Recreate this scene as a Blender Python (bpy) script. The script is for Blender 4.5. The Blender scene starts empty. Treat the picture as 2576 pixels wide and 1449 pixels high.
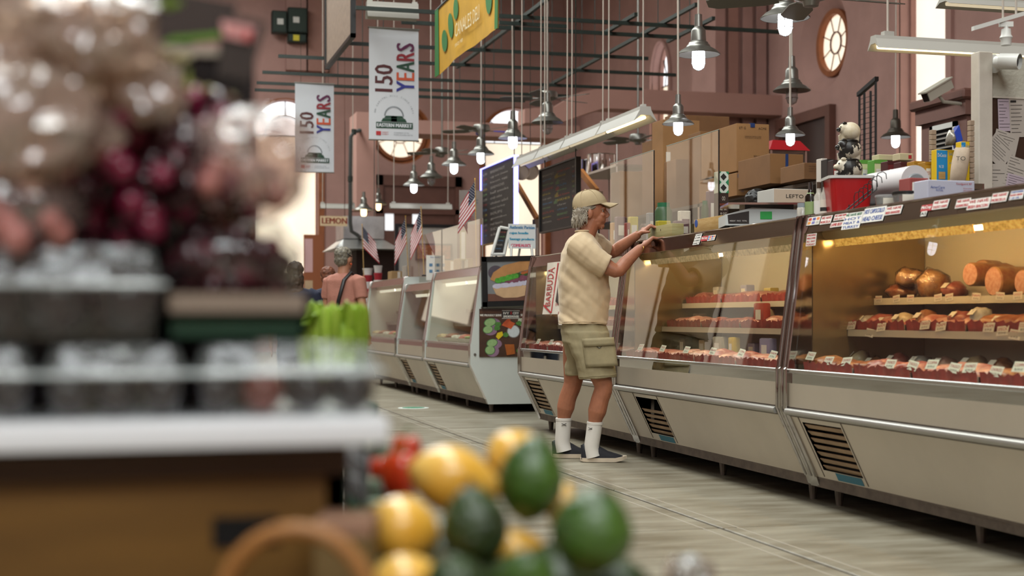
import bpy, bmesh, math, random
from mathutils import Vector, Matrix, noise
R = random.Random(7)
sc = bpy.context.scene
col = sc.collection
# ---------------------------------------------------------------- camera, light, exposure
F = 3577.8; TH = math.radians(15.2); CS, SN = math.cos(TH), math.sin(TH); H = .95
cd = bpy.data.cameras.new('camera'); cam = bpy.data.objects.new('camera', cd); col.objects.link(cam)
cam.location = (0, 0, H); cam.rotation_euler = (math.pi/2, 0, -TH)
cd.lens = 50; cd.sensor_width = 36; cd.shift_y = 75.5/2576; cd.clip_start = .05; cd.clip_end = 200
cd.dof.use_dof = True; cd.dof.focus_distance = 9.3; cd.dof.aperture_fstop = 2.5; cd.dof.aperture_blades = 0
sc.camera = cam
sc.view_settings.view_transform = 'Standard'; sc.view_settings.look = 'None'
sc.view_settings.gamma = 1; sc.view_settings.use_curve_mapping = False
sc.view_settings.exposure = -0.28
try:
    c = sc.cycles
    c.use_denoising = True; c.max_bounces = 6; c.diffuse_bounces = 2; c.glossy_bounces = 3
    c.use_adaptive_sampling = True; c.adaptive_threshold = .05; c.adaptive_min_samples = 12
    c.transmission_bounces = 4; c.transparent_max_bounces = 14; c.caustics_reflective = False; c.caustics_refractive = False
    c.sample_clamp_indirect = 6
except Exception: pass
w = bpy.data.worlds.new('sky'); sc.world = w; w.use_nodes = True
w.node_tree.nodes['Background'].inputs[0].default_value = (.75, .86, 1, 1)
w.node_tree.nodes['Background'].inputs[1].default_value = 1.0
def area(name, loc, rot, sx, sy, power, colr):
    l = bpy.data.lights.new(name, 'AREA'); l.shape = 'RECTANGLE'; l.size = sx; l.size_y = sy; l.energy = power; l.color = colr
    o = bpy.data.objects.new(name, l); col.objects.link(o); o.location = loc; o.rotation_euler = rot; return o
# daylight of the long roof skylight and of the tall windows in the wall on the stall side
area('skylight_daylight', (0.2, 16, 10.7), (0, 0, 0), 2.6, 40, 4400, (.97, 1, .95))
area('window_daylight', (-12.6, 6, 5.0), (0, -math.pi/2, 0), 5.0, 22, 260, (.97, 1, .95))
area('foreground_fill', (-.5, -7.6, 8.6), (math.radians(62), 0, 0), 9, 3.0, 1250, (.93, .98, 1))  # added fill for the foreground, high behind the camera; no opening there
# ---------------------------------------------------------------- pixel helpers (2576 x 1449 frame -> metres)
def P(px, py, d):
    r = (px-1288)/F*d
    return Vector((r*CS+d*SN, -r*SN+d*CS, H-(py-800)/F*d))
def PX(px, py, X): return P(px, py, X/((px-1288)/F*CS+SN))
def PY(px, py, Y): return P(px, py, Y/(CS-(px-1288)/F*SN))
def PZ(px, py, Z): return P(px, py, (H-Z)*F/(py-800))
def YatX(px, X): return PX(px, 800, X).y
def XatY(px, Y): return PY(px, 800, Y).x
RT = Vector((CS, -SN, 0)); FW = Vector((SN, CS, 0)); UP = Vector((0, 0, 1)); UX = Vector((1, 0, 0)); UY = Vector((0, 1, 0))
# ---------------------------------------------------------------- materials
def lin(h):
    if isinstance(h, str):
        h = h.lstrip('#'); v = [int(h[i:i+2], 16)/255 for i in (0, 2, 4)]
    else: v = [x/255 for x in h]
    return tuple(x/12.92 if x <= .04045 else ((x+.055)/1.055)**2.4 for x in v)
MATS = {}
def mat(name, c='#808080', rough=.5, metal=0, var=0, vs=4, stretch=(1, 1, 1), bump=0, bs=40, emit=0, spec=.5, c2=None, sss=0, coat=0, sheen=0, voro=False):
    if name in MATS: return MATS[name]
    m = bpy.data.materials.new(name); m.use_nodes = True; nt = m.node_tree; b = nt.nodes['Principled BSDF']
    L = lin(c); b.inputs['Base Color'].default_value = (*L, 1); b.inputs['Roughness'].default_value = rough
    b.inputs['Metallic'].default_value = metal; b.inputs['Specular IOR Level'].default_value = spec
    if sss: b.inputs['Subsurface Weight'].default_value = sss; b.inputs['Subsurface Radius'].default_value = (.012, .005, .003)
    if coat: b.inputs['Coat Weight'].default_value = coat; b.inputs['Coat Roughness'].default_value = .15
    if sheen: b.inputs['Sheen Weight'].default_value = sheen
    if emit: b.inputs['Emission Color'].default_value = (*L, 1); b.inputs['Emission Strength'].default_value = emit
    if var or c2 or bump:
        tc = nt.nodes.new('ShaderNodeTexCoord'); mp = nt.nodes.new('ShaderNodeMapping'); mp.inputs['Scale'].default_value = stretch
        nt.links.new(tc.outputs['Object'], mp.inputs['Vector'])
    if var or c2:
        n = nt.nodes.new('ShaderNodeTexVoronoi' if voro else 'ShaderNodeTexNoise'); n.inputs['Scale'].default_value = vs
        if not voro: n.inputs['Detail'].default_value = 5; n.inputs['Roughness'].default_value = .6
        nt.links.new(mp.outputs[0], n.inputs['Vector'])
        rp = nt.nodes.new('ShaderNodeValToRGB'); e = rp.color_ramp.elements
        e[0].position = .35; e[1].position = .65
        e[0].color = (*(lin(c2) if c2 else tuple(x*(1-var) for x in L)), 1); e[1].color = (*(L if c2 else tuple(min(1, x*(1+var*.6)) for x in L)), 1)
        nt.links.new(n.outputs['Color' if voro else 'Fac'], rp.inputs['Fac']); nt.links.new(rp.outputs['Color'], b.inputs['Base Color'])
        if emit: nt.links.new(rp.outputs['Color'], b.inputs['Emission Color'])
    if bump:
        n2 = nt.nodes.new('ShaderNodeTexNoise'); n2.inputs['Scale'].default_value = bs; n2.inputs['Detail'].default_value = 3
        nt.links.new(mp.outputs[0], n2.inputs['Vector'])
        bp = nt.nodes.new('ShaderNodeBump'); bp.inputs['Strength'].default_value = bump; bp.inputs['Distance'].default_value = .01
        nt.links.new(n2.outputs['Fac'], bp.inputs['Height']); nt.links.new(bp.outputs['Normal'], b.inputs['Normal'])
    MATS[name] = m; return m
def glass(name, tint='#ffffff', refl=.07, rough=.0, haze=0, hazec='#ffffff', bump=0, bs=20):
    """thin clear sheet: see-through, with the mirror image that a real pane gives"""
    if name in MATS: return MATS[name]
    m = bpy.data.materials.new(name); m.use_nodes = True; nt = m.node_tree; nt.nodes.clear()
    out = nt.nodes.new('ShaderNodeOutputMaterial'); t = nt.nodes.new('ShaderNodeBsdfTransparent'); g = nt.nodes.new('ShaderNodeBsdfGlossy')
    fr = nt.nodes.new('ShaderNodeLayerWeight'); mx = nt.nodes.new('ShaderNodeMixShader'); fr.inputs['Blend'].default_value = .5
    pw = nt.nodes.new('ShaderNodeMath'); pw.operation = 'POWER'; pw.inputs[1].default_value = 5
    ma = nt.nodes.new('ShaderNodeMath'); ma.operation = 'MULTIPLY_ADD'; ma.inputs[1].default_value = .9; ma.inputs[2].default_value = refl
    nt.links.new(fr.outputs['Facing'], pw.inputs[0]); nt.links.new(pw.outputs[0], ma.inputs[0])
    t.inputs[0].default_value = (*lin(tint), 1); g.inputs['Roughness'].default_value = rough
    nt.links.new(ma.outputs[0], mx.inputs[0]); nt.links.new(g.outputs[0], mx.inputs[2])
    src = t.outputs[0]
    if haze:
        d = nt.nodes.new('ShaderNodeBsdfDiffuse'); d.inputs[0].default_value = (*lin(hazec), 1)
        m2 = nt.nodes.new('ShaderNodeMixShader'); m2.inputs[0].default_value = haze
        nt.links.new(src, m2.inputs[1]); nt.links.new(d.outputs[0], m2.inputs[2]); src = m2.outputs[0]
    if bump:
        tc = nt.nodes.new('ShaderNodeTexCoord'); n2 = nt.nodes.new('ShaderNodeTexNoise'); n2.inputs['Scale'].default_value = bs
        bp = nt.nodes.new('ShaderNodeBump'); bp.inputs['Strength'].default_value = bump; bp.inputs['Distance'].default_value = .02
        nt.links.new(tc.outputs['Object'], n2.inputs['Vector']); nt.links.new(n2.outputs['Fac'], bp.inputs['Height'])
        nt.links.new(bp.outputs[0], g.inputs['Normal']); nt.links.new(bp.outputs[0], fr.inputs['Normal'])
    nt.links.new(src, mx.inputs[1]); nt.links.new(mx.outputs[0], out.inputs[0])
    MATS[name] = m; return m
# ---------------------------------------------------------------- mesh building
OFF = {}
class MB:
    def __init__(s): s.v = []; s.f = []; s.m = []; s.mi = 0
    def add(s, vs, fs):
        k = len(s.v); s.v += [tuple(x) for x in vs]; s.f += [tuple(i+k for i in f) for f in fs]; s.m += [s.mi]*len(fs); return s
    def box(s, x0, x1, y0, y1, z0, z1):
        return s.add([(x, y, z) for z in (z0, z1) for y in (y0, y1) for x in (x0, x1)],
                     [(0, 2, 3, 1), (4, 5, 7, 6), (0, 1, 5, 4), (2, 6, 7, 3), (0, 4, 6, 2), (1, 3, 7, 5)])
    def obox(s, c, u, v, w):
        """box round centre c with half-axes u, v, w"""
        c, u, v, w = map(Vector, (c, u, v, w))
        return s.add([c+a*u+b*v+d*w for d in (-1, 1) for b in (-1, 1) for a in (-1, 1)],
                     [(0, 2, 3, 1), (4, 5, 7, 6), (0, 1, 5, 4), (2, 6, 7, 3), (0, 4, 6, 2), (1, 3, 7, 5)])
    def quad(s, a, b, c, d): return s.add([a, b, c, d], [(0, 1, 2, 3)])
    def ring_loft(s, rings, cap=True, close=True):
        n = len(rings[0]); vs = [p for r in rings for p in r]; fs = []
        for i in range(len(rings)-1):
            for j in range(n if close else n-1):
                a, b = i*n+j, i*n+(j+1) % n; fs.append((a, b, b+n, a+n))
        if cap: fs += [tuple(range(n))[::-1], tuple((len(rings)-1)*n+j for j in range(n))]
        return s.add(vs, fs)
    def cyl(s, p0, p1, r0, r1=None, n=12, cap=True):
        p0, p1 = Vector(p0), Vector(p1); r1 = r0 if r1 is None else r1
        ax = (p1-p0).normalized(); u = ax.orthogonal().normalized(); w = ax.cross(u)
        mk = lambda p, r: [p+(u*math.cos(2*math.pi*j/n)+w*math.sin(2*math.pi*j/n))*r for j in range(n)]
        return s.ring_loft([mk(p0, r0), mk(p1, r1)], cap)
    def tube(s, pts, r, n=8, cap=True):
        pts = [Vector(p) for p in pts]; rr = r if isinstance(r, (list, tuple)) else [r]*len(pts); rings = []; u = None
        for i, p in enumerate(pts):
            ax = (pts[min(i+1, len(pts)-1)]-pts[max(i-1, 0)]).normalized()
            u = ax.orthogonal().normalized() if u is None else (u-ax*u.dot(ax)).normalized()
            w = ax.cross(u); rings.append([p+(u*math.cos(2*math.pi*j/n)+w*math.sin(2*math.pi*j/n))*rr[i] for j in range(n)])
        return s.ring_loft(rings, cap)
    def lathe(s, prof, o=(0, 0, 0), n=24, cap=False, ax=(0, 0, 1)):
        o, ax = Vector(o), Vector(ax).normalized(); u = ax.orthogonal().normalized(); w = ax.cross(u)
        return s.ring_loft([[o+ax*z+(u*math.cos(2*math.pi*j/n)+w*math.sin(2*math.pi*j/n))*max(r, 1e-5) for j in range(n)] for r, z in prof], cap)
    def prism(s, poly, f0, f1):
        """polygon poly (2-D points); f0, f1 map a 2-D point to its two 3-D ends"""
        return s.ring_loft([[f0(p) for p in poly], [f1(p) for p in poly]])
    def ball(s, c, r, n=12, m=8, M=None):
        c = Vector(c); rx, ry, rz = r if isinstance(r, (tuple, list)) else (r, r, r); rings = []
        for i in range(m+1):
            t = math.pi*i/m; q = max(math.sin(t), 1e-4)
            pts = [Vector((rx*q*math.cos(2*math.pi*j/n), ry*q*math.sin(2*math.pi*j/n), -rz*math.cos(t))) for j in range(n)]
            rings.append([c+(M @ p if M else p) for p in pts])
        return s.ring_loft(rings)
    def grid(s, fn, nu, nv):
        vs = [fn(i/nu, j/nv) for j in range(nv+1) for i in range(nu+1)]
        return s.add(vs, [(j*(nu+1)+i, j*(nu+1)+i+1, (j+1)*(nu+1)+i+1, (j+1)*(nu+1)+i) for j in range(nv) for i in range(nu)])
    def build(s, name, m, parent=None, smooth=True, ang=35):
        me = bpy.data.meshes.new(name); off = OFF.get(parent.name, Vector()) if parent else Vector()
        me.from_pydata([Vector(v)-off for v in s.v], [], s.f)
        for q in (m if isinstance(m, (list, tuple)) else [m]): me.materials.append(q)
        if max(s.m, default=0): me.polygons.foreach_set('material_index', s.m)
        me.validate(); bm = bmesh.new(); bm.from_mesh(me); bmesh.ops.recalc_face_normals(bm, faces=bm.faces); bm.to_mesh(me); bm.free()
        if smooth:
            me.polygons.foreach_set('use_smooth', [True]*len(me.polygons)); me.set_sharp_from_angle(angle=math.radians(ang))
        return link(name, me, parent)
def link(name, me, parent=None):
    o = bpy.data.objects.new(name, me); col.objects.link(o)
    if parent: o.parent = parent; OFF[o.name] = OFF.get(parent.name, Vector())
    return o
def box(name, m, parent, *a): return MB().box(*a).build(name, m, parent, smooth=False)
def bbox(name, m, parent, x0, x1, y0, y1, z0, z1, bev=.004, seg=2):
    """box with rounded edges"""
    me = MB().box(x0, x1, y0, y1, z0, z1).build(name, m, parent); bm = bmesh.new(); bm.from_mesh(me.data)
    bmesh.ops.bevel(bm, geom=bm.edges[:], offset=bev, segments=seg, affect='EDGES', profile=.6); bm.to_mesh(me.data); bm.free()
    me.data.polygons.foreach_set('use_smooth', [True]*len(me.data.polygons)); me.data.set_sharp_from_angle(angle=.6); return me
def tag(o, label=None, cat=None, group=None, kind=None):
    for k, v in (('label', label), ('category', cat), ('group', group), ('kind', kind)):
        if v: o[k] = v
    return o
def thing(name, label, cat, loc=(0, 0, 0), group=None, rotz=0):
    o = bpy.data.objects.new(name, None); col.objects.link(o); o.location = loc; o.empty_display_size = .1
    OFF[o.name] = Vector(loc); o.rotation_euler.z = rotz
    return tag(o, label, cat, group)
def struct(o): o['kind'] = 'structure'; return o
def copy_tree(o, parent=None):
    c = o.copy(); col.objects.link(c); c.parent = parent
    for ch in list(o.children):
        if ch.name in sc.objects: copy_tree(ch, c)
    return c
def dup(o, loc, rotz=None, label=None, scale=None):
    c = copy_tree(o); c.location = loc
    if rotz is not None: c.rotation_euler.z = rotz
    if label: c['label'] = label
    if scale: c.scale = (scale,)*3
    return c
TXT = {}
def txt(s):
    if s in TXT: return TXT[s]
    cu = bpy.data.curves.new('t', 'FONT'); cu.body = s; cu.size = 1; cu.resolution_u = 2; o = bpy.data.objects.new('t', cu)
    me = bpy.data.meshes.new_from_object(o); vs = [tuple(v.co[:2]) for v in me.vertices]; fs = [tuple(p.vertices) for p in me.polygons]
    bpy.data.objects.remove(o); bpy.data.curves.remove(cu); bpy.data.meshes.remove(me)
    x0 = min(v[0] for v in vs); x1 = max(v[0] for v in vs); y0 = min(v[1] for v in vs); y1 = max(v[1] for v in vs)
    TXT[s] = [((a-x0)/(x1-x0), (b-y0)/(y1-y0)) for a, b in vs], fs, (x1-x0)/(y1-y0); return TXT[s]
def put(mb, s, o, u, v, wd=None, h=None, cx=False, bold=0):
    """write s with its lower corner at o along u, v (unit vectors); wd x h metres"""
    vs, fs, asp = txt(s); o, u, v = Vector(o), Vector(u), Vector(v)
    if wd is None: wd = h*asp
    if h is None: h = wd/asp
    if cx: o = o-u*wd/2
    n = u.cross(v)
    for k in ((0,) if not bold else (-bold, 0, bold)): mb.add([o+u*(a*wd+k)+v*(b*h)+n*(.0002*(1+k*100)) for a, b in vs], fs)
    return mb
def evalmesh(o):
    dg = bpy.context.evaluated_depsgraph_get(); dg.update(); return bpy.data.meshes.new_from_object(o.evaluated_get(dg))
def remesh(o, voxel, smooth=3, disp=None):
    """melt overlapping pieces of o into one continuous skin"""
    md = o.modifiers.new('r', 'REMESH'); md.mode = 'VOXEL'; md.voxel_size = voxel; md.use_smooth_shade = True
    if smooth:
        m2 = o.modifiers.new('s', 'SMOOTH'); m2.factor = .5; m2.iterations = smooth
    bpy.context.view_layer.update()
    me = evalmesh(o); ms = list(o.data.materials); o.modifiers.clear(); o.data = me
    me.materials.clear()
    for q in ms: me.materials.append(q)
    if disp:
        ns = [v.normal.copy() for v in me.vertices]; cs = [v.co.copy() for v in me.vertices]; fl = []
        for c_, n_ in zip(cs, ns): fl.extend(c_+n_*disp(c_))
        me.vertices.foreach_set('co', fl)
    me.polygons.foreach_set('use_smooth', [True]*len(me.polygons)); return o
def cutout(o, cut):
    md = o.modifiers.new('b', 'BOOLEAN'); md.operation = 'DIFFERENCE'; md.object = cut; md.solver = 'EXACT'
    bpy.context.view_layer.update(); me = evalmesh(o); o.modifiers.clear(); o.data = me; bpy.data.objects.remove(cut); return o
# ---------------------------------------------------------------- the hall
WALL = mat('pink_plaster', '#b38c83', .85, var=.09, vs=1.3, bump=.08, bs=30)
WALL2 = mat('rose_plaster', '#a67c70', .85, var=.1, vs=2)
TERRA = mat('terracotta_trim', '#96562f', .6, var=.15, vs=5)
BROWN = mat('brown_paint', '#6a463c', .5, var=.12, vs=3)
DARKGREEN = mat('dark_green_paint', '#1c2a24', .45, var=.2, vs=6)
STEEL = mat('brushed_steel', '#b9b4ab', .3, 1, var=.08, vs=30, stretch=(1, .1, 1))
CHROME = mat('polished_steel', '#cdc8c2', .12, 1)
WHITE = mat('white_enamel', '#dcdcd6', .35, var=.04, vs=3)
WHITEP = mat('white_paper', '#e6e2da', .7)
BLACK = mat('black_plastic', '#141414', .4)
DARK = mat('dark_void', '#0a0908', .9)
CONC = mat('trowelled_concrete', '#938d7d', .42, c2='#6f6654', vs=1.7, stretch=(.9, 3.4, 1), bump=.05, bs=12, spec=.35)
JOINT = mat('floor_joint', '#2f2a24', .9)
SKY = mat('bright_sky_pane', '#f4f6fa', .5, emit=1.9)
SHADE = mat('cream_window_shade', '#f6e6cf', .8, emit=1.25, var=.08, vs=1.2)
SHADE2 = mat('cream_window_shade_pale', '#f4e8da', .8, emit=1.15, var=.05, vs=.8)

floor = struct(box('floor', JOINT, None, -13.5, 13.4, -8, 40.6, -.2, -.006))
gx = [2.6+1.5*i for i in range(-3, 2)]; gy = [5.96+1.5*j for j in range(-3, 10)]
slab = None
for i, x in enumerate(gx):
    for j, y in enumerate(gy):
        if slab is None:
            slab = bbox('floor_slab', CONC, floor, .010, 1.490, .008, 1.492, -.05, 0, .004, 1); o = slab
        else: o = slab.copy(); col.objects.link(o)
        o.location = (x, y, 0)
# plain floor round the laid slabs
x0, x1, y0, y1 = gx[0], gx[-1]+1.5, gy[0], gy[-1]+1.5
for k, a in enumerate(((-13.5, x0, -8, 40.6), (x1, 13.4, -8, 40.6), (x0, x1, -8, y0), (x0, x1, y1, 40.6))):
    box('floor_surround', CONC, floor, *a, -.05, 0)
CHALK = mat('chalk_line', '#aca497', .8)
for dx in (-.09, .075):
    box('chalk_line', CHALK, floor, 2.6+dx, 2.606+dx, 1.5, 14, 0, .0012)
# green floor sticker between the aisles
c = PZ(1040, 1026, 0)
t = thing('floor_sticker', 'small green and white oval sticker on the concrete floor', 'sticker', (c.x, c.y, 0))
MB().lathe([(0, .002), (.16, .002), (.165, 0)], c*1).build('backing', mat('sticker_white', '#c9d2cb', .5), t)
MB().lathe([(0, .0035), (.12, .0035), (.12, .002)], c*1).build('green_disc', mat('sticker_green', '#2f7d5c', .5), t)

XW, YW, ZC = 12.85, 40.0, 11.0
def wall_pts(n):  # frames: u along the wall, n into the room
    return (UX, -UY) if n == 'far' else (-UY, -UX)
def arch_poly(hw, z0, zs, rise, n=14):
    return [(-hw, z0), (hw, z0)] + [(hw*math.cos(math.pi*i/n), zs+rise*math.sin(math.pi*i/n)) for i in range(n+1)]
def circ_poly(r, zc, n=28): return [(r*math.cos(2*math.pi*i/n), zc+r*math.sin(2*math.pi*i/n)) for i in range(n)]
def mapper(o, u, n, dep):
    o, u, n = Vector(o), Vector(u), Vector(n); return lambda p: o+u*p[0]+UP*p[1]+n*dep
def ring(poly, k, cx=0, cz=None):
    """poly grown by k metres round its own middle"""
    mx = sum(p[0] for p in poly)/len(poly); mz = sum(p[1] for p in poly)/len(poly); out = []
    hw = max(abs(p[0]-mx) for p in poly); hh = max(abs(p[1]-mz) for p in poly)
    return [(mx+(p[0]-mx)*(hw+k)/hw, mz+(p[1]-mz)*(hh+k)/hh) for p in poly]
def frame_mesh(poly, k, o, u, n, d0, d1):
    a, b = poly, ring(poly, k); m = MB(); f0, f1 = mapper(o, u, n, d0), mapper(o, u, n, d1); N = len(a)
    vs = [f0(p) for p in a]+[f0(p) for p in b]+[f1(p) for p in a]+[f1(p) for p in b]; fs = []
    for i in range(N):
        j = (i+1) % N
        fs += [(i, j, N+j, N+i), (2*N+i, 3*N+i, 3*N+j, 2*N+j), (i, 2*N+i, 2*N+j, j), (N+i, N+j, 3*N+j, 3*N+i)]
    return m.add(vs, fs)
cuts = {'far': MB(), 'right': MB()}
WN = [0]
def opening(wall, at, poly, k=.09):
    """cut poly into the wall at coordinate `at` (X on the far wall, Y on the side wall); returns the window object"""
    u, n = wall_pts(wall); o = Vector((at, YW, 0)) if wall == 'far' else Vector((XW, at, 0))
    cuts[wall].prism(poly, mapper(o, u, n, .3), mapper(o, u, n, -.36))
    WN[0] += 1; w = bpy.data.objects.new('window_%d' % WN[0], None); col.objects.link(w); OFF[w.name] = Vector(); struct(w)
    return w, o, u, n
def pane(w, o, u, n, poly, m, dep=-.3, name='pane'): MB().prism(poly, mapper(o, u, n, dep), mapper(o, u, n, dep-.01)).build(name, m, w)
def bars(w, o, u, n, segs, m, dep=-.27, r=.016):
    for a, b in segs: MB().cyl(mapper(o, u, n, dep)(a), mapper(o, u, n, dep)(b), r, n=6).build('glazing_bar', m, w)
def tall_window(wall, at, hw, z0, zs, rise, part='SHADE'):
    full = arch_poly(hw, z0, zs, rise); w, o, u, n = opening(wall, at, full)
    frame_mesh(full, .16, o, u, n, .06, -.02).build('window_trim', TERRA if wall == 'far' else WALL, w)
    frame_mesh(full, -.05, o, u, n, -.2, -.3).build('window_frame', WALL2, w)
    zb = zs-.1
    pane(w, o, u, n, [(-hw, zb), (hw, zb)]+arch_poly(hw, zb, zs, rise)[2:], SKY)
    pane(w, o, u, n, [(-hw, z0), (hw, z0), (hw, zb), (-hw, zb)], SHADE if part == 'SHADE' else SHADE2, name='roller_shade')
    bars(w, o, u, n, [((-hw, zb), (hw, zb)), ((0, zb+hw*.62), (0, zs+rise)), ((-hw*.5, zb+hw*.5), (-hw*.75, zs+rise*.6)), ((hw*.5, zb+hw*.5), (hw*.75, zs+rise*.6))], DARKGREEN)
    MB().tube([mapper(o, u, n, -.27)((hw*.62*math.cos(math.pi*i/12), zb+hw*.62*math.sin(math.pi*i/12))) for i in range(13)], .014, 6).build('glazing_bar', DARKGREEN, w)
    return w
def round_window(wall, at, zc, r, k=1.28, m=None):
    w, o, u, n = opening(wall, at, circ_poly(r*k, zc))
    # splayed reveal: cone from the wall face down to the glass
    a, b = circ_poly(r*k, zc, 40), circ_poly(r*1.12, zc, 40)
    MB().ring_loft([[mapper(o, u, n, .0)(p) for p in a], [mapper(o, u, n, -.28)(p) for p in b]], cap=False).build('reveal', m or TERRA, w)
    frame_mesh(circ_poly(r*.97, zc, 40), .1, o, u, n, -.18, -.29).build('window_frame', TERRA, w)
    pane(w, o, u, n, circ_poly(r, zc, 40), SHADE)
    bars(w, o, u, n, [((.35*r*math.cos(t), zc+.35*r*math.sin(t)), (r*math.cos(t), zc+r*math.sin(t))) for t in [math.pi*i/4+.4 for i in range(8)]], BROWN, r=.012)
    frame_mesh(circ_poly(r*.35, zc, 20), .025, o, u, n, -.25, -.28).build('glazing_bar', BROWN, w)
zt, zs_ = PY(708, 250, YW).z, PY(708, 330, YW).z
for px in (720, 1296): tall_window('far', XatY(px, YW), .9, PY(708, 690, YW).z, zs_, zt-zs_)
tall_window('far', XatY(120, YW), .77, PY(708, 690, YW).z, zs_, zt-zs_)
round_window('far', XatY(1010, YW), PY(1010, 335, YW).z, .69)
round_window('right', YatX(2071, XW), PX(2071, 106, XW).z, .56, 1.7, WALL)
tall_window('right', (YatX(2262, XW)+YatX(2386, XW))/2, (YatX(2262, XW)-YatX(2386, XW))/2, 1.5, 7.6, .75, part='x')
for px in (1662, 1790):
    y = YatX(px, XW); tall_window('right', y, .62, 2.2, PX(px, 200, XW).z, .95)
# glowing window bank added left of the frame, for the plexiglass to mirror
w, o, u, n = opening('far', -8.4, [(-3.2, 2.0), (3.2, 2.0), (3.2, 7.2), (-3.2, 7.2)]); pane(w, o, u, n, [(-3.2, 2.0), (3.2, 2.0), (3.2, 7.2), (-3.2, 7.2)], SHADE, name='roller_shade')
bars(w, o, u, n, [((x, 2), (x, 7.2)) for x in (-2.1, -1.05, 0, 1.05, 2.1)], BROWN, r=.05)
# walls
wf = box('wall_far', WALL, None, -14, XW+.6, YW, YW+.5, 0, ZC); ww = box('wall_right', WALL, None, XW, XW+.5, -8, YW+.5, 0, ZC)
for o, k in ((wf, 'far'), (ww, 'right')):
    c = cuts[k].build('cut', DARK, None, smooth=False); cutout(o, c); struct(o)
    if not o.data.materials: o.data.materials.append(WALL)
struct(box('wall_left', WALL, None, -13.6, -13.1, -8, YW+.5, 0, ZC)); struct(box('wall_back', WALL, None, -14, XW+.5, -8.5, -8, 0, ZC))
CEIL = mat('ceiling_boards', '#c9c3b8', .9)
cl = struct(box('ceiling', CEIL, None, -14, -1.8, -8.5, YW+.5, ZC, ZC+.2)); box('ceiling_panel', CEIL, cl, 2.2, XW+.5, -8.5, YW+.5, ZC, ZC+.2)
box('ceiling_panel', CEIL, cl, -1.8, 2.2, -8.5, -4.2, ZC, ZC+.2); box('ceiling_panel', CEIL, cl, -1.8, 2.2, 36.2, YW+.5, ZC, ZC+.2)
# pilasters on the far wall and the pier on the side wall
n = 0
for px in (745, 795, 1440): 
    n += 1; X = XatY(px, YW); struct(box('trim_%d' % n, WALL2 if px == 795 else WALL, None, X-.3, X+.3, YW-.25, YW+.02, 0 if px > 1000 else PY(745, 180, YW).z, ZC))
yp = 27.0; X0, X1 = XatY(1800, yp), XW
n += 1; pier = struct(box('trim_%d' % n, WALL, None, X0+.02, X1+.02, yp+.1, yp+1.3, 0, ZC))
w4 = (X1-X0)/9
for k in (0, 2.2, 4.6, 6.9): box('pilaster_strip', WALL if k != 2.2 else WALL2, pier, X0+k*w4, X0+(k+1.6)*w4, yp, yp+.12, 0, ZC)
# boxed-in duct that runs across the hall
DUCT = mat('rose_duct_paint', '#b78c80', .8, var=.06, vs=1)
a, b = PY(905, 303, 28.5), PY(1425, 303, 28.5); z1 = PY(1100, 304, 28.5).z; z0 = PY(1100, 338, 28.5).z
n += 1; du = struct(box('trim_%d' % n, DUCT, None, a.x, b.x+.3, 28.5, 29.3, z0, z1))
n += 1; za, zb = PY(1800, 243, 26.9).z, PY(1800, 293, 26.9).z
xb = XatY(1500, 26.9)
struct(MB().prism([(b.x-1.5, z0), (b.x-1.5, z1), (b.x-.9, z1+.06), (b.x-.4, za-.12), (xb, za), (XW, za), (XW, zb), (xb, zb), (b.x-.2, zb-.1), (b.x-.7, z0+.06)],
   lambda p: Vector((p[0], 26.4, p[1])), lambda p: Vector((p[0], 26.9, p[1]))).build('trim_%d' % n, DUCT, None, ang=20))
# hanging shaft over the far stall
c0, c1 = PY(897, 525, 28), PY(946, 525, 28)
n += 1; struct(box('trim_%d' % n, DUCT, None, c0.x, c1.x, 28.0, 28.9, c0.z, z1+.05))
# double door in the side wall
y0, y1 = YatX(2103, XW), YatX(1965, XW); zt = PX(2103, 262, XW).z
dr = struct(bpy.data.objects.new('door_1', None)); col.objects.link(dr); OFF[dr.name] = Vector()
fr = MB()
for a in ((y0, y0+.18, 0, zt), (y1-.18, y1, 0, zt), (y0+.18, y1-.18, zt-.2, zt), (y0+.18, y1-.18, zt-1.35, zt-1.2)): fr.box(XW-.14, XW+.02, *a)
fr.build('door_frame', BROWN, dr, smooth=False)
for k in (0, 1):
    ya = y0+.18+k*(y1-y0-.36)/2; box('door_leaf', BROWN, dr, XW-.06, XW+.02, ya+.01, ya+(y1-y0-.36)/2-.01, 0, zt-1.35)
    for zz in (.4, 1.6, 2.7): box('door_moulding', mat('brown_paint_dark', '#54362e', .5), dr, XW-.075, XW-.05, ya+.2, ya+.85, zz, min(zz+.95, zt-1.5))
box('transom', mat('transom_glass', '#3a2c28', .3), dr, XW-.06, XW+.02, y0+.18, y1-.18, zt-1.2, zt-.2)
# glazed doors in the far wall behind the stalls
WHITEGLOW = mat('daylight_door_pane', '#eef1f4', .5, emit=1.1)
a, b = PY(945, 440, YW), PY(1160, 800, YW); d2 = struct(bpy.data.objects.new('door_2', None)); col.objects.link(d2); OFF[d2.name] = Vector()
m = MB(); m.box(a.x, b.x, YW-.12, YW+.02, a.z-.3, a.z); m.box(a.x, a.x+.2, YW-.12, YW+.02, 0, a.z); m.box(b.x-.2, b.x, YW-.12, YW+.02, 0, a.z); m.box(a.x, b.x, YW-.12, YW+.02, a.z-1.1, a.z-.95)
m.build('door_frame', BROWN, d2, smooth=False); box('door_leaf', BROWN, d2, a.x+.2, b.x-.2, YW-.04, YW+.01, 0, a.z-.3)
for px in (973, 1042): 
    p = PY(px, 527, YW); q = PY(px+12, 580, YW); box('door_pane', WHITEGLOW, d2, p.x-.06, q.x+.05, YW-.06, YW-.03, q.z, p.z)
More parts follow.
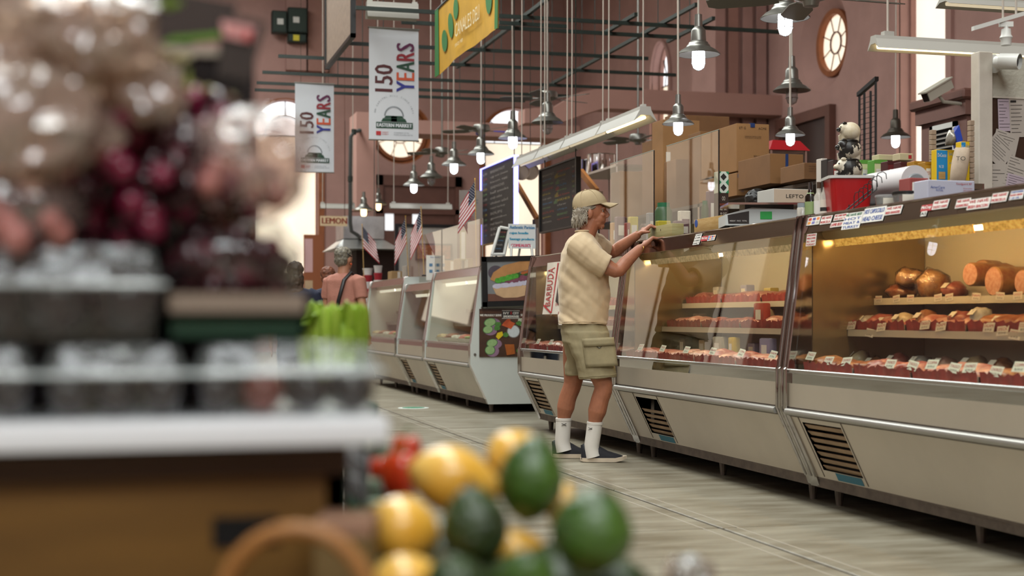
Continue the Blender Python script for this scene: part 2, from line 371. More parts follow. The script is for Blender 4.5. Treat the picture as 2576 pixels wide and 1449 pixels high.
# ---------------------------------------------------------------- refrigerated display cases
CREAM = mat('cream_enamel_panel', '#aa9f8d', .38, var=.05, vs=1.5, bump=.03, bs=6)
CREAMLOW = mat('cream_enamel_worn', '#d6cebf', .42, var=.09, vs=1.1, bump=.04, bs=5)
RAIL = mat('grey_bumper_rail', '#a7a59f', .32, .55)
KICK = mat('grimy_base_channel', '#6f655c', .6, .2, var=.25, vs=14)
SLAT = mat('rusty_vent_slat', '#b59a7c', .5, var=.2, vs=9)
BLUE = mat('old_blue_paint', '#3e7f96', .6)
BRASSY = mat('warm_polished_steel', '#a89488', .14, 1)
MIRROR = mat('mirror_steel', '#c4c6c4', .03, 1); SILL = mat('sill_steel', '#d2d6d4', .22, 1); POSTM = mat('chromed_post', '#b4b0ac', .08, 1)
CASEGLASS = glass('display_glass', '#eef4ee', .08, 0)
SHELFM = mat('shelf_steel', '#8f8a80', .3, .9)
LINER = mat('case_liner', '#d6ccb6', .5)
TUBE_W = mat('warm_case_tube', '#ffd08e', .5, emit=42)
DIFF_W = mat('golden_prismatic_diffuser', '#f0b458', .4, emit=1.15, c2='#b07a2c', vs=70, stretch=(1, .6, 1))
DIFF_D = mat('dim_diffuser', '#d8b98a', .4, emit=.5, c2='#a88a5c', vs=40)
DIFF_C = mat('cool_diffuser', '#f4ecd8', .4, emit=1.3)
TUBE_D = mat('dim_case_tube', '#ffe2b4', .5, emit=34)
TUBE_C = mat('cool_case_tube', '#fff2d8', .5, emit=22)
HOOD = mat('case_reflector', '#d9c49a', .3, .6)
PROF = [(0, .487), (0, .69), (.008, .70), (.098, 1.386), (.118, 1.472), (.16, 1.476), (.80, 1.476), (.80, .086), (.185, .086), (.165, .139)]
def case(X0, Y0, Y1, label, vent=None, missing=0, endmat=None, tube=TUBE_W, far=False, post=.062, H1=0, interior=LINER, warm=1):
    t = thing('display_case', label, 'display case', (X0, (Y0+Y1)/2, 0), group='refrigerated counters along the aisle')
    e = endmat or POSTM; pf = [(x, z+(H1 if z > 1.3 else 0)) for x, z in PROF]
    zt, zg = 1.467+H1, 1.386+H1
    for ya, yb in ((Y0, Y0+post), (Y1-post, Y1)):
        # end frame: a panel that follows the profile, a little proud
        gp = [(x-.012 if x < .5 else x, z) for x, z in pf]
        o = MB().prism(gp, lambda p: Vector((X0+p[0], ya, p[1])), lambda p: Vector((X0+p[0], yb, p[1]))).build('end_frame', e, t, ang=20)
        for yy in (ya+.008, yb-.008):
            MB().tube([(X0+x-.012, yy, z) for x, z in [pf[9], pf[0], pf[1], pf[2], pf[3], pf[4], pf[5]]], .0075, 6).build('edge_bead', POSTM if not far else CHROME, o)
    a, b = Y0+post, Y1-post
    # slanted lower panel with its vent opening
    def sl(s, y): return Vector((X0+.004+(.165-.004)*s, y, .468+(.139-.468)*s))
    if vent:
        v0, v1 = vent; s0, s1 = .12, .86; m = MB()
        for (sa, sb, ya, yb) in ((0, 1, a, v0), (0, 1, v1, b), (0, s0, v0, v1), (s1, 1, v0, v1)):
            m.quad(sl(sa, ya), sl(sa, yb), sl(sb, yb), sl(sb, ya))
        m.build('lower_panel', CREAMLOW, t, smooth=False)
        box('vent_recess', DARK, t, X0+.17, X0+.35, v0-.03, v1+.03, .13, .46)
        nsl = 7
        for k in range(missing, nsl):
            s = s0+(s1-s0)*(k+.55)/nsl; c = sl(s, (v0+v1)/2)+Vector((.014, 0, 0))
            MB().obox(c, (.011, 0, -.010), (0, (v1-v0)/2-.004, 0), (.0015, 0, .0015)).build('vent_slat', SLAT, t, smooth=False)
        m = MB(); q0, q1 = sl(s1+.01, v0+.02)+Vector((-.002, 0, 0)), sl(.985, v1-.12)+Vector((-.002, 0, 0))
        m.quad(q0, (q0.x, q1.y, q0.z), q1, (q1.x, q0.y, q1.z)).build('bare_paint_patch', BLUE, t, smooth=False)
        for yy in (v0-.02, v1+.02): MB().obox(sl(.5, yy)+Vector((-.001, 0, 0)), sl(.97, 0)-sl(.5, 0), (0, .002, 0), (.002, 0, .001)).build('panel_seam', KICK, t, smooth=False)
    else: MB().quad(sl(0, a), sl(0, b), sl(1, b), sl(1, a)).build('lower_panel', CREAMLOW, t, smooth=False)
    box('apron', CREAM, t, X0, X0+.03, a, b, .50, .62)
    MB().tube([(X0-.012, a, .476), (X0-.012, b, .476)], .018, 12).build('bumper_rail', RAIL, t)
    box('rail_backing', KICK, t, X0+.002, X0+.03, a, b, .452, .50)
    box('mirror_band', MIRROR, t, X0+.001, X0+.03, a, b, .62, .672); bbox('sill', SILL, t, X0-.006, X0+.04, a, b, .672, .692, .003, 1)
    m = MB().box(X0+.17, X0+.21, a-.02, b+.02, .086, .128); m.box(X0+.165, X0+.2, a, b, .128, .139); m.build('base_channel', KICK, t, smooth=False)
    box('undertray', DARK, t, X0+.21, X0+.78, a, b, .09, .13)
    for yy in (a+.08, a+(b-a)*.5, b-.08):
        for xx in (.24, .72): MB().cyl((X0+xx, yy, 0), (X0+xx, yy, .09), .017, .026, 10).build('leg', KICK, t)
    # glass, header, top
    g0, g1 = (.012, .69), (.095, zg)
    m = MB(); th = .005
    m.add([(X0+g0[0], a, g0[1]), (X0+g0[0], b, g0[1]), (X0+g1[0], b, g1[1]), (X0+g1[0], a, g1[1])], [(0, 1, 2, 3)])
    m.build('front_glass', CASEGLASS, t, smooth=False)
    m = MB().prism([(.088, zg-.004), (.118, zt), (.16, zt), (.16, zg-.004)], lambda p: Vector((X0+p[0], a, p[1])), lambda p: Vector((X0+p[0], b, p[1])))
    m.build('header', BRASSY, t, smooth=False)
    bbox('top_edge', CHROME, t, X0+.112, X0+.135, a, b, zt, zt+.007, .002, 1)
    box('top', STEEL, t, X0+.13, X0+.80, a, b, zt-.012, zt)
    box('rear_light_block', DARK, t, X0+.76, X0+.78, a, b, 0, .1)  # added dark strip, blocks light from behind under the case
    # inside
    if not far: box('end_liner', mat('end_liner_steel', '#a08c68', .22, .75, var=.1, vs=5), t, X0+.13, X0+.77, b-.006, b, .66, zg)
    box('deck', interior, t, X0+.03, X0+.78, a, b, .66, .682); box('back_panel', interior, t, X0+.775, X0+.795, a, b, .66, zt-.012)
    m = MB().prism([(.17, zg+.01), (.20, zg-.04), (.30, zg-.005), (.30, zg+.03)], lambda p: Vector((X0+p[0], a, p[1])), lambda p: Vector((X0+p[0], b, p[1])))
    m.build('light_hood', HOOD, t, smooth=False)
    for k in range(2):
        ya = a+.06+k*(b-a-.06)/2; MB().cyl((X0+.262, ya, zg-.05), (X0+.262, ya+(b-a)/2-.1, zg-.05), .011, n=10).build('light_tube', tube, t); MB().obox((X0+.222, ya+(b-a)/4-.05, zg-.052), (.003, 0, .001), (0, (b-a)/4-.05, 0), (-.005, 0, .022)).build('diffuser', {TUBE_W: DIFF_W, TUBE_D: DIFF_D}.get(tube, DIFF_C), t, smooth=False)
    for xs0, xs1, z in ((.48, .775, 1.035), (.33, .775, .875)):
        o = bbox('shelf', SHELFM, t, X0+xs0, X0+xs1, a+.01, b-.01, z, z+.012, .002, 1)
        box('shelf_lip', LINER if not far else SHELFM, o, X0+xs0-.006, X0+xs0, a+.01, b-.01, z-.018, z+.016)
    return t
XC = 3.25
Y_R0, Y_R1, Y_M1, Y_L1 = 3.9, 6.66, 9.28, 11.72
case_r = case(XC, Y_R0, Y_R1, 'cream and steel meat counter at the right edge, salami and price cards behind its glass', vent=(6.10, 6.5))
case_m = case(XC, Y_R1, Y_M1, 'cream and steel meat counter that the man leans on, red meat rows inside', vent=(8.52, 8.92), missing=2, tube=TUBE_D)
case_l = case(XC, Y_M1, Y_L1, 'cream and steel meat counter behind the man, white towel over its glass', vent=(11.22, 11.6), tube=TUBE_C)
XF = 3.33; Y_F0, Y_F1, Y_F2, Y_F3 = 13.8, 16.1, 17.85, 20.5
WEND = mat('white_end_panel', '#c6cac4', .45, var=.04, vs=2)
case_a = case(XF, Y_F0, Y_F1, 'deli counter with a white poster-covered end panel beyond the aisle gap', vent=(15.65, 16.0), endmat=WEND, tube=TUBE_C, far=True)
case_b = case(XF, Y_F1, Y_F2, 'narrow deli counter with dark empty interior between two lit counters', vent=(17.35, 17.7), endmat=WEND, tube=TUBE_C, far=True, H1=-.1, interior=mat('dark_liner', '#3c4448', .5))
case_c = case(XF, Y_F2, Y_F3, 'farthest deli counter with a glowing white tube behind its glass', endmat=WEND, tube=TUBE_C, far=True)
for x in (case_b,):
    for ch in x.children:
        if ch.name.startswith('light_tube'): ch.data.materials[0] = WHITE

# ---- goods inside the near counters: trays of meat, salami, wrapped packs, price cards
MEAT = mat('red_meat', '#9c3a2e', .35, c2='#c98373', vs=16, coat=.3)
MEAT2 = mat('pink_meat', '#b9604f', .35, c2='#dba793', vs=14, coat=.3)
SAUS = mat('sausage_skin', '#b8794c', .4, c2='#8f4a2c', vs=10, coat=.3)
SALAMI = mat('salami_cut', '#c08266', .5, c2='#d7a78d', vs=60)
HAMSKIN = mat('ham_rind', '#8f5136', .4, c2='#c89a62', vs=12, coat=.4)
LEAF = mat('red_garnish_trim', '#a8403a', .5, var=.25, vs=20)
TRAY = mat('white_foam_tray', '#d8d0c0', .5)
WRAP = glass('cling_film', '#ffffff', .1, .12, bump=.6, bs=35)
RED = mat('red_print', '#b3282c', .6); BLUEP = mat('blue_print', '#2e4f9a', .6); BLACKP = mat('black_print', '#24211f', .6); GREENP = mat('green_print', '#1f6a45', .6)
CARD = mat('price_card', '#e9e0cf', .6)
ORD = ['first', 'second', 'third', 'fourth', 'fifth', 'sixth', 'seventh', 'eighth', 'ninth', 'tenth', 'eleventh', 'twelfth', 'thirteenth', 'fourteenth', 'fifteenth', 'sixteenth', 'seventeenth', 'eighteenth', 'nineteenth', 'twentieth']
def lumpy(c, sx, sy, sz, seed, n=16, m=9, amp=.25):
    mb = MB(); rings = []
    for i in range(m+1):
        t = math.pi*i/m; q = max(math.sin(t), .01); ring_ = []
        for j in range(n):
            a = 2*math.pi*j/n; p = Vector((q*math.cos(a), q*math.sin(a), -math.cos(t)))
            k = 1+amp*noise.noise(p*1.7+Vector((seed*3.1, seed, 0))); ring_.append((c[0]+p.x*sx*k, c[1]+p.y*sy*k, c[2]+p.z*sz*k))
        rings.append(ring_)
    return mb.ring_loft(rings)
CASEN = {'r': 'right-edge counter', 'm': 'counter the man touches', 'l': 'counter behind the man'}
def meat_tray(x0, x1, y0, y1, z, seed, label, m, n=3, grp='meat trays inside the counters'):
    t = thing('meat_tray', label, 'meat tray', ((x0+x1)/2, (y0+y1)/2, z), group=grp)
    mb = MB(); mb.box(x0, x1, y0, y1, z, z+.006)
    for a in ((x0, x0+.006, y0, y1), (x1-.006, x1, y0, y1), (x0, x1, y0, y0+.006), (x0, x1, y1-.006, y1)): mb.box(*a, z, z+.028)
    mb.build('tray', TRAY, t, smooth=False)
    for k in range(n):
        yc = y0+(y1-y0)*(k+.5)/n; sy = (y1-y0)/n*.55
        lumpy(((x0+x1)/2+R.uniform(-.02, .02), yc, z+.03), (x1-x0)*.43, sy, R.uniform(.03, .05), seed*7+k).build('meat_piece', m, t, ang=70)
    # ruffled red trim along the front
    N = max(8, int((y1-y0)/.022)); pts0 = []; pts1 = []
    for i in range(N+1):
        y = y0+(y1-y0)*i/N; w = .006*math.sin(i*1.9); pts0.append((x0-.008, y, z-.004)); pts1.append((x0-.012+w, y, z+.045+.008*math.sin(i*2.4+seed)+.004*math.sin(i*.7)))
    mb = MB().add(pts0+pts1, [(i, i+1, N+2+i, N+1+i) for i in range(N)]); mb.build('garnish_trim', LEAF, t)
    return t
def cards(which, spots):
    for i, (x, y, z, tilt, w) in enumerate(spots):
        t = thing('price_card', 'white price card, %s from the far end, %s of the %s' % (ORD[i % 20], which[2:], CASEN[which[0]]), 'price card', (x, y, z), group='price cards in the counters')
        h = w*.52; up = Vector((tilt, 0, 1)).normalized(); u = Vector((0, -1, 0)) if not isinstance(tilt, tuple) else UX
        nrm = u.cross(up); rot = R.uniform(-.12, .12); u2 = (u+up*rot).normalized(); up2 = (up-u*rot).normalized(); o = Vector((x, y, z))
        MB().obox(o+up2*h/2, u2*w/2, up2*h/2, nrm*.0006).build('card', CARD, t, smooth=False)
        m = MB()
        front = -nrm if nrm.x > 0 else nrm
        put(m, R.choice(['SALAMI', 'HAM', 'BACON', 'TASSO', 'CHORIZO', 'SPECK', 'COPPA']), o+up2*h*.52-u2*w*.42+front*.0012, u2, up2, w*.84, h*.3)
        m.build('lettering', RED, t, smooth=False)
        m = MB(); put(m, '$%d.99 LB' % R.randint(5, 15), o+up2*h*.12-u2*w*.3+front*.0012, u2, up2, w*.6, h*.24); m.build('price', BLACKP, t, smooth=False)
# counter the man leans on and the one behind him: three tiers of meat
for key, a, b in (('m', Y_R1+.1, Y_M1-.1), ('l', Y_M1+.1, Y_L1-.1)):
    for tier, (x0, x1, z) in enumerate(((.06, .30, .684), (.36, .60, .89), (.50, .74, 1.05))):
        N = 4
        for i in range(N):
            ya = b-(b-a)*(i+1)/N+.012; yb = b-(b-a)*i/N-.012
            meat_tray(XC+x0, XC+x1, ya, yb, z, i+tier*5+(9 if key == 'l' else 0), 'red meat tray, %s tier, %s from the far end, in the %s' % (('bottom', 'middle', 'top')[tier], ORD[i], CASEN[key]), (MEAT, MEAT2)[(i+tier) % 2])
    cards(key+' bottom tier', [(XC+.075, b-(b-a)*(i+.5)/6, .735, .5, .085) for i in range(6)])
# wrapped packs standing between the rows of the middle counter
for i, (px, py, hx, c, lb) in enumerate(((1845, 835, .028, '#d9b91f', 'yellow packet'), (1810, 845, .05, '#b9b4a6', 'grey wrapped packet'), (1880, 770, .05, '#b4473a', 'red wrapped packet'), (1930, 905, .05, '#8f8db0', 'lilac packet'), (1620, 895, .05, '#b3ad4a', 'yellow-green wrapped cheese'))):
    p = PX(px, py, XC+.33-.0*i); t = thing('wrapped_packet', lb+' standing between the meat rows of the counter the man leans on', 'packet', (p.x, p.y, max(.684, p.z-.07)), group='packets between the meat rows')
    z = {835: .684, 845: .684, 770: .89, 905: .684, 895: .684}[py]; x = p.x if z < .8 else XC+.42
    bbox('packet_body', mat('packet_%d' % i, c, .35, var=.1, vs=20, coat=.4), t, x-.02, x+.03, p.y-hx*1.4, p.y+hx*1.4, z+.03, z+.15, .012, 2)
    box('packet_label', WHITEP, t, x-.0215, x-.0205, p.y-hx*.7, p.y+hx*.7, z+.05, z+.11)
# right-hand counter: salami logs and hams on the top shelf
def log(px, py, r, X, L, m, label, ty=0, tz=0):
    p = PX(px, py, X); t = thing('salami_log', label, 'salami', (p.x, p.y, p.z), group='salami and hams on the top shelf')
    ax = Vector((1, ty, tz)).normalized()
    MB().lathe([(r*.93, 0), (r, .006), (r, L*.8), (r*.8, L*.95), (r*.2, L)], p, 20, True, ax).build('log_body', HAMSKIN, t)
    MB().lathe([(0, -.0015), (r*.9, -.001), (r*.93, .001)], p, 20, False, ax).build('cut_face', m, t)
SH = XC+.50
log(2440, 690, .055, SH, .25, SALAMI, 'large pale salami log, cut face forward, leftmost of the three thick logs', .1)
log(2498, 708, .068, SH, .25, SALAMI, 'thickest round mortadella log with a pale cut face')
log(2470, 680, .05, SH+.1, .18, HAMSKIN, 'dark brown salami log lying behind the pale ones', .6)
log(2570, 710, .055, SH, .25, SALAMI, 'pale salami log at the picture edge, cut face forward')
for i, (px, py, sx, sy, sz, mm, lb) in enumerate(((2210, 735, .12, .13, .055, HAMSKIN, 'large smoked ham in shiny wrap at the far end of the top shelf'), (2290, 688, .07, .09, .05, HAMSKIN, 'shiny wrapped smoked shank lying on the other hams'), (2350, 705, .08, .08, .075, HAMSKIN, 'wrapped ham wedge between the shank and the salami logs'), (2270, 738, .08, .07, .04, SAUS, 'half ham with dark cut centre on the top shelf front'), (2150, 748, .08, .1, .045, HAMSKIN, 'flat wrapped bacon slab at the dim far end of the top shelf'))):
    p = PX(px, py, XC+.58); p.z = 1.05+sz*.85+(.06 if py < 700 else 0); t = thing('ham', lb, 'ham', (p.x, p.y, p.z), group='salami and hams on the top shelf')
    lumpy(p, sx, sy, sz, i+40, 20, 12, .3).build('ham_meat', mm, t, ang=70); lumpy(p, sx*1.06, sy*1.06, sz*1.08, i+40, 14, 9, .45).build('film_wrap', WRAP, t, ang=70)
a, b = Y_R0+.1, Y_R1-.1
cards('r top shelf', [(XC+.472, YatX(px, XC+.472), 1.03, .05, .065) for px in (2115, 2168, 2210, 2255, 2290, 2360, 2388, 2455, 2515, 2560)])
cards('r middle shelf', [(XC+.322, YatX(px, XC+.322), .872+R.uniform(-.02, .03), .25, .08) for px in (2030, 2105, 2140, 2185, 2215, 2325, 2365, 2485, 2520, 2550, 2575)])
cards('r bottom deck', [(XC+.06, YatX(px, XC+.06), .725+R.uniform(-.01, .02), .5, .085) for px in (2035, 2080, 2125, 2235, 2290, 2340, 2395, 2435, 2500, 2560)])
for tier, (x0, x1, z, N) in enumerate(((.07, .30, .684, 5), (.345, .60, .89, 5))):
    for i in range(N):
        ya = b-(b-a)*(i+1)/N+.012; yb = b-(b-a)*i/N-.012
        meat_tray(XC+x0, XC+x1, ya, yb, z, i+60+tier*9, 'tray of %s, %s of the right-edge counter, %s from the far end' % ('sausages and cuts' if tier == 0 else 'wrapped cuts', 'bottom deck' if tier == 0 else 'middle shelf', ORD[i]), (SAUS, MEAT, MEAT2)[(i+tier) % 3], 4)
# wrapped cuts and jars crowded on the shelves of the right counter
WC = [mat('wrapped_cut_%d' % i, c, .4, c2=c2, vs=25, coat=.35) for i, (c, c2) in enumerate((('#b08070', '#c9a690'), ('#8f4038', '#b06a58'), ('#c9b08a', '#d9c9a8'), ('#a8a49a', '#c4c0b6'), ('#7d4a30', '#a8744a')))]
wl = ('pink', 'dark red', 'cream', 'grey-white', 'brown')
for sh, (x, z, pxs) in enumerate(((XC+.45, .888, (2020, 2052, 2084, 2150, 2185, 2235, 2275, 2330, 2420, 2470, 2530)), (XC+.40, .684, (2010, 2050, 2100, 2160, 2205, 2260, 2320, 2380, 2450, 2520)), (XC+.62, 1.048, (2080, 2120, 2400)))):
    for i, px in enumerate(pxs):
        y = YatX(px, x); k = (i*2+sh) % 5; t = thing('wrapped_cut', '%s wrapped cut, %s from far end, rear of %s, right-edge counter' % (wl[k], ORD[i], ('middle shelf', 'bottom deck', 'top shelf')[sh]), 'meat pack', (x, y, z), group='wrapped cuts in the right counter')
        h = R.uniform(.035, .06); lumpy((x, y, z+h*.9), .06, R.uniform(.045, .07), h, i*3+sh, 14, 8, .3).build('cut', WC[k], t, ang=70); MB().obox((x-.05, y, z+h*1.5), (.012, 0, .012), (0, .022, 0), (-.0006, 0, .0006)).build('pack_label', CARD, t, smooth=False)
for sh, (x, z, pxs) in enumerate(((XC+.42, .684, (1590, 1640, 1680, 1725, 1775, 1820, 1900)), (XC+.48, .888, (1640, 1700, 1760, 1930)), (XC+.66, 1.048, (1620, 1690, 1750, 1810, 1880, 1940)))):
    for i, px in enumerate(pxs):
        y = YatX(px, x); k = (i+sh) % 5; hh = R.uniform(.09, .13); t = thing('deli_pack', '%s boxed pack, %s from far end, rear of %s, counter the man touches' % (('white', 'lilac', 'pale yellow', 'dark brown', 'cream')[k], ORD[i], ('bottom deck', 'middle tier', 'top tier')[sh]), 'food pack', (x, y, z), group='boxed packs in the middle counter')
        bbox('pack_body', mat('deli_pack_%d' % k, ('#c9c6bd', '#9a97b0', '#cdbb6a', '#4a352a', '#c7b18c')[k], .4, var=.1, vs=25, coat=.3), t, x-.03, x+.03, y-.05, y+.05, z, z+hh, .008, 2); box('pack_label', CARD, t, x-.0315, x-.0305, y-.03, y+.03, z+hh*.35, z+hh*.8)
# far counters: a few dishes of salads
SALAD = [mat('salad_%d' % i, c, .5, var=.35, vs=40) for i, c in enumerate(('#c9b48a', '#7d9a52', '#b0583c', '#d7cfbd', '#8a5a3a'))]
for key, X, a, b, lb in (('a', XF, Y_F0+.1, Y_F1-.1, 'the poster-ended far counter'), ('c', XF, Y_F2+.1, Y_F3-.1, 'the farthest counter')):
    for i in range(6):
        y = a+(b-a)*(i+.5)/6
        t = thing('salad_dish', 'oval white dish of prepared food, %s from the near end in %s' % (ORD[i], lb), 'dish', (X+.2, y, .684), group='dishes in the far counters')
        MB().lathe([(.0, .0), (.09, .0), (.13, .05), (.135, .05), (.095, .0)], (X+.2, y, .684), 20).build('dish', WHITE, t)
        lumpy((X+.2, y, .735), .115, .115, .035, i+80, 16, 8, .5).build('food', SALAD[i % 5], t, ang=70)
# ---------------------------------------------------------------- things that hang in the hall
PEWTER = mat('pewter_lamp_metal', '#8b8a84', .38, .9, var=.12, vs=12)
BRONZE = mat('dark_bronze_lamp', '#4d473f', .45, .7)
BULB = mat('lit_lamp_glass', '#f4f6ff', .3, emit=9)
BULBW = mat('lit_warm_lamp_glass', '#ffd9a0', .3, emit=7)
BULBOFF = glass('unlit_lamp_glass', '#d8dcdc', .12, .02, haze=.15)
CORD = mat('pale_cord', '#b9aea2', .6)
FANM = mat('fan_blade_grey', '#6f6b62', .5, .3)
def pendant(i, px, py, d, label, lit=True, m=None, zt=ZC, s=1.0):
    """industrial pendant; (px, py) is the middle of the shade's lower rim"""
    p = P(px, py, d); m = m or PEWTER; k = s
    t = thing('pendant_lamp', label, 'pendant lamp', p, group='pendant lamps over the stalls')
    MB().lathe([(.183*k, -.004*k), (.187*k, 0), (.15*k, .035*k), (.105*k, .06*k), (.10*k, .075*k), (.088*k, .085*k), (.083*k, .10*k), (.066*k, .112*k), (.062*k, .20*k), (.055*k, .215*k), (.035*k, .235*k), (.031*k, .34*k), (.018*k, .345*k), (0, .346*k)], p, 28).build('shade', m, t)
    MB().lathe([(.18*k, -.003*k), (.145*k, .03*k), (.06*k, .05*k)], p, 28).build('shade_lining', mat('lamp_lining', '#8f8d88', .5, .3), t)
    MB().lathe([(.05*k, .05*k), (.055*k, .0), (.055*k, -.075*k), (.045*k, -.11*k), (.022*k, -.13*k), (0, -.135*k)], p, 18).build('glass_jar', (lit if lit not in (True, False) else (BULB if lit else BULBOFF)), t)
    for q in range(6):
        a = q*math.pi/3; u = Vector((math.cos(a), math.sin(a), 0))
        MB().tube([p+u*.06*k+UP*.05*k, p+u*.062*k-UP*.075*k, p+u*.048*k-UP*.118*k, p-UP*.142*k], .0022*k, 5).build('guard_wire', m, t)
    for z in (-.02, -.075): MB().tube([p+Vector((.062*math.cos(j*math.pi/8), .062*math.sin(j*math.pi/8), z))*k for j in range(17)], .0022*k, 5).build('guard_ring', m, t)
    MB().tube([p+UP*.34*k, p+Vector((R.uniform(-.02, .02), 0, (zt-p.z)*.5)), Vector((p.x, p.y, zt))], .0085, 6).build('cord', CORD, t)
LZ = 2.25
for i, (px, py, lit, lb) in enumerate((
    (1975, 45, True, 'largest lit pewter pendant lamp at the top edge, under the fan blades'),
    (1757, 137, True, 'lit pewter pendant lamp over the plexiglass panels, hanging on a thin cord'),
    (1992, 228, False, 'unlit pewter pendant lamp hanging directly below the largest lamp'),
    (1988, 340, True, 'lit pewter pendant lamp just above the red popcorn machine'),
    (1706, 312, True, 'lit pewter pendant lamp in front of the stacked cardboard cartons'),
    (2253, 345, True, 'lit dark bronze pendant lamp beside the tall bright window'),
    (1377, 308, False, 'unlit pewter pendant lamp below the ceiling fan with spread blades'),
    (1290, 348, True, 'lit pewter pendant lamp just below the arched window'),
    (1210, 388, True, 'lit pewter pendant lamp above the chalkboard with glowing border'),
    (1142, 415, True, 'lit pewter pendant lamp between the glowing chalkboard and the unlit lamp'),
    (1085, 446, False, 'small unlit pewter pendant lamp above the paired flags'),
    (1041, 466, True, 'smallest lit pewter pendant lamp, farthest along the row'))):
    k_ = {1706: 11.6, 1988: 12.0}.get(px); d_ = F*LZ/(800-py); pendant(i, px, py, k_ or d_, lb, lit, BRONZE if px == 2253 else None, ZC, (k_ or d_)/d_)
for i, (x_, y_) in enumerate(((-2.3, 11.5), (-2.3, 15), (-2.4, 18.5), (-2.3, 22.0))):
    q_ = Vector((x_, y_, 0)); d_ = q_.dot(FW); pendant(30+i, 1288+F*q_.dot(RT)/d_, 800-F*(3.2-H)/d_, d_, 'lit pendant lamp of the opposite row, mirrored in the counter glass, %s from the entrance' % ORD[i])
pendant(20, 915, 528, 27.0, 'warm lit lamp under the pink hanging shaft', BULBW, None, c0.z)
pendant(21, 952, 514, 30, 'warm lit lamp just beside the pink hanging shaft', BULBW, None)

def fan(px, py, d, label, ph, tint=None, rod=None, s=1):
    p = P(px, py, d); t = thing('ceiling_fan', label, 'ceiling fan', p, group='ceiling fans')
    MB().lathe([(.02, .09), (.12, .085), (.135, .06), (.135, .0), (.11, -.02), (.06, -.035), (.05, -.07), (0, -.075)], p, 20).build('motor_housing', PEWTER, t)
    MB().cyl(p+UP*.08, (p.x, p.y, rod or ZC), .017, n=8).build('downrod', PEWTER, t)
    for k in range(5):
        a = ph+k*2*math.pi/5; u = Vector((math.cos(a), math.sin(a), 0)); v = Vector((-math.sin(a), math.cos(a), .22)); o = p-UP*.005
        w0, w1, L0, L1 = .05*s, .075*s, .2*s, .64*s
        poly = [o+u*L0-v*w0, o+u*(L0+.1)-v*w1, o+u*(L1-.06)-v*w1, o+u*L1-v*w1*.6, o+u*L1+v*w1*.6, o+u*(L1-.06)+v*w1, o+u*(L0+.1)+v*w1, o+u*L0+v*w0]
        MB().ring_loft([[q-UP*.004 for q in poly], [q+UP*.004 for q in poly]]).build('fan_blade', tint if (tint and k in (0, 1)) else FANM, t, smooth=False)
        MB().obox(o+u*.15, u*.07, v*.015, UP*.006).build('blade_bracket', PEWTER, t, smooth=False)
fan(1378, 247, 19.0, 'grey ceiling fan on a long rod above the unlit lamp', .35)
fan(1211, 328, 22.5, 'ceiling fan with a bluish lit blade near the arched window', .1, mat('blue_lit_blade', '#3a3fa8', .4))
fan(1112, 384, 25.5, 'small distant ceiling fan beside the round window', .2)
fan(1605, 352, 21.5, 'grey ceiling fan low behind the white strip lights', .9)
fan(2040, -10, 9.6, 'dark ceiling fan blades cut by the top edge of the picture', .05, s=1.1)

# dark green strut grid: runs across the hall, then along it
ZP = 4.6; ng = 0
def strut(a, b, label, s=.022):
    t = thing('strut_rail', label, 'strut rail', a, group='dark green strut rails'); a, b = Vector(a), Vector(b); u = (b-a).normalized(); v = u.cross(UP)
    MB().obox((a+b)/2, u*(b-a).length/2, v*s, UP*s).build('rail', DARKGREEN, t, smooth=False)
    n = max(1, int((b-a).length/2.2))
    for k in range(n):
        c = a+(b-a)*(k+.5)/n; MB().cyl(c, (c.x, c.y, ZC), .006, n=6).build('hanger_rod', DARKGREEN, t)
for i, (y, xl, xr, lb) in enumerate(((50, 895, 1960, 'topmost cross rail, running behind the yellow banner to the big lamp'), (62, 1255, 1425, 'short cross rail just under the topmost one, beside the yellow banner'), (75, 1010, 1710, 'second long cross rail below the topmost one'), (128, 870, 1630, 'third long cross rail, level with the top of the white banner lettering'),
       (165, 700, 1700, 'fourth long cross rail across the middle of the white banner'), (203, 660, 1615, 'fifth long cross rail above the nearer lamps'), (225, 645, 1430, 'sixth cross rail just above the smaller white banner'), (240, 640, 1320, 'lowest long cross rail in front of the arched window'))):
    d = F*(ZP-H)/(800-y); Yr = P((xl+xr)/2, y, d).y
    strut((XatY(xl, Yr), Yr, ZP), (XatY(xr, Yr), Yr, ZP), 'dark green '+lb)
for i, (xa, xb, X, lb) in enumerate(((1752, 1318, 6.5, 'long dark green rail running toward the far wall above the hanging fan'), (1390, 1150, 4.72, 'dark green rail running away beside the yellow banner'), (1600, 1520, 6.0, 'short dark green rail pointing away near the middle lamp cord'), (1795, 1680, 7.0, 'short dark green rail pointing away left of the second lamp'))):
    strut((X, YatX(xa, X), ZP+.05), (X, YatX(xb, X), ZP+.05), lb)

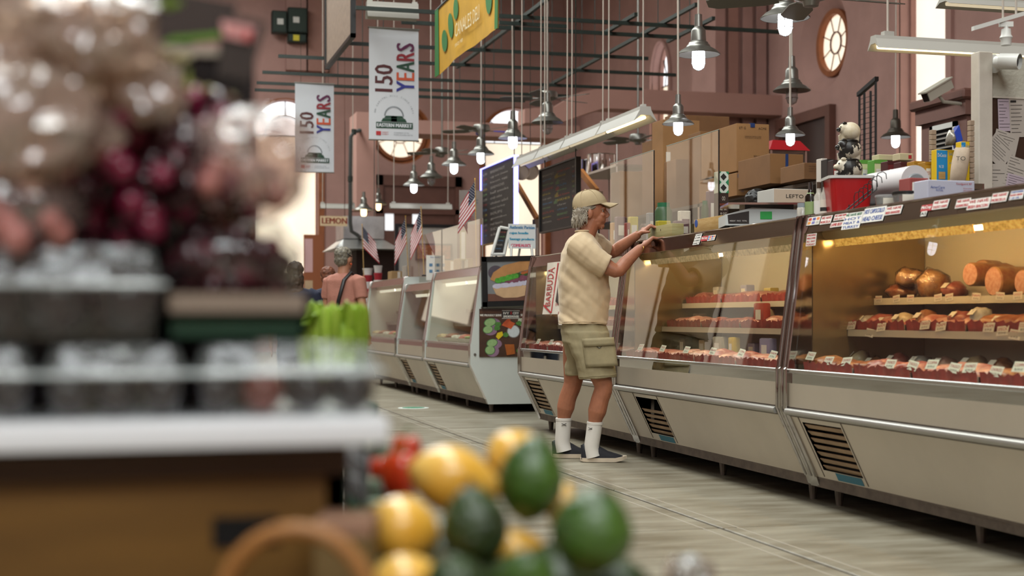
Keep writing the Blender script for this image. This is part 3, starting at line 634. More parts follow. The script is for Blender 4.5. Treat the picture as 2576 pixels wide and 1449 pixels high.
# banners
BANNER = mat('banner_vinyl', '#d0d3d8', .5, var=.03, vs=2)
MAROON = mat('maroon_ink', '#4e1a1d', .6); CRIMSON = mat('crimson_ink', '#8c1c28', .6); FOREST = mat('forest_ink', '#123f2a', .6); ORANGE = mat('orange_ink', '#c5502c', .6); NAVY = mat('navy_ink', '#2a2f86', .6); PURPLE = mat('purple_ink', '#5a1844', .6); GREYI = mat('grey_ink', '#7f858a', .6)
def banner150(x0, y0, x1, y1, Y, label):
    a = PY((x0+x1)/2, y0, Y); wd = XatY(x1, Y)-XatY(x0, Y); h = a.z-PY((x0+x1)/2, y1, Y).z; X = XatY(x0, Y); z = a.z-h
    t = thing('anniversary_banner', label, 'banner', (X+wd/2, Y, z), group='anniversary banners')
    MB().grid(lambda u, v: (X+u*wd, Y-.006*math.sin(u*3+v*2), z+v*h), 6, 12).build('vinyl_sheet', BANNER, t)
    MB().cyl((X-.01, Y, a.z), (X+wd+.01, Y, a.z), .012, n=8).build('top_bar', PEWTER, t); MB().cyl((X-.005, Y, z), (X+wd+.005, Y, z), .009, n=8).build('bottom_bar', PEWTER, t)
    for q in (.15, .85): MB().cyl((X+wd*q, Y, a.z), (X+wd*q, Y, ZC), .003, n=5).build('hanger', DARKGREEN, t)
    o = Vector((X, Y-.01, z)); U = lambda u, v: o+UX*u*wd+UP*v*h
    def word(s, u0, v0, L, hh, m, name='lettering'):  # reads upwards
        mb = MB(); put(mb, s, U(u0, v0), UP, -UX, L*h, hh*wd, bold=.006); mb.build(name, m, t, smooth=False)
    word('150', .475, .435, .235, .36, MAROON)
    v = .435
    for ch, L, m in (('Y', .105, NAVY), ('E', .075, ORANGE), ('A', .10, FOREST), ('R', .085, CRIMSON), ('S', .08, PURPLE)):
        word(ch, .91, v+.003, L-.012, .36, m); v += L
    # market emblem: arch, roof, name plate
    mb = MB()
    for j in range(28):
        a0 = math.pi*j/28; a1 = a0+.085
        mb.quad(*[U(.5+r*math.cos(q), .215+r*math.sin(q)*wd/h) for r, q in ((.17, a0), (.2, a0), (.2, a1), (.17, a1))])
    mb.build('emblem_arch', GREYI, t, smooth=False)
    mb = MB(); S = 'ON CAPITOL HILL SINCE 1873'
    for j, ch in enumerate(S):
        if ch == ' ': continue
        q = math.radians(172)-math.radians(164)*j/(len(S)-1); cpt = U(.5+.37*math.cos(q), .225+.37*math.sin(q)*wd/h); tv = (UX*math.sin(q)-UP*math.cos(q)); nv = UX*math.cos(q)+UP*math.sin(q)
        put(mb, ch, cpt, tv, nv, None, .032*wd, cx=True)
    mb.build('arched_lettering', GREYI, t, smooth=False)
    mb = MB(); mb.quad(U(.24, .165), U(.76, .165), U(.72, .195), U(.28, .195)); mb.quad(U(.3, .198), U(.7, .198), U(.66, .218), U(.34, .218)); mb.quad(U(.44, .165), U(.56, .165), U(.56, .215), U(.44, .215)); mb.build('emblem_roof', FOREST, t, smooth=False)
    mb = MB(); mb.quad(U(.14, .105), U(.88, .105), U(.88, .16), U(.14, .16)); mb.build('name_plate', FOREST, t, smooth=False)
    mb = MB(); put(mb, 'EASTERN MARKET', U(.16, .117)-UY*.002, UX, UP, .70*wd, .032*h, bold=.003); mb.build('name_lettering', BANNER, t, smooth=False)
    mb = MB(); mb.quad(U(.14, .042), U(.24, .042), U(.24, .078), U(.14, .078)); put(mb, 'MARKET', U(.26, .062), UX, UP, .13*wd, .012*h); put(mb, 'FAMILY', U(.26, .045), UX, UP, .13*wd, .012*h); mb.build('sponsor_mark', RED, t, smooth=False)
    mb = MB(); put(mb, 'GOVERNMENT OF THE', U(.5, .062), UX, UP, .3*wd, .01*h); put(mb, 'MURIEL BOWSER, MAYOR', U(.5, .042), UX, UP, .38*wd, .012*h); mb.build('small_print', GREYI, t, smooth=False)
dB = F*(4.5-H)/728; banner150(928, 72, 1053, 353, P(990, 72, dB).y, 'larger white anniversary banner reading 150 YEARS sideways, hung before the round window')
dB = F*(4.5-H)/590; banner150(742, 210, 840, 433, P(790, 210, dB).y, 'smaller white anniversary banner reading 150 YEARS, hung before the left arched window')
# yellow stall banner, hung along the aisle
X = 3.48; ya, yb = YatX(1256, X), YatX(1096, X); zb = PX(1096, 195, X).z; zt_ = 4.52
t = thing('yellow_banner', 'yellow and green fabric stall banner with vegetables and white lettering, hung along the aisle', 'banner', (X, (ya+yb)/2, zb))
YEL = mat('yellow_fabric', '#cf9f35', .7, var=.12, vs=3); GRN = mat('banner_green', '#3f7d45', .7)
fold = lambda y: .010*math.sin(y*4)+.003*math.sin(y*11)
by = lambda u, v: Vector((X+fold(u*(yb-ya))*(1.2-v), yb+(ya-yb)*u, zb+(zt_-zb)*v+.03*math.sin(u*3.1)*(1-v)))
MB().grid(by, 40, 8).build('fabric', YEL, t)
def patch(poly, m, name):
    MB().add([by(*p)-UX*.012 for p in poly], [tuple(range(len(poly)))]).build(name, m, t, smooth=False)
def strip(u0, u1, m, name): MB().grid(lambda a, b: by(u0+(u1-u0)*a, b)-UX*.01, 6, 6).build(name, m, t)
strip(0, .06, GRN, 'green_border'); strip(.965, 1, GRN, 'green_border')
for cu, cv, ru, rv, tt in ((.17, .42, .05, .17, .3), (.29, .55, .055, .2, .5), (.38, .72, .04, .16, .2), (.8, .85, .05, .2, .6), (.88, .45, .05, .2, .2)):
    patch([(cu+ru*math.cos(q)*math.cos(tt)-.25*rv*math.sin(q)*math.sin(tt), cv+rv*math.sin(q)) for q in [2*math.pi*j/16 for j in range(16)]], GRN, 'vegetable_print')
mb = MB(); vs, fs, asp = txt('CANALES DELI'); mb.add([by(.4+.36*a, .28+.2*b)-UX*.03 for a, b in vs], fs); vs, fs, asp = txt('SINCE 1983'); mb.add([by(.4+.12*a, .14+.05*b)-UX*.03 for a, b in vs], fs); mb.build('lettering', mat('banner_white', '#e8ddba', .6), t, smooth=False)
MB().cyl(by(0, 1), by(1, 1), .012, n=8).build('top_bar', DARKGREEN, t)
# framed lattice board, edge of a hanging sign
X = 2.62; ya, yb = YatX(889, X), YatX(822, X); zb = 4.3
t = thing('hanging_board', 'large framed beige board with black edge hanging at the top of the picture', 'sign board', (X, (ya+yb)/2, zb))
box('board_face', mat('pale_lattice', '#a08c7c', .5, var=.25, vs=6, stretch=(1, 6, 2)), t, X-.01, X+.02, ya+.04, yb-.04, zb+.04, zb+2.2)
for a in ((ya, yb, zb, zb+.045), (ya, yb, zb+2.2, zb+2.25), (ya, ya+.05, zb, zb+2.25), (yb-.05, yb, zb, zb+2.25)): box('frame_bar', BLACK, t, X-.03, X+.03, *a)
# row of white strip lights along the stalls
STRIPW = mat('strip_light_housing', '#b5b2aa', .4); STRIPL = mat('strip_light_tube', '#ffe2a8', .4, emit=5); STRIPO = mat('strip_light_tube_dim', '#e9d9b8', .4, emit=.8)
def strip_light(o, u, L, label, tube, w=.07, h=.1, louver=False):
    t = thing('strip_light', label, 'strip light', o, group='white strip lights'); o, u = Vector(o), Vector(u); v = u.cross(UP)
    sec = [(-w*.45, h), (w*.45, h), (w*.5, h*.75), (w, 0), (w*.93, 0), (w*.4, h*.4), (-w*.4, h*.4), (-w*.93, 0), (-w, 0), (-w*.5, h*.75)]
    MB().prism(sec, lambda p: o+v*p[0]+UP*p[1], lambda p: o+u*L+v*p[0]+UP*p[1]).build('housing', STRIPW, t, smooth=False)
    MB().cyl(o+u*.03+UP*h*.25, o+u*(L-.03)+UP*h*.25, .016, n=8).build('tube', tube, t)
    for q in (.06, .94):
        MB().obox(o+u*L*q+UP*(h+.012), u*.03, v*.02, UP*.014).build('clip', STRIPW, t, smooth=False); c = o+u*L*q; MB().tube([c+UP*(h+.02), c+Vector((.01, .02, 1.2)), (c.x, c.y, ZC)], .007, 5).build('hanging_cable', CORD, t)
X = 4.55; Z = 2.74; yy = [YatX(p, X) for p in (1626, 1524, 1432, 1365, 1308)]
for i in range(4): strip_light((X, yy[i]+.02, Z), UY, yy[i+1]-yy[i]-.04, 'white strip light over the stalls, %s from the near end' % ORD[i], STRIPL if i == 0 else STRIPO, .11, .13)
o = PY(2196, 124, P(2330, 120, 7.9).y); strip_light(o, UX, 1.5, 'white strip light above the notice board, one warm tube lit', STRIPL, .06, .075)
o = P(2371, 14, 9.5); strip_light(o, UX, 1.2, 'louvred white light cut by the top edge at upper right', STRIPO, .09, .06)
for a, b, Y, lb in ((806, 892, 26, 'far white strip light beside the lemonade sign'), (981, 1136, 24, 'far white strip light above the flags')):
    o = PY(a, 524, Y); strip_light(o, UX, XatY(b, Y)-o.x, lb, WHITE, .06, .09)
o = PY(922, 44, P(985, 40, 17.0).y); strip_light(o, UX, .62, 'white bracket light at the top edge, above the larger banner', WHITE, .09, .19)
# electrical cabinets high on the far wall
for px0, px1, py0, py1, lb in ((682, 722, 28, 86, 'narrow dark green electrical cabinet high on the far wall'), (722, 773, 20, 86, 'wide dark green electrical cabinet with a small label'), (722, 771, 86, 110, 'short dark green electrical box with a yellow sticker')):
    a, b = PY(px0, py0, 39.6), PY(px1, py1, 39.6); t = thing('electrical_cabinet', lb, 'electrical cabinet', (a.x, 39.6, b.z), group='electrical cabinets')
    bbox('cabinet_body', DARKGREEN, t, a.x+.01, b.x-.01, 39.45, 39.76, b.z, a.z, .02, 1); box('cabinet_door', mat('cabinet_door_green', '#24352c', .4), t, a.x+.05, b.x-.05, 39.43, 39.46, b.z+.04, a.z-.04)
    box('warning_label', mat('label_yellow', '#d8c93a', .5) if py0 == 86 else WHITE, t, a.x+.15, a.x+.32, 39.42, 39.435, (a.z+b.z)/2-.08, (a.z+b.z)/2+.08)
# conduit down the far stalls
t = thing('conduit', 'grey conduit bending down from the pink shaft to the steel hood', 'conduit', PY(886, 330, 26)); pts = [PY(x, y, 25.85) for x, y in ((905, 328), (890, 332), (882, 345), (881, 450), (881, 560), (884, 582), (900, 592))]; pts = [PY(905, 328, 28.1)]+pts+[PY(906, 597, 26.6)]
MB().tube(pts, .035, 8).build('pipe', mat('conduit_grey', '#4a4c4a', .5, .4), t)
for q in (2, 4): MB().cyl(pts[q]-UP*.05, pts[q]+UP*.05, .045, n=8).build('coupling', DARKGREEN, t)
# ---------------------------------------------------------------- on and behind the near counters
ZT = 1.474
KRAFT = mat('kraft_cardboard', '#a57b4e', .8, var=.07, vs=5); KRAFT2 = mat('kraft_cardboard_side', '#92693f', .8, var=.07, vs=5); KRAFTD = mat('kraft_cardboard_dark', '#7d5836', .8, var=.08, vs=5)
PRINTK = mat('carton_print', '#4b3522', .8); CTAPE = mat('blue_tape', '#1d3a70', .5); PRINTB = mat('carton_blue_print', '#3f5f8c', .8)
LUMBER = mat('green_tinged_lumber', '#b0a878', .7, c2='#9a8a55', vs=7, stretch=(1, .2, 8)); LUMBER2 = mat('pale_pine', '#c2a068', .7, c2='#ad8648', vs=6, stretch=(.3, 1, 8))
# cards stuck on the steel headers
def header_card(px0, py0, px1, py1, lines, label, base=None, glassy=False, name='counter_sign'):
    X = XC+(.098 if not glassy else .082)
    y1, y0 = YatX(px0, X), YatX(px1, X); d = PX((px0+px1)/2, 800, X); a = PX((px0+px1)/2, py0, X).z; b = PX((px0+px1)/2, py1, X).z
    up = Vector((.028, 0, .083)).normalized() if not glassy else Vector((.085, 0, .69)).normalized(); u = -UY; nrm = Vector((-up.z, 0, up.x))
    zc = (a+b)/2; base_x = XC+(.088+(zc-1.386)/.081*.030 if not glassy else .012+(zc-.69)/.696*.083); o = Vector((base_x, (y0+y1)/2, zc))+nrm*.004
    wd, h = y1-y0, a-b; t = thing(name, label, 'sign', o, group='small signs on the counter headers')
    MB().obox(o, u*wd/2, up*h/2, nrm*.0008).build('card', base or WHITEP, t, smooth=False)
    n = len(lines)
    for i, (s, m) in enumerate(lines):
        if not s: continue
        mb = MB(); hh = h/n*.62; put(mb, s, o-u*wd*.45+up*(h/2-h*(i+1)/n+h/n*.2)+nrm*.0015, u, up, wd*.9, hh, bold=.0012); mb.build('lettering', m, t, smooth=False)
    return t, o, u, up, nrm, wd, h
RS = (
 (2063, 543, 2090, 565, [('WE HAVE', RED), ('MORCILLA', RED)], 'white card with red lettering, second from the steel post'),
 (2096, 538, 2128, 555, [('WE CARRY BERK', RED), ('SELECT', RED)], 'small white card above another one, left of the hot capocollo sign'),
 (2093, 559, 2124, 572, [('LAMB BEEF', RED)], 'narrow white card with one red line, under a small card'),
 (2124, 534, 2169, 578, [('WE HAVE BEEF', GREENP), ('HOT', BLUEP), ('MEAT &', BLUEP), ('TURKEY', BLUEP)], 'large white card hanging below the header edge, blue and green lettering'),
 (2170, 521, 2225, 560, [('HOT CAPOCOLLO', BLUEP), ('HEAD CHEESE', BLUEP)], 'wide white card reading HOT CAPOCOLLO HEAD CHEESE in blue'),
 (2226, 518, 2266, 541, [('WE HAVE', RED), ('IRISH BANGERS', RED)], 'white card reading IRISH BANGERS in red'),
 (2345, 503, 2384, 527, [('WE HAVE', RED), ('TASSO HAM', RED)], 'white card reading TASSO HAM beside the red badge'),
 (2405, 500, 2440, 524, [('WE HAVE', RED), ('GUANCIALE', RED)], 'white card reading GUANCIALE, partly under the next card'),
 (2437, 499, 2492, 527, [('WE HAVE:', RED), ('IRISH BACON', RED)], 'wide white card reading IRISH BACON'),
 (2494, 485, 2533, 510, [('WE HAVE', RED), ('MORCILLA', RED)], 'white card reading MORCILLA right of the irish bacon card'),
 (2540, 479, 2574, 503, [('CUSTOMERS', BLUEP), ('PLEASE ORDER', RED), ('1 LB OR +', BLUEP)], 'white card with blue and red lines at the picture edge'),
 (2321, 532, 2335, 545, [('A5', BLACKP)], 'tiny white tag under the red badge'))
for a in RS: header_card(*a)
header_card(2317, 515, 2344, 532, [('McCray', WHITEP)], 'red maker badge with white script on the right counter header', RED)
header_card(2027, 588, 2051, 619, [('ORDERS', RED), ('WELCOME', RED), ('ALL DAY', RED), ('TODAY', RED)], 'upright card with red lines taped to the glass near the steel post', None, True)
header_card(1746, 588, 1762, 617, [('CASH', BLACKP), ('OR', BLACKP), ('CARD', BLACKP), ('ONLY', BLACKP)], 'upright white card on the header near the hands of the man')
header_card(1764, 594, 1780, 607, [('McCray', WHITEP)], 'small red maker badge on the header the man leans on', RED)
for a in ((2020, 546, 2060, 568, 'white payment card sticker beside the steel post'), (1781, 592, 1799, 606, 'small payment card sticker beside the red badge near the man')):
    t, o, u, up, nrm, wd, h = header_card(*a[:4], [('', RED)], a[4])
    for k, (cx, c1, c2) in enumerate(((-.36, '#2f6fb5', '#2f6fb5'), (-.12, '#c33b27', '#d88a2a'), (.13, '#3d3f8f', '#6a6aa8'), (.37, '#d9772e', '#b8b3aa'))):
        for q, cc in ((.22, c1), (-.22, c2)): MB().obox(o+u*wd*cx+up*h*q+nrm*.0012, u*wd*.09, up*h*.16, nrm*.0004).build('card_logo', mat('logo'+cc, cc, .5), t, smooth=False)

def obj_box(name, label, cat, px0, py0, px1, py1, X, dep, mface, mside=None, grp=None, z0=None, bev=.003):
    """box whose front (towards the aisle's near end) shows between the given pixels; dep = size along X"""
    Y = PX((px0+px1)/2, 800, X).y; a = PY(px0, py0, Y); b = PY(px1, py1, Y); zb = b.z if z0 is None else z0
    t = thing(name, label, cat, ((a.x+b.x)/2, Y, zb), group=grp)
    o = bbox('box_body', mside or mface, t, a.x, b.x, Y, Y+dep, zb, a.z, bev, 1); box('box_front', mface, t, a.x+bev, b.x-bev, Y-.001, Y+.002, zb+bev, a.z-bev)
    return t, Vector((a.x, Y-.0025, zb)), b.x-a.x, a.z-zb
def lab(t, o, wd, h, items):
    """printed lines on the near face: (text, u, v, width, height, material) in fractions"""
    for s, u, v, w_, hh, m in items:
        mb = MB()
        if s is None: mb.quad(o+UX*wd*u+UP*h*v, o+UX*wd*(u+w_)+UP*h*v, o+UX*wd*(u+w_)+UP*h*(v+hh), o+UX*wd*u+UP*h*(v+hh))
        else: put(mb, s, o+UX*wd*u+UP*h*v-UY*.0008, UX, UP, wd*w_, h*hh)
        mb.build('print', m, t, smooth=False)
# rear shelf behind the right counter, and the tall storage rack farther back
WOODB = mat('dark_shelf_wood', '#5a4636', .6, var=.15, vs=4)
t = thing('rear_shelf', 'wooden shelf behind the right counter holding cartons and the cow figurine', 'shelf', (4.3, 7.4, 0))
box('shelf_board', WOODB, t, 4.2, 4.37, 6.6, 8.6, 1.63, 1.66); box('shelf_board', WOODB, t, 4.2, 4.37, 6.6, 8.6, 1.1, 1.13)
for x in (4.2, 4.34):
    for y in (6.62, 7.5, 8.52): box('post', WOODB, t, x, x+.03, y, y+.03, 0, 1.63)
box('back_board', BROWN, t, 4.37, 4.38, 6.6, 8.6, .2, 1.66)
t = thing('storage_rack', 'steel storage rack loaded with cardboard cartons behind the middle counter', 'rack', (5.4, 11.4, 0))
ZR = 1.98
for z in (.3, 1.1, ZR-.03): box('rack_shelf', mat('rack_grey', '#7d756c', .5, .4), t, 4.98, 5.85, 8.9, 15.2, z, z+.03)
for x in (4.98, 5.81):
    for y in (8.9, 11.9, 15.16): box('rack_post', STEEL, t, x, x+.04, y, y+.04, 0, ZR)
box('rack_back', mat('rack_back_panel', '#8a7263', .7), t, 5.83, 5.85, 8.9, 15.2, .3, ZR)
g = 'cardboard cartons on the rack'
t, o, wd, h = obj_box('carton', 'tall kraft carton with small printed symbols and blue tape on top', 'carton', 1853, 310, 1935, 433, 5.05, .75, KRAFT, KRAFT2, g)
lab(t, o, wd, h, [('ACME', .66, .88, .25, .05, PRINTK), ('ET G', .08, .88, .2, .05, PRINTK), ('HANDLE WITH CARE', .25, .72, .5, .025, PRINTK), ('DO NOT STACK', .25, .69, .5, .02, PRINTK), ('SERVING', .52, .30, .25, .04, PRINTK), ('PAPER GOODS 12 CT', .52, .25, .38, .025, PRINTK), (None, .52, .06, .36, .09, PRINTK), ('FRAGILE', .55, .08, .3, .05, KRAFT)])
box('tape_tab', CTAPE, t, o.x+wd*.42, o.x+wd*.55, o.y-.004, o.y+.03, o.z+h-.03, o.z+h+.006)
t, o, wd, h = obj_box('carton', 'wide kraft carton with a blue printed band, under the tall carton', 'carton', 1853, 434, 1936, 494, 5.05, .8, KRAFT, KRAFT2, g)
lab(t, o, wd, h, [(None, .03, .77, .95, .17, PRINTB), ('DIXIE', .08, .80, .3, .11, KRAFT), ('CUPS', .62, .80, .3, .11, KRAFT), ('COUNT 500', .55, .66, .4, .08, PRINTB), ('HOT', .05, .55, .2, .07, PRINTB), ('OO', .12, .15, .1, .1, PRINTB), ('O', .87, .1, .07, .12, PRINTB)])
t, o, wd, h = obj_box('carton', 'kraft carton sealed with a vertical strip of blue tape', 'carton', 1937, 386, 2021, 464, 5.0, .6, KRAFT2, KRAFTD, g)
box('tape_strip', CTAPE, t, o.x+wd*.46, o.x+wd*.54, o.y-.002, o.y+.002, o.z+h*.03, o.z+h)
t, o, wd, h = obj_box('carton', 'small brown carton with faint print right of the blue-taped carton', 'carton', 2023, 409, 2068, 452, 4.95, .4, KRAFTD, KRAFTD, g)
lab(t, o, wd, h, [('PRODUCT', .25, .75, .6, .07, PRINTK), ('KEEP DRY', .25, .6, .6, .07, PRINTK), ('KEEP COOL', .25, .45, .6, .07, PRINTK)])
t, o, wd, h = obj_box('carton', 'kraft carton high behind the plexiglass with a white label', 'carton', 1668, 300, 1760, 395, 5.25, .3, KRAFT, KRAFT2, g, z0=ZR+.001)
lab(t, o, wd, h, [(None, .08, .3, .12, .35, WHITEP)])
t, o, wd, h = obj_box('carton', 'broad dark carton at the top of the stack behind the lamp', 'carton', 1690, 288, 1835, 350, 5.75, .2, KRAFTD, KRAFTD, g, z0=ZR+.001)
t, o, wd, h = obj_box('carton', 'kraft carton with a white label left of the stack, partly behind the plexiglass', 'carton', 1640, 352, 1692, 478, 5.2, .28, KRAFT2, KRAFTD, g, z0=ZR+.001)
lab(t, o, wd, h, [(None, .55, .6, .2, .2, WHITEP)])
for i, (a, b, c, d) in enumerate(((1762, 330, 1850, 400), (1700, 400, 1850, 492), (1560, 430, 1640, 500))):
    obj_box('carton', ['kraft carton seen through the plexiglass beside the tall carton', 'wide carton seen low through the plexiglass', 'carton behind the first plexiglass panel'][i], 'carton', a, b, c, d, 5.3, .3, (KRAFT2, KRAFTD, KRAFT2)[i], KRAFTD, g, z0=ZR+.001)
# popcorn machine
Y = 12.6; a, b = PY(1938, 350, Y), PY(2030, 465, Y); t = thing('popcorn_machine', 'popcorn machine with a red roof above the taped carton', 'popcorn machine', ((a.x+b.x)/2, Y, b.z))
m = MB(); zr = PY(1980, 378, Y).z; m.ring_loft([[(a.x-.02, Y-.03, zr), (b.x+.02, Y-.03, zr), (b.x+.02, Y+.4, zr), (a.x-.02, Y+.4, zr)], [(a.x+.05, Y+.05, a.z), (b.x-.05, Y+.05, a.z), (b.x-.05, Y+.34, a.z), (a.x+.05, Y+.34, a.z)]])
m.build('roof', mat('popcorn_red', '#a81f26', .35), t, smooth=False)
for x in (a.x, b.x-.02):
    for y in (Y, Y+.36): box('corner_post', CHROME, t, x, x+.02, y, y+.02, b.z-.35, zr)
box('window_pane', CASEGLASS, t, a.x+.02, b.x-.02, Y+.005, Y+.008, b.z-.1, zr); box('cabinet', mat('popcorn_red'), t, a.x, b.x, Y, Y+.38, b.z-.55, b.z-.1); box('kettle_rack', STEEL, t, a.x+.08, b.x-.08, Y+.1, Y+.25, zr-.12, zr-.03)
zb_ = b.z-.55
t = thing('cooler_cabinet', 'grey cabinet behind the cartons that carries the popcorn machine', 'cabinet', ((a.x+b.x)/2, Y+.2, 0)); bbox('cabinet_body', mat('cabinet_grey', '#6d5f57', .5), t, a.x-.06, a.x+.8, Y-.1, Y+.7, .08, zb_, .01, 1); box('plinth', DARK, t, a.x-.04, a.x+.78, Y-.08, Y+.68, 0, .08)

# plexiglass panels with lumber blocks
PLEXI = glass('plexiglass', '#f4efe6', .1, 0)
for a, b, lb in ((1645, 1535, 'first plexiglass panel on the counter top beside the face of the man'), (1808, 1677, 'second plexiglass panel on the counter top between carton stack and lamp')):
    X = 3.56; y0, y1 = YatX(a, X), YatX(b, X); t = thing('plexiglass_panel', lb, 'screen', (X, (y0+y1)/2, ZT), group='plexiglass panels')
    MB().quad((X, y0, ZT), (X, y1, ZT), (X, y1, 2.12), (X, y0, 2.12)).build('sheet', PLEXI, t, smooth=False)
    box('near_edge', mat('plexi_edge', '#2a211e', .3), t, X-.004, X+.004, y0-.006, y0, ZT, 2.12); box('top_edge', mat('plexi_edge_pale', '#9aa59a', .3), t, X-.003, X+.003, y0, y1, 2.12, 2.124)
for a, b, c, d, lb in ((1630, 572, 1690, 604, 'pale green-tinged lumber block under the hand of the man'), (1746, 553, 1815, 588, 'longer lumber block with a blue oval sticker')):
    X = 3.46; p0, p1 = PX(a, b, X), PX(c, d, X); t = thing('lumber_block', lb, 'wood block', (X, (p0.y+p1.y)/2, ZT), group='lumber blocks')
    bbox('timber', LUMBER if a == 1630 else LUMBER2, t, X, X+.085, p1.y, p0.y, ZT, max(p0.z, ZT+.08), .004, 2)
    if a == 1746: MB().lathe([(0, .002), (.024, .0015), (.025, 0)], (X, p0.y-.035, ZT+.07), 16, ax=(-1, 0, 0)).build('oval_sticker', BLUEP, t)
    else: MB().lathe([(0, .002), (.006, .0015)], (X, (p0.y+p1.y)/2-.02, ZT+.066), 10, ax=(-1, 0, 0)).build('knot', PRINTK, t)
# goods that stand on the counter behind the plexiglass
GC = [mat('pack_%d' % i, c, .45, var=.1, vs=30) for i, c in enumerate(('#6e4f5c', '#c8b93a', '#d8d2c6', '#4a3330', '#b98a4e', '#8a8f9a', '#3f5a3a', '#caa24c', '#9a2f2a', '#e0dccf'))]
sp = ((1552, 545, 1575, 600, 0), (1585, 545, 1606, 598, 1), (1610, 556, 1640, 596, 3), (1632, 535, 1650, 575, 5), (1648, 510, 1690, 530, 6), (1652, 545, 1690, 572, 2), (1656, 555, 1688, 585, 1), (1700, 555, 1735, 600, 0), (1712, 530, 1738, 558, 9), (1765, 505, 1782, 552, 6), (1784, 480, 1800, 548, 0), (1540, 560, 1552, 600, 4), (1576, 560, 1586, 598, 8))
lbs = ('purple-brown spice packet', 'narrow yellow packet', 'dark brown tin', 'blue-grey packet', 'flat green-lidded tub', 'white jar', 'yellow box', 'stacked purple jars', 'pale carton', 'dark green bottle', 'tall plum coloured box', 'tan packet', 'red packet')
for i, (a, b, c, d, k) in enumerate(sp):
    X = 3.72+.05*(i % 3); Y = YatX((a+c)/2, X); p0, p1 = PY(a, b, Y), PY(c, d, Y); t = thing('grocery_pack', lbs[i]+' on the counter behind the plexiglass', 'grocery pack', ((p0.x+p1.x)/2, Y, ZT), group='groceries behind the plexiglass')
    zz = max(p0.z, ZT+.06)
    if k in (3, 6, 2): MB().lathe([(0, 0), (.5, 0), (.5, .8), (.36, .9), (.36, 1), (0, 1)], (0, 0, 0), 16).v
    if k in (2, 3, 6):
        r = (p1.x-p0.x)/2; h = zz-ZT; MB().lathe([(0, 0), (r, 0), (r, h*.8), (r*.75, h*.9), (0, h*.9)], ((p0.x+p1.x)/2, Y, ZT), 16).build('jar_body', GC[k], t); MB().lathe([(r*.7, h*.9), (r*.7, h), (0, h)], ((p0.x+p1.x)/2, Y, ZT), 14).build('lid', BLACK if k != 6 else GREENP, t)
    else:
        bbox('pack_body', GC[k], t, p0.x, p1.x, Y, Y+.06, ZT, zz, .004, 1); box('pack_label', WHITEP if k != 9 else GC[0], t, p0.x+.012, p1.x-.012, Y-.001, Y+.001, ZT+(zz-ZT)*.45, ZT+(zz-ZT)*.75)
# patterned green box on a brown box, at the edge of the plexiglass
X = 3.62; Y = YatX(1820, X); p0, p1 = PY(1807, 431, Y), PY(1833, 486, Y); pz = PY(1820, 560, Y).z
t = thing('cookie_box', 'dark brown packet with orange lettering under the green diamond box', 'box', ((p0.x+p1.x)/2, Y, ZT)); bbox('packet_body', mat('choc_brown', '#35231c', .5), t, p0.x, p1.x, Y, Y+.07, ZT, p1.z, .003, 1)
lab(t, Vector((p0.x, Y-.001, ZT)), p1.x-p0.x, p1.z-ZT, [('OO', .35, .82, .3, .1, CARD), ('MILK CHOCOLATE', .1, .70, .8, .05, ORANGE), ('NET WT', .15, .58, .7, .05, CARD), ('8 OZ', .2, .48, .6, .05, CARD), ('ALMONDS', .1, .35, .8, .05, ORANGE)])
t = thing('diamond_box', 'small box with green and white diamond pattern stacked on a brown packet', 'box', ((p0.x+p1.x)/2, Y, p1.z)); bbox('box_body', mat('mint_white', '#d9e3d6', .5), t, p0.x, p1.x, Y, Y+.07, p1.z, p0.z, .002, 1)
wd, h = p1.x-p0.x, p0.z-p1.z; GRB = mat('diamond_green', '#2b8a5c', .5)
for i in range(3):
    for j in range(5):
        c = Vector((p0.x+wd*i/2, Y-.0015, p1.z+h*j/4)); 
        if (i+j) % 2 == 0 or (i == 1 and j in (1, 3)):
            k = .30 if (i+j) % 2 == 0 else .14; mm = GRB if (i+j) % 2 == 0 and not (i == 1) else BLACKP
            q = [(c+UX*wd*k*a_+UP*h*k*.55*b_) for a_, b_ in ((0, -1), (1, 0), (0, 1), (-1, 0))]; q = [Vector((min(max(v.x, p0.x), p1.x), v.y, min(max(v.z, p1.z), p0.z))) for v in q]
            MB().add(q, [(0, 1, 2, 3)]).build('diamond', mm, t, smooth=False)
# weighing scale
c = P(1918, 560, 8.35); c.z = ZT; t = thing('counter_scale', 'white counter scale with steel platter and a green sticker', 'scale', c)
wd = .235; e = lambda a, b, z: c+RT*a+FW*b+UP*(z-ZT)
body = [(-wd, ZT+.012), (-wd*1.0, ZT+.075), (-wd*.35, ZT+.115), (wd*1.05, ZT+.10), (wd*1.08, ZT+.04), (wd*.2, ZT+.012)]
MB().prism(body, lambda p: e(p[0], -.12, p[1]), lambda p: e(p[0], .16, p[1])).build('housing', mat('scale_white', '#c9cdca', .4), t, smooth=False)
MB().prism([(-wd*.93, ZT+.022), (-wd*.95, ZT+.072), (-wd*.42, ZT+.095), (-wd*.42, ZT+.022)], lambda p: e(p[0], -.122, p[1]), lambda p: e(p[0], -.119, p[1])).build('display_panel', mat('scale_panel', '#2a2624', .3), t, smooth=False)
MB().obox(e(.02, -.01, ZT+.135), RT*wd*1.05, FW*.16, UP*.006).build('platter', CHROME, t); MB().obox(e(.02, -.01, ZT+.118), RT*wd*.6, FW*.1, UP*.012).build('platter_support', BLACK, t)
m = MB(); put(m, 'WEIGHT   PRICE   TOTAL', e(-wd*.9, -.1235, ZT+.034), RT, UP, .1, .008); m.build('panel_lettering', WHITEP, t, smooth=False)
MB().obox(e(.0, -.122, ZT+.07), RT*.034, UP*.022, FW*.001).build('green_sticker', mat('sticker_bright_green', '#23a344', .5), t, smooth=False)
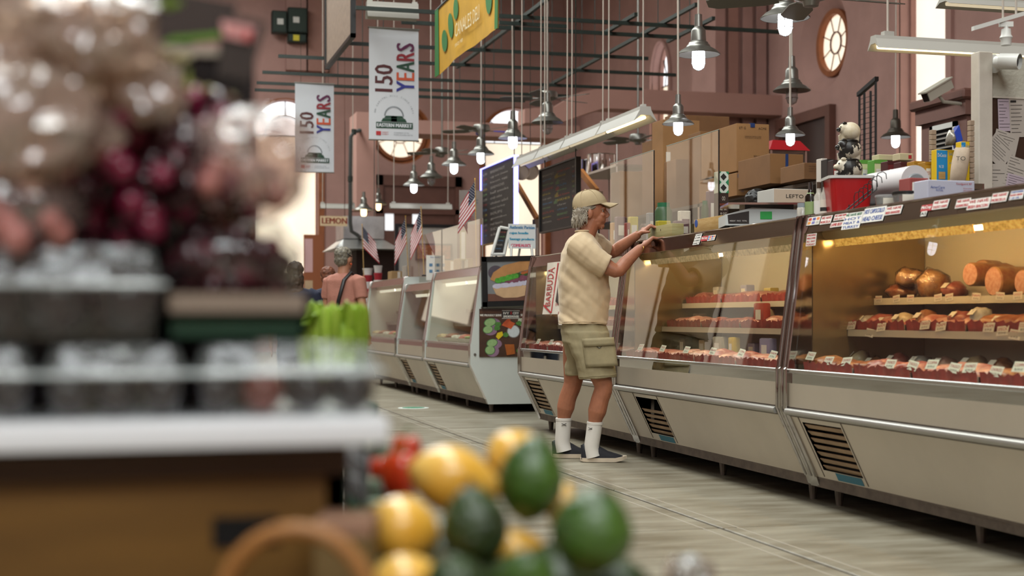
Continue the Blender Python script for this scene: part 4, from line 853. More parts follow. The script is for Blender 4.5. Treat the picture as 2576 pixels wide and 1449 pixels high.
for a in (-.19, .2):
    for b in (-.08, .12): MB().cyl(e(a, b, ZT), e(a, b, ZT+.014), .014, n=10).build('foot', BLACK, t)
# handwritten white box with a brown paper lump
t, o, wd, h = obj_box('paper_box', 'white box with handwritten marks behind the scale', 'box', 1946, 474, 2034, 512, 4.2, .25, mat('handmade_white', '#cdb9a3', .7), mat('box_white_side', '#c7c4bd', .6), z0=1.662)
lab(t, o, wd, h, [('LEFTO', .35, .55, .5, .18, BLACKP), ('1/2 LB', .45, .15, .35, .18, BLACKP)])
# bottles and jar beside the red bin
def bottle(px, py0, X, r, label, prof, parts):
    Y = YatX(px, X); top = PX(px, py0, X).z; h = top-ZT; p = Vector((X, Y, ZT)); t = thing('bottle', label, 'bottle', p, group='bottles beside the red bin')
    for nm, m, pr in parts: MB().lathe([(a*r, b*h) for a, b in pr], p, 18).build(nm, m, t)
DKG = mat('dark_bottle_glass', '#1c100b', .1, coat=.5); LBG = mat('green_label', '#8fa26b', .6); JAR = mat('pale_bottle', '#b9b3a8', .2, var=.2, vs=30)
B0 = [(0, 0), (1, 0), (1, .62), (.55, .72), (.42, .80), (.42, 1), (0, 1)]
bottle(2039, 459, 3.53, .03, 'dark sauce bottle with pale green label', B0, (('bottle_body', DKG, B0), ('label_band', LBG, [(1.03, .1), (1.03, .48), (1, .48)]), ('neck_band', LBG, [(.7, .68), (.6, .72)])))
bottle(2060, 459, 3.55, .026, 'clear spice bottle with dark cap beside the dark sauce bottle', B0, (('bottle_body', JAR, B0), ('label_band', WHITEP, [(1.03, .1), (1.03, .5), (1, .5)]), ('cap', PRINTK, [(.46, .84), (.46, 1.01), (0, 1.01)])))
bottle(2075, 455, 3.57, .026, 'clear olive bottle touching the red bin', B0, (('bottle_body', JAR, B0), ('label_band', CARD, [(1.03, .1), (1.03, .5), (1, .5)]), ('olive_print', BLACKP, [(1.04, .2), (1.04, .3), (1.03, .3)]), ('cap', PRINTK, [(.46, .84), (.46, 1.01), (0, 1.01)])))
J0 = [(0, 0), (1, 0), (1, .68), (.85, .75), (0, .75)]
bottle(2018, 511, 3.5, .028, 'small white jar with grey lid at the end of the scale', J0, (('jar_body', JAR, J0), ('lid', mat('grey_lid', '#8d959b', .4), [(.9, .74), (.9, 1), (0, 1)])))
# red bin
p0, p1 = P(2132, 535, 7.45), None; c = Vector((p0.x, p0.y, ZT)); zt2 = P(2132, 446, 7.45).z; t = thing('red_bin', 'red plastic bin with a white rim on the counter top', 'bin', c)
rr = lambda hw, hd, z, n=6: [c+RT*(sx*(hw-.03)+.03*math.cos(q))+FW*(sy*(hd-.03)+.03*math.sin(q))+UP*(z-ZT) for sx, sy, q0 in ((1, 1, 0), (-1, 1, 1), (-1, -1, 2), (1, -1, 3)) for q in [math.pi/2*(q0+j/n) for j in range(n+1)]]
MB().ring_loft([rr(.095, .09, ZT), rr(.112, .105, zt2-.012)], cap=False).build('tub_wall', mat('red_plastic', '#b00d12', .3, coat=.3), t); MB().ring_loft([rr(.09, .085, ZT+.003), rr(.09, .085, ZT+.004)]).build('tub_base', mat('red_plastic'), t)
MB().ring_loft([rr(.110, .104, zt2-.014), rr(.120, .113, zt2-.014), rr(.121, .114, zt2), rr(.108, .102, zt2), rr(.110, .104, zt2-.014)], cap=False).build('rim', WHITE, t)
# wire file rack
c = P(2172, 530, 6.95); c.z = ZT; t = thing('wire_rack', 'black wire letter rack leaning in front of the red bin', 'rack', c)
for k in range(6):
    o = c+RT*(-.05+.022*k)-FW*.02+UP*(.018+.019*k); MB().tube([o-RT*.0-UP*.012, o+UP*.05, o+RT*.006+UP*.068, o+RT*.03+UP*.076, o+RT*.045+UP*.066, o+RT*.048+UP*.04], .0022, 6).build('wire_loop', BLACK, t)
for a, b in ((-.085, -.015), (-.06, .05)): MB().tube([c+RT*a+UP*.004, c+RT*(a+.125)+UP*(.105)], .0035, 6).build('support_bar', BLACK, t)
for k in (-.07, .06): MB().cyl(c+RT*k, c+RT*k+UP*.03, .003, n=6).build('foot', BLACK, t)
# paper roll on its dispenser
X = 3.92; ya, yb = YatX(2303, X), YatX(2195, X); z = PX(2303, 456, X).z; r = .083; t = thing('paper_roll', 'big white roll of butcher paper on a dispenser with grey end plate', 'paper roll', (X, (ya+yb)/2, ZT))
MB().lathe([(.02, 0), (r, 0), (r, yb-ya), (.02, yb-ya)], (X, ya, z), 32, ax=UY).build('roll', mat('butcher_paper', '#d5d0d0', .6), t)
MB().lathe([(0, -.012), (.05, -.012), (.056, -.006), (.056, 0)], (X, ya, z-.015), 28, ax=UY).build('end_plate', mat('grey_plastic', '#8d9194', .4), t)
m = MB().prism([(-.06, 0), (.06, 0), (.05, z-ZT-.02), (-.05, z-ZT-.02)], lambda p: Vector((X+p[0], ya-.02, ZT+p[1])), lambda p: Vector((X+p[0], ya-.012, ZT+p[1]))); m.build('bracket', mat('grey_plastic'), t, smooth=False)
m = MB().prism([(-.06, 0), (.06, 0), (.05, z-ZT-.02), (-.05, z-ZT-.02)], lambda p: Vector((X+p[0], yb+.012, ZT+p[1])), lambda p: Vector((X+p[0], yb+.02, ZT+p[1]))); m.build('bracket', mat('grey_plastic'), t, smooth=False)
box('dispenser_base', mat('grey_plastic'), t, X-.07, X+.07, ya-.02, yb+.02, ZT, ZT+.012)
# boxes and tubs on the counter edge
t, o, wd, h = obj_box('glove_box', 'white food-service box with blue and red lettering', 'box', 2334, 452, 2452, 520, 3.62, .12, mat('box_lilac_white', '#c3c3d2', .5), z0=ZT)
lab(t, o, wd, h, [('AmerCare', .05, .62, .3, .12, BLUEP), ('ROYAL', .17, .5, .15, .09, BLUEP), ('Foodguard XP', .6, .78, .33, .12, RED), ('Disposable', .75, .62, .19, .06, RED), ('POLY GLOVES', .75, .52, .19, .06, RED), (None, .64, .36, .3, .015, BLUEP)])
t, o, wd, h = obj_box('lidded_carton', 'red and grey carton behind the linguiza card', 'box', 2288, 447, 2336, 512, 3.74, .1, mat('dull_red', '#9c4a45', .6), z0=ZT)
t, o, wd, h = obj_box('linguiza_card', 'white card reading LINGUIZA leaning between tub and box', 'sign', 2296, 458, 2337, 490, 3.60, .003, WHITEP, z0=None); lab(t, o, wd, h, [('LINGUIZA', .06, .25, .9, .45, mat('plum_ink', '#6a2433', .6))])
o_ = t; MB().box(o.x+.01, o.x+wd-.01, o.y+.005, o.y+.03, ZT, o.z).build('stand', WHITEP, t, smooth=False)
def tub(px, py0, d, r, label, lidm, lb):
    c = P(px, py0, d); h = c.z-ZT; p = Vector((c.x, c.y, ZT)); t = thing('deli_tub', label, 'tub', p, group='clear deli tubs')
    MB().lathe([(0, 0), (r*.85, 0), (r, h*.85)], p, 24).build('tub_wall', glass('tub_plastic', '#e8e8e8', .12, .05, haze=.35, hazec='#b9b9b5'), t); MB().lathe([(r*1.03, h*.82), (r*1.05, h*.86), (r*1.04, h*.97), (r*.95, h), (0, h*.99)], p, 24).build('lid', lidm, t)
    if lb: MB().obox(p-FW*(r*.97)+UP*h*.45, RT*r*.5, UP*h*.3, FW*.002).build('label', CARD, t, smooth=False)
tub(2278, 482, 6.72, .062, 'round clear tub with a black lid on the counter edge', BLACK, True); tub(2228, 491, 6.85, .05, 'squat clear tub with a clear lid beside the wire rack', glass('clear_lid', '#eeeeee', .15, .1, haze=.3), True)
# cow figurine: three cows stacked
COW = mat('cow_hide', '#d9d0bd', .45, c2='#171412', vs=7); COWW = mat('cow_white', '#d9d0bd', .45, c2='#cdbf9f', vs=20); COWB = mat('cow_black', '#1b1715', .35)
cr = [n_ for n_ in COW.node_tree.nodes if n_.type == 'VALTORGB'][0].color_ramp.elements; cr[0].position = .47; cr[1].position = .49
[n_ for n_ in COW.node_tree.nodes if n_.type == 'TEX_NOISE'][0].inputs['Scale'].default_value = 13
c = P(2136, 443, 8.2); zc = 1.737; t = thing('riser_block', 'small wooden block under the stacked cow figurine', 'wood block', (c.x, c.y, ZT)); bbox('block', WOODB, t, c.x-.05, c.x+.05, c.y-.05, c.y+.05, ZT-.006, 1.737, .004, 1); k = (P(2136, 307, 8.2).z-zc)/.30
def ck(a, z, b=0): return c+RT*a*k+FW*b*k+UP*(zc-c.z+z*k)
def cow(i, z, s, hm, label):
    t = thing('cow_figurine', label, 'figurine', ck(0, z), group='stacked cow figurines')
    mb = MB(); mb.ball(ck(.006, z+.055*s), (.055*s*k, .05*s*k, .05*s*k), 16, 12); mb.ball(ck(-.028*s, z+.07*s, -.01), (.03*s*k, .028*s*k, .028*s*k), 14, 10); mb.ball(ck(-.05*s, z+.062*s, -.015), (.019*s*k, .018*s*k, .016*s*k), 12, 8)
    for a in (-.03, .035): mb.cyl(ck(a*s, z), ck(a*s, z+.04*s), .018*s*k, .022*s*k, 10); mb.cyl(ck(a*s, z, .03*s), ck(a*s, z+.04*s, .03*s), .018*s*k, .022*s*k, 10)
    o = mb.build('cow_body', (COW, COW, COWW)[i], t); remesh(o, .004, 4)
    MB().ball(ck(-.06*s, z+.062*s, -.022), (.013*s*k, .014*s*k, .012*s*k), 10, 8).build('muzzle', hm, t)
    if i == 1: MB().ball(ck(-.028*s, z+.072*s, -.013), (.031*s*k, .029*s*k, .029*s*k), 14, 10).build('dark_face', COWB, t)
    for b in (-.03, .02): MB().ball(ck(-.03*s, z+.095*s, b*s), (.014*s*k, .006*s*k, .008*s*k), 8, 6).build('ear', hm, t)
    for b in (-.035, .008): MB().ball(ck(-.052*s, z+.075*s, b*s), .004*s*k, 8, 6).build('eye', COWB, t)
    MB().lathe([(.036*s*k, 0), (.04*s*k, .006), (.036*s*k, .012)], ck(.005, z+.088*s), 18).build('collar', COWB, t) if i < 2 else None
cow(0, 0, 1.15, COWW, 'lowest cow of the stacked figurine, white with black patches'); cow(1, .105, 1.05, COWB, 'middle cow of the stacked figurine with a dark face'); cow(2, .2, .95, COWB, 'top cow of the stacked figurine, white with a black muzzle')
# grocery cartons on the rear shelf
cs = ((2068, 398, 2080, 450, '#b8342e', '#d8cfc4', 'slim red and white carton nearest the bottles'), (2080, 400, 2096, 448, '#2c2624', '#2c2624', 'black grocery carton left of the cow figurine'), (2096, 402, 2110, 448, '#9a2a26', '#3a2a28', 'dark red carton touching the cow figurine'),
      (2165, 402, 2199, 432, '#cfd0a0', '#5a9a3a', 'cream broth carton with green top, nearest the cow figurine'), (2199, 402, 2231, 432, '#cfd0a0', '#5a9a3a', 'second cream broth carton with green top'), (2233, 405, 2265, 432, '#6b2224', '#4a1a1c', 'dark red broth carton between cream and tan ones'), (2266, 407, 2298, 425, '#5a2a22', '#4a1a1c', 'second dark red carton half behind the paper roll'),
      (2300, 405, 2326, 425, '#b98a2e', '#a97a22', 'yellow carton behind the paper roll'), (2327, 407, 2343, 430, '#b98a2e', '#a97a22', 'narrow yellow carton beside the tiled rack post'))
for i, (a, b, c_, d, f, s, lb) in enumerate(cs):
    t, o, wd, h = obj_box('grocery_carton', lb, 'grocery carton', a, b, c_, d, 4.25, .08, mat('gc%d' % i, f, .5), mat('gs%d' % i, s, .5), 'grocery cartons on the rear shelf', z0=1.662)
    lab(t, o, wd, h, [(None, .15, .4, .7, .35, WHITEP), ('BROTH' if i > 2 else 'SAUCE', .2, .5, .6, .14, BLUEP if i in (3, 4) else RED), (None, .0, .9, 1, .1, mat('gs%d' % i))])
for a, b, c_, d, lb in ((2210, 388, 2262, 404, 'long cream carton lying across the broth cartons'), (2263, 385, 2297, 404, 'red and cream carton lying on the dark red ones')):
    Y = YatX((a+c_)/2, 4.33); p0, p1 = PY(a, b, Y), PY(c_, d, Y); t = thing('flat_carton', lb, 'grocery carton', ((p0.x+p1.x)/2, Y, p1.z), group='grocery cartons on the rear shelf'); bbox('carton_body', mat('flatc', '#c9bd98', .5), t, p0.x, p1.x, Y, Y+.08, p1.z, p0.z, .003, 1)
    box('red_panel' if a == 2263 else 'print_panel', RED if a == 2263 else PURPLE, t, p1.x-.03, p1.x-.01, Y-.001, Y+.001, p1.z+.01, p0.z-.01)
# pasta packs and the tiled rack posts
for a, c_, m_, tp, lb in ((2344, 2356, mat('tile_post', '#a08a74', .6), 326, 'tall narrow tiled post left of the pasta boxes'), (2441, 2452, mat('tile_post'), 302, 'taller narrow tiled post right of the pasta boxes')):
    Y = YatX((a+c_)/2, 4.34); p0, p1 = PY(a, tp, Y), PY(c_, 450, Y); t = thing('rack_post', lb, 'post', ((p0.x+p1.x)/2, Y, 1.662), group='tiled rack posts'); n = 12
    for q in range(n):
        z0 = 1.662+(p0.z-1.662)*q/n; bbox('tile', m_, t, p0.x, p1.x, Y, Y+.03, z0+.001, z0+(p0.z-1.662)/n-.001, .002, 1)
PB = mat('pasta_blue', '#2389c4', .45); PYL = mat('pasta_yellow', '#e0b916', .45)
for a, b, c_, d, sp_, lb in ((2355, 376, 2411, 452, .5, 'blue and yellow pasta box standing left in the rack'), (2417, 356, 2438, 446, .55, 'blue and yellow pasta box leaning at the right of the rack')):
    t, o, wd, h = obj_box('pasta_box', lb, 'pasta box', a, b, c_, d, 4.3, .05, PB, PYL, z0=1.662 if a == 2355 else 1.68)
    lab(t, o, wd, h, [(None, sp_, .0, 1-sp_, 1, PYL), ('DeCecco', .06, .80, sp_-.12, .1, WHITEP), ('DeCecco', sp_+.06, .85, .38, .08, PB), (None, .1, .2, sp_-.2, .2, LUMBER2), ('N 33', .12, .5, .2, .08, WHITEP), ('pasta', sp_+.08, .62, .3, .04, PB)])
def bag(px, py0, py1, hw, X, m, label, z0, tip):
    c = PX(px, (py0+py1)/2, X); zt_ = PX(px, py0, X).z; t = thing('snack_bag', label, 'bag', (c.x, c.y, z0), group='bags on the rear shelf'); L = zt_-z0; mb = MB(); rings = []
    for i in range(9):
        v = i/8; w_ = hw*(.9+.12*math.sin(math.pi*v)); dpt = .034*max(0, math.sin(math.pi*v))**.6+.003
        rings.append([Vector((c.x, c.y, z0+L*v))+RT*(math.cos(q)*w_+tip*v*L)+FW*math.sin(q)*dpt+UP*.004*math.sin(q*5+i) for q in [2*math.pi*j/16 for j in range(16)]])
    mb.ring_loft(rings); mb.build('bag_film', m, t); return t, c, L
t, c, L = bag(2392, 328, 380, .035, 4.3, mat('foil_bag', '#9c968a', .25, .3, var=.3, vs=12), 'shiny foil bag with a blue clip strip on top of the pasta box', 1.885, .25); MB().obox(c+RT*.03+UP*.02, RT*.012+UP*.02, UP*.04-RT*.01, FW*.04).build('blue_strip', mat('blue_film', '#1d3fa8', .3), t, smooth=False)
t, c, L = bag(2408, 372, 450, .045, 4.24, mat('paper_bag_cream', '#c9b49c', .6, var=.2, vs=9), 'cream snack bag with dark TO lettering between the pasta boxes', 1.662, .15); m = MB(); put(m, 'TO', c-FW*.045+UP*.01-RT*.02, RT, UP, .05, .022); m.build('lettering', BLACKP, t, smooth=False)
# notice board with papers and the white post
d = 7.75; Yn = P(2520, 300, d).y; X0 = XatY(2455, Yn); X1 = X0+.62; t = thing('notice_board', 'white framed notice board with a dark brown field at the right edge', 'notice board', (X0+.3, Yn, 0))
zt2, zm = PY(2470, 132, Yn).z, PY(2520, 243, Yn).z
PAINT = mat('chipped_white_paint', '#c9c0b3', .6, var=.08, vs=8)
bbox('post', PAINT, t, X0, X0+.085, Yn-.03, Yn+.05, 0, zt2, .004, 1); box('upper_panel', mat('stucco_white', '#b7b3a4', .8, bump=.4, bs=60), t, X0+.085, X1, Yn+.01, Yn+.04, zm, zt2-.02); box('lower_panel', mat('dark_board', '#3d2a1f', .35), t, X0+.085, X1, Yn+.012, Yn+.04, .9, zm); box('ledge', PAINT, t, X0+.085, X1, Yn-.0, Yn+.045, zm-.008, zm)
PAP = mat('paper_lilac', '#b9a9b4', .7); PAPW = mat('paper_grey', '#b7aea4', .7)
ps = ((2513, 248, 2545, 330, PAP, 2), (2542, 246, 2580, 345, PAPW, 3), (2500, 330, 2560, 400, PAPW, -14), (2483, 345, 2545, 412, PAPW, -38), (2474, 411, 2534, 500, PAPW, 1), (2530, 395, 2580, 470, PAPW, -15), (2530, 440, 2580, 500, PAP, -12))
pl = ('lilac paper pinned at the top of the notice board', 'grey form pinned at the picture edge', 'tilted paper pinned mid-board', 'steeply tilted sheet sticking out to the left', 'upright form with a black bar low on the board', 'tilted delivery note at the edge', 'lowest tilted lilac sheet')
for i, (a, b, c_, d_, m_, rot) in enumerate(ps):
    p0, p1 = PY(a, b, Yn), PY(c_, d_, Yn); cc = (p0+p1)/2; cc.y = Yn+.008-.0012*i; u = UX*math.cos(math.radians(rot))+UP*math.sin(math.radians(rot)); v = UP*math.cos(math.radians(rot))-UX*math.sin(math.radians(rot)); wd, h = p1.x-p0.x, p0.z-p1.z
    tt = thing('pinned_paper', pl[i], 'paper', cc, group='papers on the notice board'); MB().obox(cc, u*wd/2, v*h/2, UY*.0004).build('sheet', m_, tt, smooth=False); mb = MB()
    for q in range(9):
        zz = .42-.1*q; L = R.uniform(.3, .85); mb.obox(cc-u*wd*.42+u*wd*L/2+v*h*zz-UY*.0008, u*wd*L/2, v*h*(.03 if (q == 0 and i in (1, 4)) else .007), UY*.0002)
    tag(mb.build('printed_lines', BLACKP, tt, smooth=False), kind='stuff')
# security cameras, track light
c = PY(2530, 156, Yn-.12); w0 = PY(2500, 160, Yn); t = thing('bullet_camera', 'white bullet security camera with dark lens on the notice board', 'security camera', c)
MB().lathe([(0, .0), (.05, 0), (.052, .012), (.02, .02), (0, .021)], (w0.x, Yn+.01, w0.z), 20, ax=(0, -1, 0)).build('mount_plate', WHITE, t); MB().tube([(w0.x, Yn, w0.z), (w0.x+.02, Yn-.05, w0.z+.0), c-RT*.02], .014, 10).build('arm', WHITE, t)
ax = (RT*.75-FW*.6-UP*.12).normalized(); MB().lathe([(0, -.06), (.03, -.06), (.038, -.045), (.038, .05), (.03, .055)], c, 22, ax=ax).build('barrel', WHITE, t); MB().lathe([(.034, .051), (.03, .058), (0, .056)], c, 22, ax=ax).build('lens_face', BLACK, t); MB().lathe([(.04, -.03), (.043, -.03), (.043, .075), (.04, .075)], c+UP*.003, 22, ax=ax).build('sun_shield', WHITE, t)
a = PY(2447, 72, Yn-.3); t = thing('track_light', 'white track with one spotlight at the upper right corner', 'track light', a); b = PY(2590, 30, Yn-.3); MB().obox((a+b)/2, (b-a)/2, UY*.012, UP*.011).build('track', WHITE, t, smooth=False)
c = PY(2531, 78, Yn-.3); MB().obox(c+UP*.035, RT*.035, FW*.01, UP*.013).build('adapter', WHITE, t, smooth=False); MB().cyl(c+UP*.03, c-UP*.0, .012, n=10).build('stem', WHITE, t); MB().lathe([(.0, .015), (.024, .01), (.026, -.02), (.034, -.035), (.028, -.045), (.026, -.075), (0, -.076)], c, 20).build('spot_head', WHITE, t)
for q in (2523, 2556): p = PY(q, 45, Yn-.3); MB().cyl(p, p+UP*3, .006, n=6).build('suspension_cable', CORD, t)
# pink booth with cornice, blind window
X = 7.6; y0, y1 = YatX(2432, X), YatX(2318, X); zt2 = PX(2432, 224, X).z; BOOTH = mat('booth_paint', '#75534a', .6, var=.06, vs=2)
t = thing('booth', 'pink-brown booth with a cornice and blind window behind the notice board', 'booth', (X+.6, (y0+y1)/2, 0))
box('booth_wall', BOOTH, t, X, X+1.3, y0, y1, 0, zt2-.12); bbox('cornice', BROWN, t, X-.09, X+1.4, y0-.08, y1+.09, zt2-.1, zt2, .02, 1); box('frieze', BOOTH, t, X-.04, X+1.35, y0-.04, y1+.05, zt2-.24, zt2-.1)
a, b = PX(2345, 318, X), PX(2410, 300, X); zw0, zw1 = 1.3, PX(2378, 312, X).z; m = MB(); yb_, ya_ = a.y, b.y
for q in ((ya_, yb_, zw1-.05, zw1), (ya_, ya_+.05, zw0, zw1), (yb_-.05, yb_, zw0, zw1)): box('window_casing', WHITE, t, X-.03, X+.01, *q)
box('window_dark', DARK, t, X-.005, X+.01, ya_, yb_, zw0, zw1)
for q in range(22): box('blind_slat', mat('blind_grey', '#9a948c', .5), t, X-.02, X-.008, ya_+.05, yb_-.05, zw1-.1-q*.045, zw1-.085-q*.045)
c = PX(2358, 228, X-.35); t = thing('box_camera', 'white box security camera on a wall bracket above the blind window', 'security camera', c); ax = (RT*-.6-FW*.3-UP*.35).normalized(); sd = ax.cross(UP).normalized(); u2 = sd.cross(ax)
MB().obox(c, ax*.16, sd*.045, u2*.045).build('housing', mat('cam_beige', '#b5b1a3', .5), t); MB().obox(c+u2*.05, ax*.18, sd*.055, u2*.006).build('sun_shield', mat('cam_beige'), t); MB().obox(c+ax*.162, ax*.004, sd*.035, u2*.035).build('lens_window', BLACK, t, smooth=False)
e = PX(2425, 262, X); MB().tube([c-u2*.05, c-u2*.12-ax*.02, e], .017, 8).build('bracket_arm', mat('cam_beige'), t); MB().lathe([(0, 0), (.05, 0), (.05, .015), (0, .02)], e, 12, ax=(-1, 0, 0)).build('wall_plate', mat('cam_beige'), t)
# black wire shelf panel leaning behind the cartons
X = 6.9; y1, y0 = YatX(2162, X), YatX(2203, X); z1 = PX(2180, 232, X).z; t = thing('wire_shelf_panel', 'tall black wire shelf panel standing beside the doorway', 'wire panel', (X, (y0+y1)/2, 0))
for y in (y0, y1, (y0+y1)/2-.06, (y0+y1)/2+.06): MB().cyl((X, y, 0), (X, y, z1+(.1 if y == y0 else 0)), .012, n=6).build('upright', BLACK, t)
MB().obox((X, (y0+y1)/2, z1+.05), ((0, (y1-y0)/2+.02, -.05)), UX*.02, UP*.02).build('top_bar', BLACK, t, smooth=False)
for q in range(46): z = z1-.05-q*.05; MB().cyl((X, y0, z), (X, y1, z), .0035, n=4).build('cross_wire', BLACK, t)
# clerk behind the counter is built with the people
# ---------------------------------------------------------------- people
SKIN = mat('tanned_skin', '#a56a4e', .5, var=.12, vs=18, sss=.08); SKINP = mat('fair_skin', '#b98468', .5, var=.08, vs=18, sss=.08)
TEE = mat('cream_cotton', '#cdb592', .85, var=.04, vs=14, bump=.05, bs=160, sheen=.2); KHAKI = mat('khaki_twill', '#9c9070', .85, var=.08, vs=16, bump=.06, bs=160); CAPM = mat('khaki_cap', '#b09c7a', .85, var=.05, vs=20, bump=.06, bs=180)
SOCK = mat('white_sock', '#d5d0c8', .9, bump=.08, bs=200); SHOE = mat('navy_knit_shoe', '#16161d', .75, var=.2, vs=60); SOLE = mat('worn_white_sole', '#c9b9a2', .6, var=.12, vs=10)
GREY = mat('grey_white_hair', '#b3a999', .6, c2='#7d7263', vs=40, stretch=(1, 1, .3))
def ell(c, ru, rv, n=20, e=2.0, u=RT, v=FW, tilt=0):
    out = []
    for j in range(n):
        q = 2*math.pi*j/n; a, b = math.cos(q), math.sin(q)
        out.append(c+u*ru*math.copysign(abs(a)**(2/e), a)+v*rv*math.copysign(abs(b)**(2/e), b)+UP*tilt*a)
    return out
def limb(mb, pts, rads, n=14): mb.tube(pts, rads, n)
def smoothpts(pts, rads, k=3):
    """Catmull-Rom in between the given joints"""
    P_, R_ = [], []
    for i in range(len(pts)-1):
        p0, p1, p2, p3 = pts[max(i-1, 0)], pts[i], pts[i+1], pts[min(i+2, len(pts)-1)]
        for j in range(k):
            t = j/k; P_.append(.5*((2*p1)+(p2-p0)*t+(2*p0-5*p1+4*p2-p3)*t*t+(3*p1-p0-3*p2+p3)*t**3)); R_.append(rads[i]*(1-t)+rads[i+1]*t)
    return P_+[pts[-1]], R_+[rads[-1]]
def hand(mb, wrist, kn, tip, side, thumb, s=1.0):
    """palm and five fingers: wrist, middle knuckle, fingertip target, sideways axis (towards the little finger), thumb tip"""
    f = (kn-wrist); up = side.cross(f).normalized(); ks = []
    for i, (o, L) in enumerate(((-.032, .9), (-.011, 1.0), (.011, .95), (.031, .76))):
        k0 = kn+side*o*s-f*.05*abs(o)/.03; w0 = wrist+side*o*.55*s; mb.tube([w0, (w0+k0)/2+up*.003, k0], [.017*s, .016*s, .0115*s], 10)
        d = (tip-kn)*L+side*o*.25*s; a = k0+d*.42+up*.010*s; b = k0+d*.75+up*.004*s; mb.tube([k0-d*.05, k0+d*.2+up*.008*s, a, b, k0+d], [.0105*s, .0096*s, .009*s, .0082*s, .0066*s], 10)
    mb.ball((wrist+kn)/2, (.03*s, .03*s, .018*s), 12, 8)
    t0 = wrist+f*.22-side*.026*s; m = (t0+thumb)/2-side*.012*s; mb.tube([wrist, t0, m, thumb], [.016*s, .015*s, .0115*s, .0085*s], 10)
D0 = 9.45
def M(px, py, dd=0): return P(px, py, D0+dd)
man = thing('person', 'man in cream t-shirt, khaki shorts and cap leaning on the meat counter', 'person', (M(1480, 1158).x, M(1480, 1158).y, 0))
mb = MB()
# head: skull, jaw, brow, nose, lips, ear, neck
HR = Matrix((RT, FW, UP)).transposed()
HB = lambda x, y, dd, a, b, c_, n=16, m=12: mb.ball(M(x, y, dd), (a, b, c_), n, m, HR)
HB(1484, 527, 0, .1, .076, .106, 24, 16); HB(1505, 550, 0, .052, .056, .056); HB(1511, 569, 0, .027, .032, .022); HB(1498, 563, 0, .05, .052, .036); HB(1518, 524, 0, .02, .05, .013); HB(1515, 541, -.034, .021, .022, .02); HB(1515, 541, .034, .021, .022, .02)
mb.tube([M(1519, 526), M(1526, 535), M(1531.5, 543.5)], [.011, .0115, .012], 10); HB(1528, 545, -.010, .010, .009, .008); HB(1528, 545, .010, .010, .009, .008)
HB(1520, 554.5, 0, .013, .024, .006); HB(1519, 559.5, 0, .012, .021, .006)
for s_ in (-1, 1):
    HB(1485, 537, s_*.079, .018, .010, .032); HB(1483, 545, s_*.077, .011, .008, .014)
mb.tube([M(1490, 552), M(1478, 582), M(1464, 612)], [.062, .06, .072], 18)
# trunk under the clothes
rings = []
for y, a, b, hd in ((606, 1435, 1490, .15), (650, 1418, 1512, .185), (720, 1412, 1522, .165), (790, 1412, 1518, .165), (850, 1418, 1520, .165)): rings.append(ell(M((a+b)/2, y), (b-a)/2/378.6, hd, 20, 2.3))
mb.ring_loft(rings)
def arm(pts, rads): p, r = smoothpts(pts, rads); mb.tube(p, r, 16)
SHN, ELN, WRN = M(1457, 624, -.175), M(1549, 682, -.20), M(1612, 623, -.11)
SHF, ELF, WRF = M(1492, 618, .175), M(1541, 634, .30), M(1607, 589, .215)
arm([SHN, (SHN+ELN)/2, ELN, ELN*.65+WRN*.35+UP*-.004, WRN], [.062, .055, .045, .045, .029])
arm([SHF, (SHF+ELF)/2, ELF, ELF*.65+WRF*.35, WRF], [.062, .054, .044, .043, .028])
KN_, TN_ = M(1643, 598, -.09), M(1677, 598, -.07); hand(mb, WRN, KN_, TN_, (-FW*.98+UP*.1).normalized()*-1, M(1646, 622, -.05), 1.05)
KF_, TF_ = M(1638, 566, .21), M(1663, 571, .20); hand(mb, WRF, KF_, TF_, (FW*.98+UP*.1).normalized(), M(1636, 583, .15), 1.0)
# legs
HN, KN, AN = M(1478, 855, -.09), M(1518, 970, -.09), M(1488, 1128, -.075)
HF, KF, AF = M(1452, 855, .09), M(1441, 965, .13), M(1415, 1114, .19)
arm([HN, (HN+KN)/2, KN, M(1510, 1003, -.088), M(1502, 1035, -.085), M(1496, 1064, -.08), AN, AN-UP*.03], [.10, .082, .061, .059, .061, .043, .032, .03])
arm([HF, (HF+KF)/2, KF, M(1429, 998, .15), M(1423, 1025, .165), M(1418, 1055, .18), AF, AF-UP*.03], [.10, .082, .061, .059, .060, .043, .032, .03])
FTN, FTF = M(1515, 1158, -.06), M(1440, 1148, .21)
for A_, T_ in ((AN, FTN), (AF, FTF)): mb.tube([A_, A_-UP*.05, T_+RT*.05+UP*.03], [.03, .022, .014], 12)
body = mb.build('body', SKIN, man); remesh(body, .0048, 3)
# eyes, brows, moustache and goatee
for s_ in (-1, 1):
    e_ = MB().ball(M(1515.5, 531.5, s_*.036), .0088, 10, 8).build('eye', mat('eye_white', '#8d7f74', .2), man); MB().ball(M(1517.8, 531.5, s_*.038), .0056, 8, 6).build('iris', mat('iris_dark', '#2c2119', .2), e_)
    MB().tube([M(1511, 526.5, s_*.052), M(1518, 525, s_*.038), M(1521.5, 526, s_*.02)], [.003, .005, .003], 6).build('eyebrow', GREY, man)
mb = MB()
for i in range(70):
    dd = R.uniform(-.03, .03); x = 1522.5-abs(dd)*170; mb.tube([M(x, 549.5+R.uniform(-1, 1), dd), M(x+1.8, 552.5, dd*1.05), M(x+1.2, 555.5+R.uniform(0, 1.5), dd*1.15)], [.0016, .0016, .0005], 4)
tag(mb.build('moustache', GREY, man), kind='stuff')
mb = MB()
for i in range(110):
    dd = R.uniform(-.028, .028); x = 1518.5-abs(dd)*150-R.uniform(0, 3); y = R.uniform(563, 571); mb.tube([M(x, y, dd), M(x+1, y+2, dd), M(x+R.uniform(-1, 1), y+R.uniform(3, 6), dd)], [.0016, .0014, .0004], 4)
tag(mb.build('goatee', GREY, man), kind='stuff')
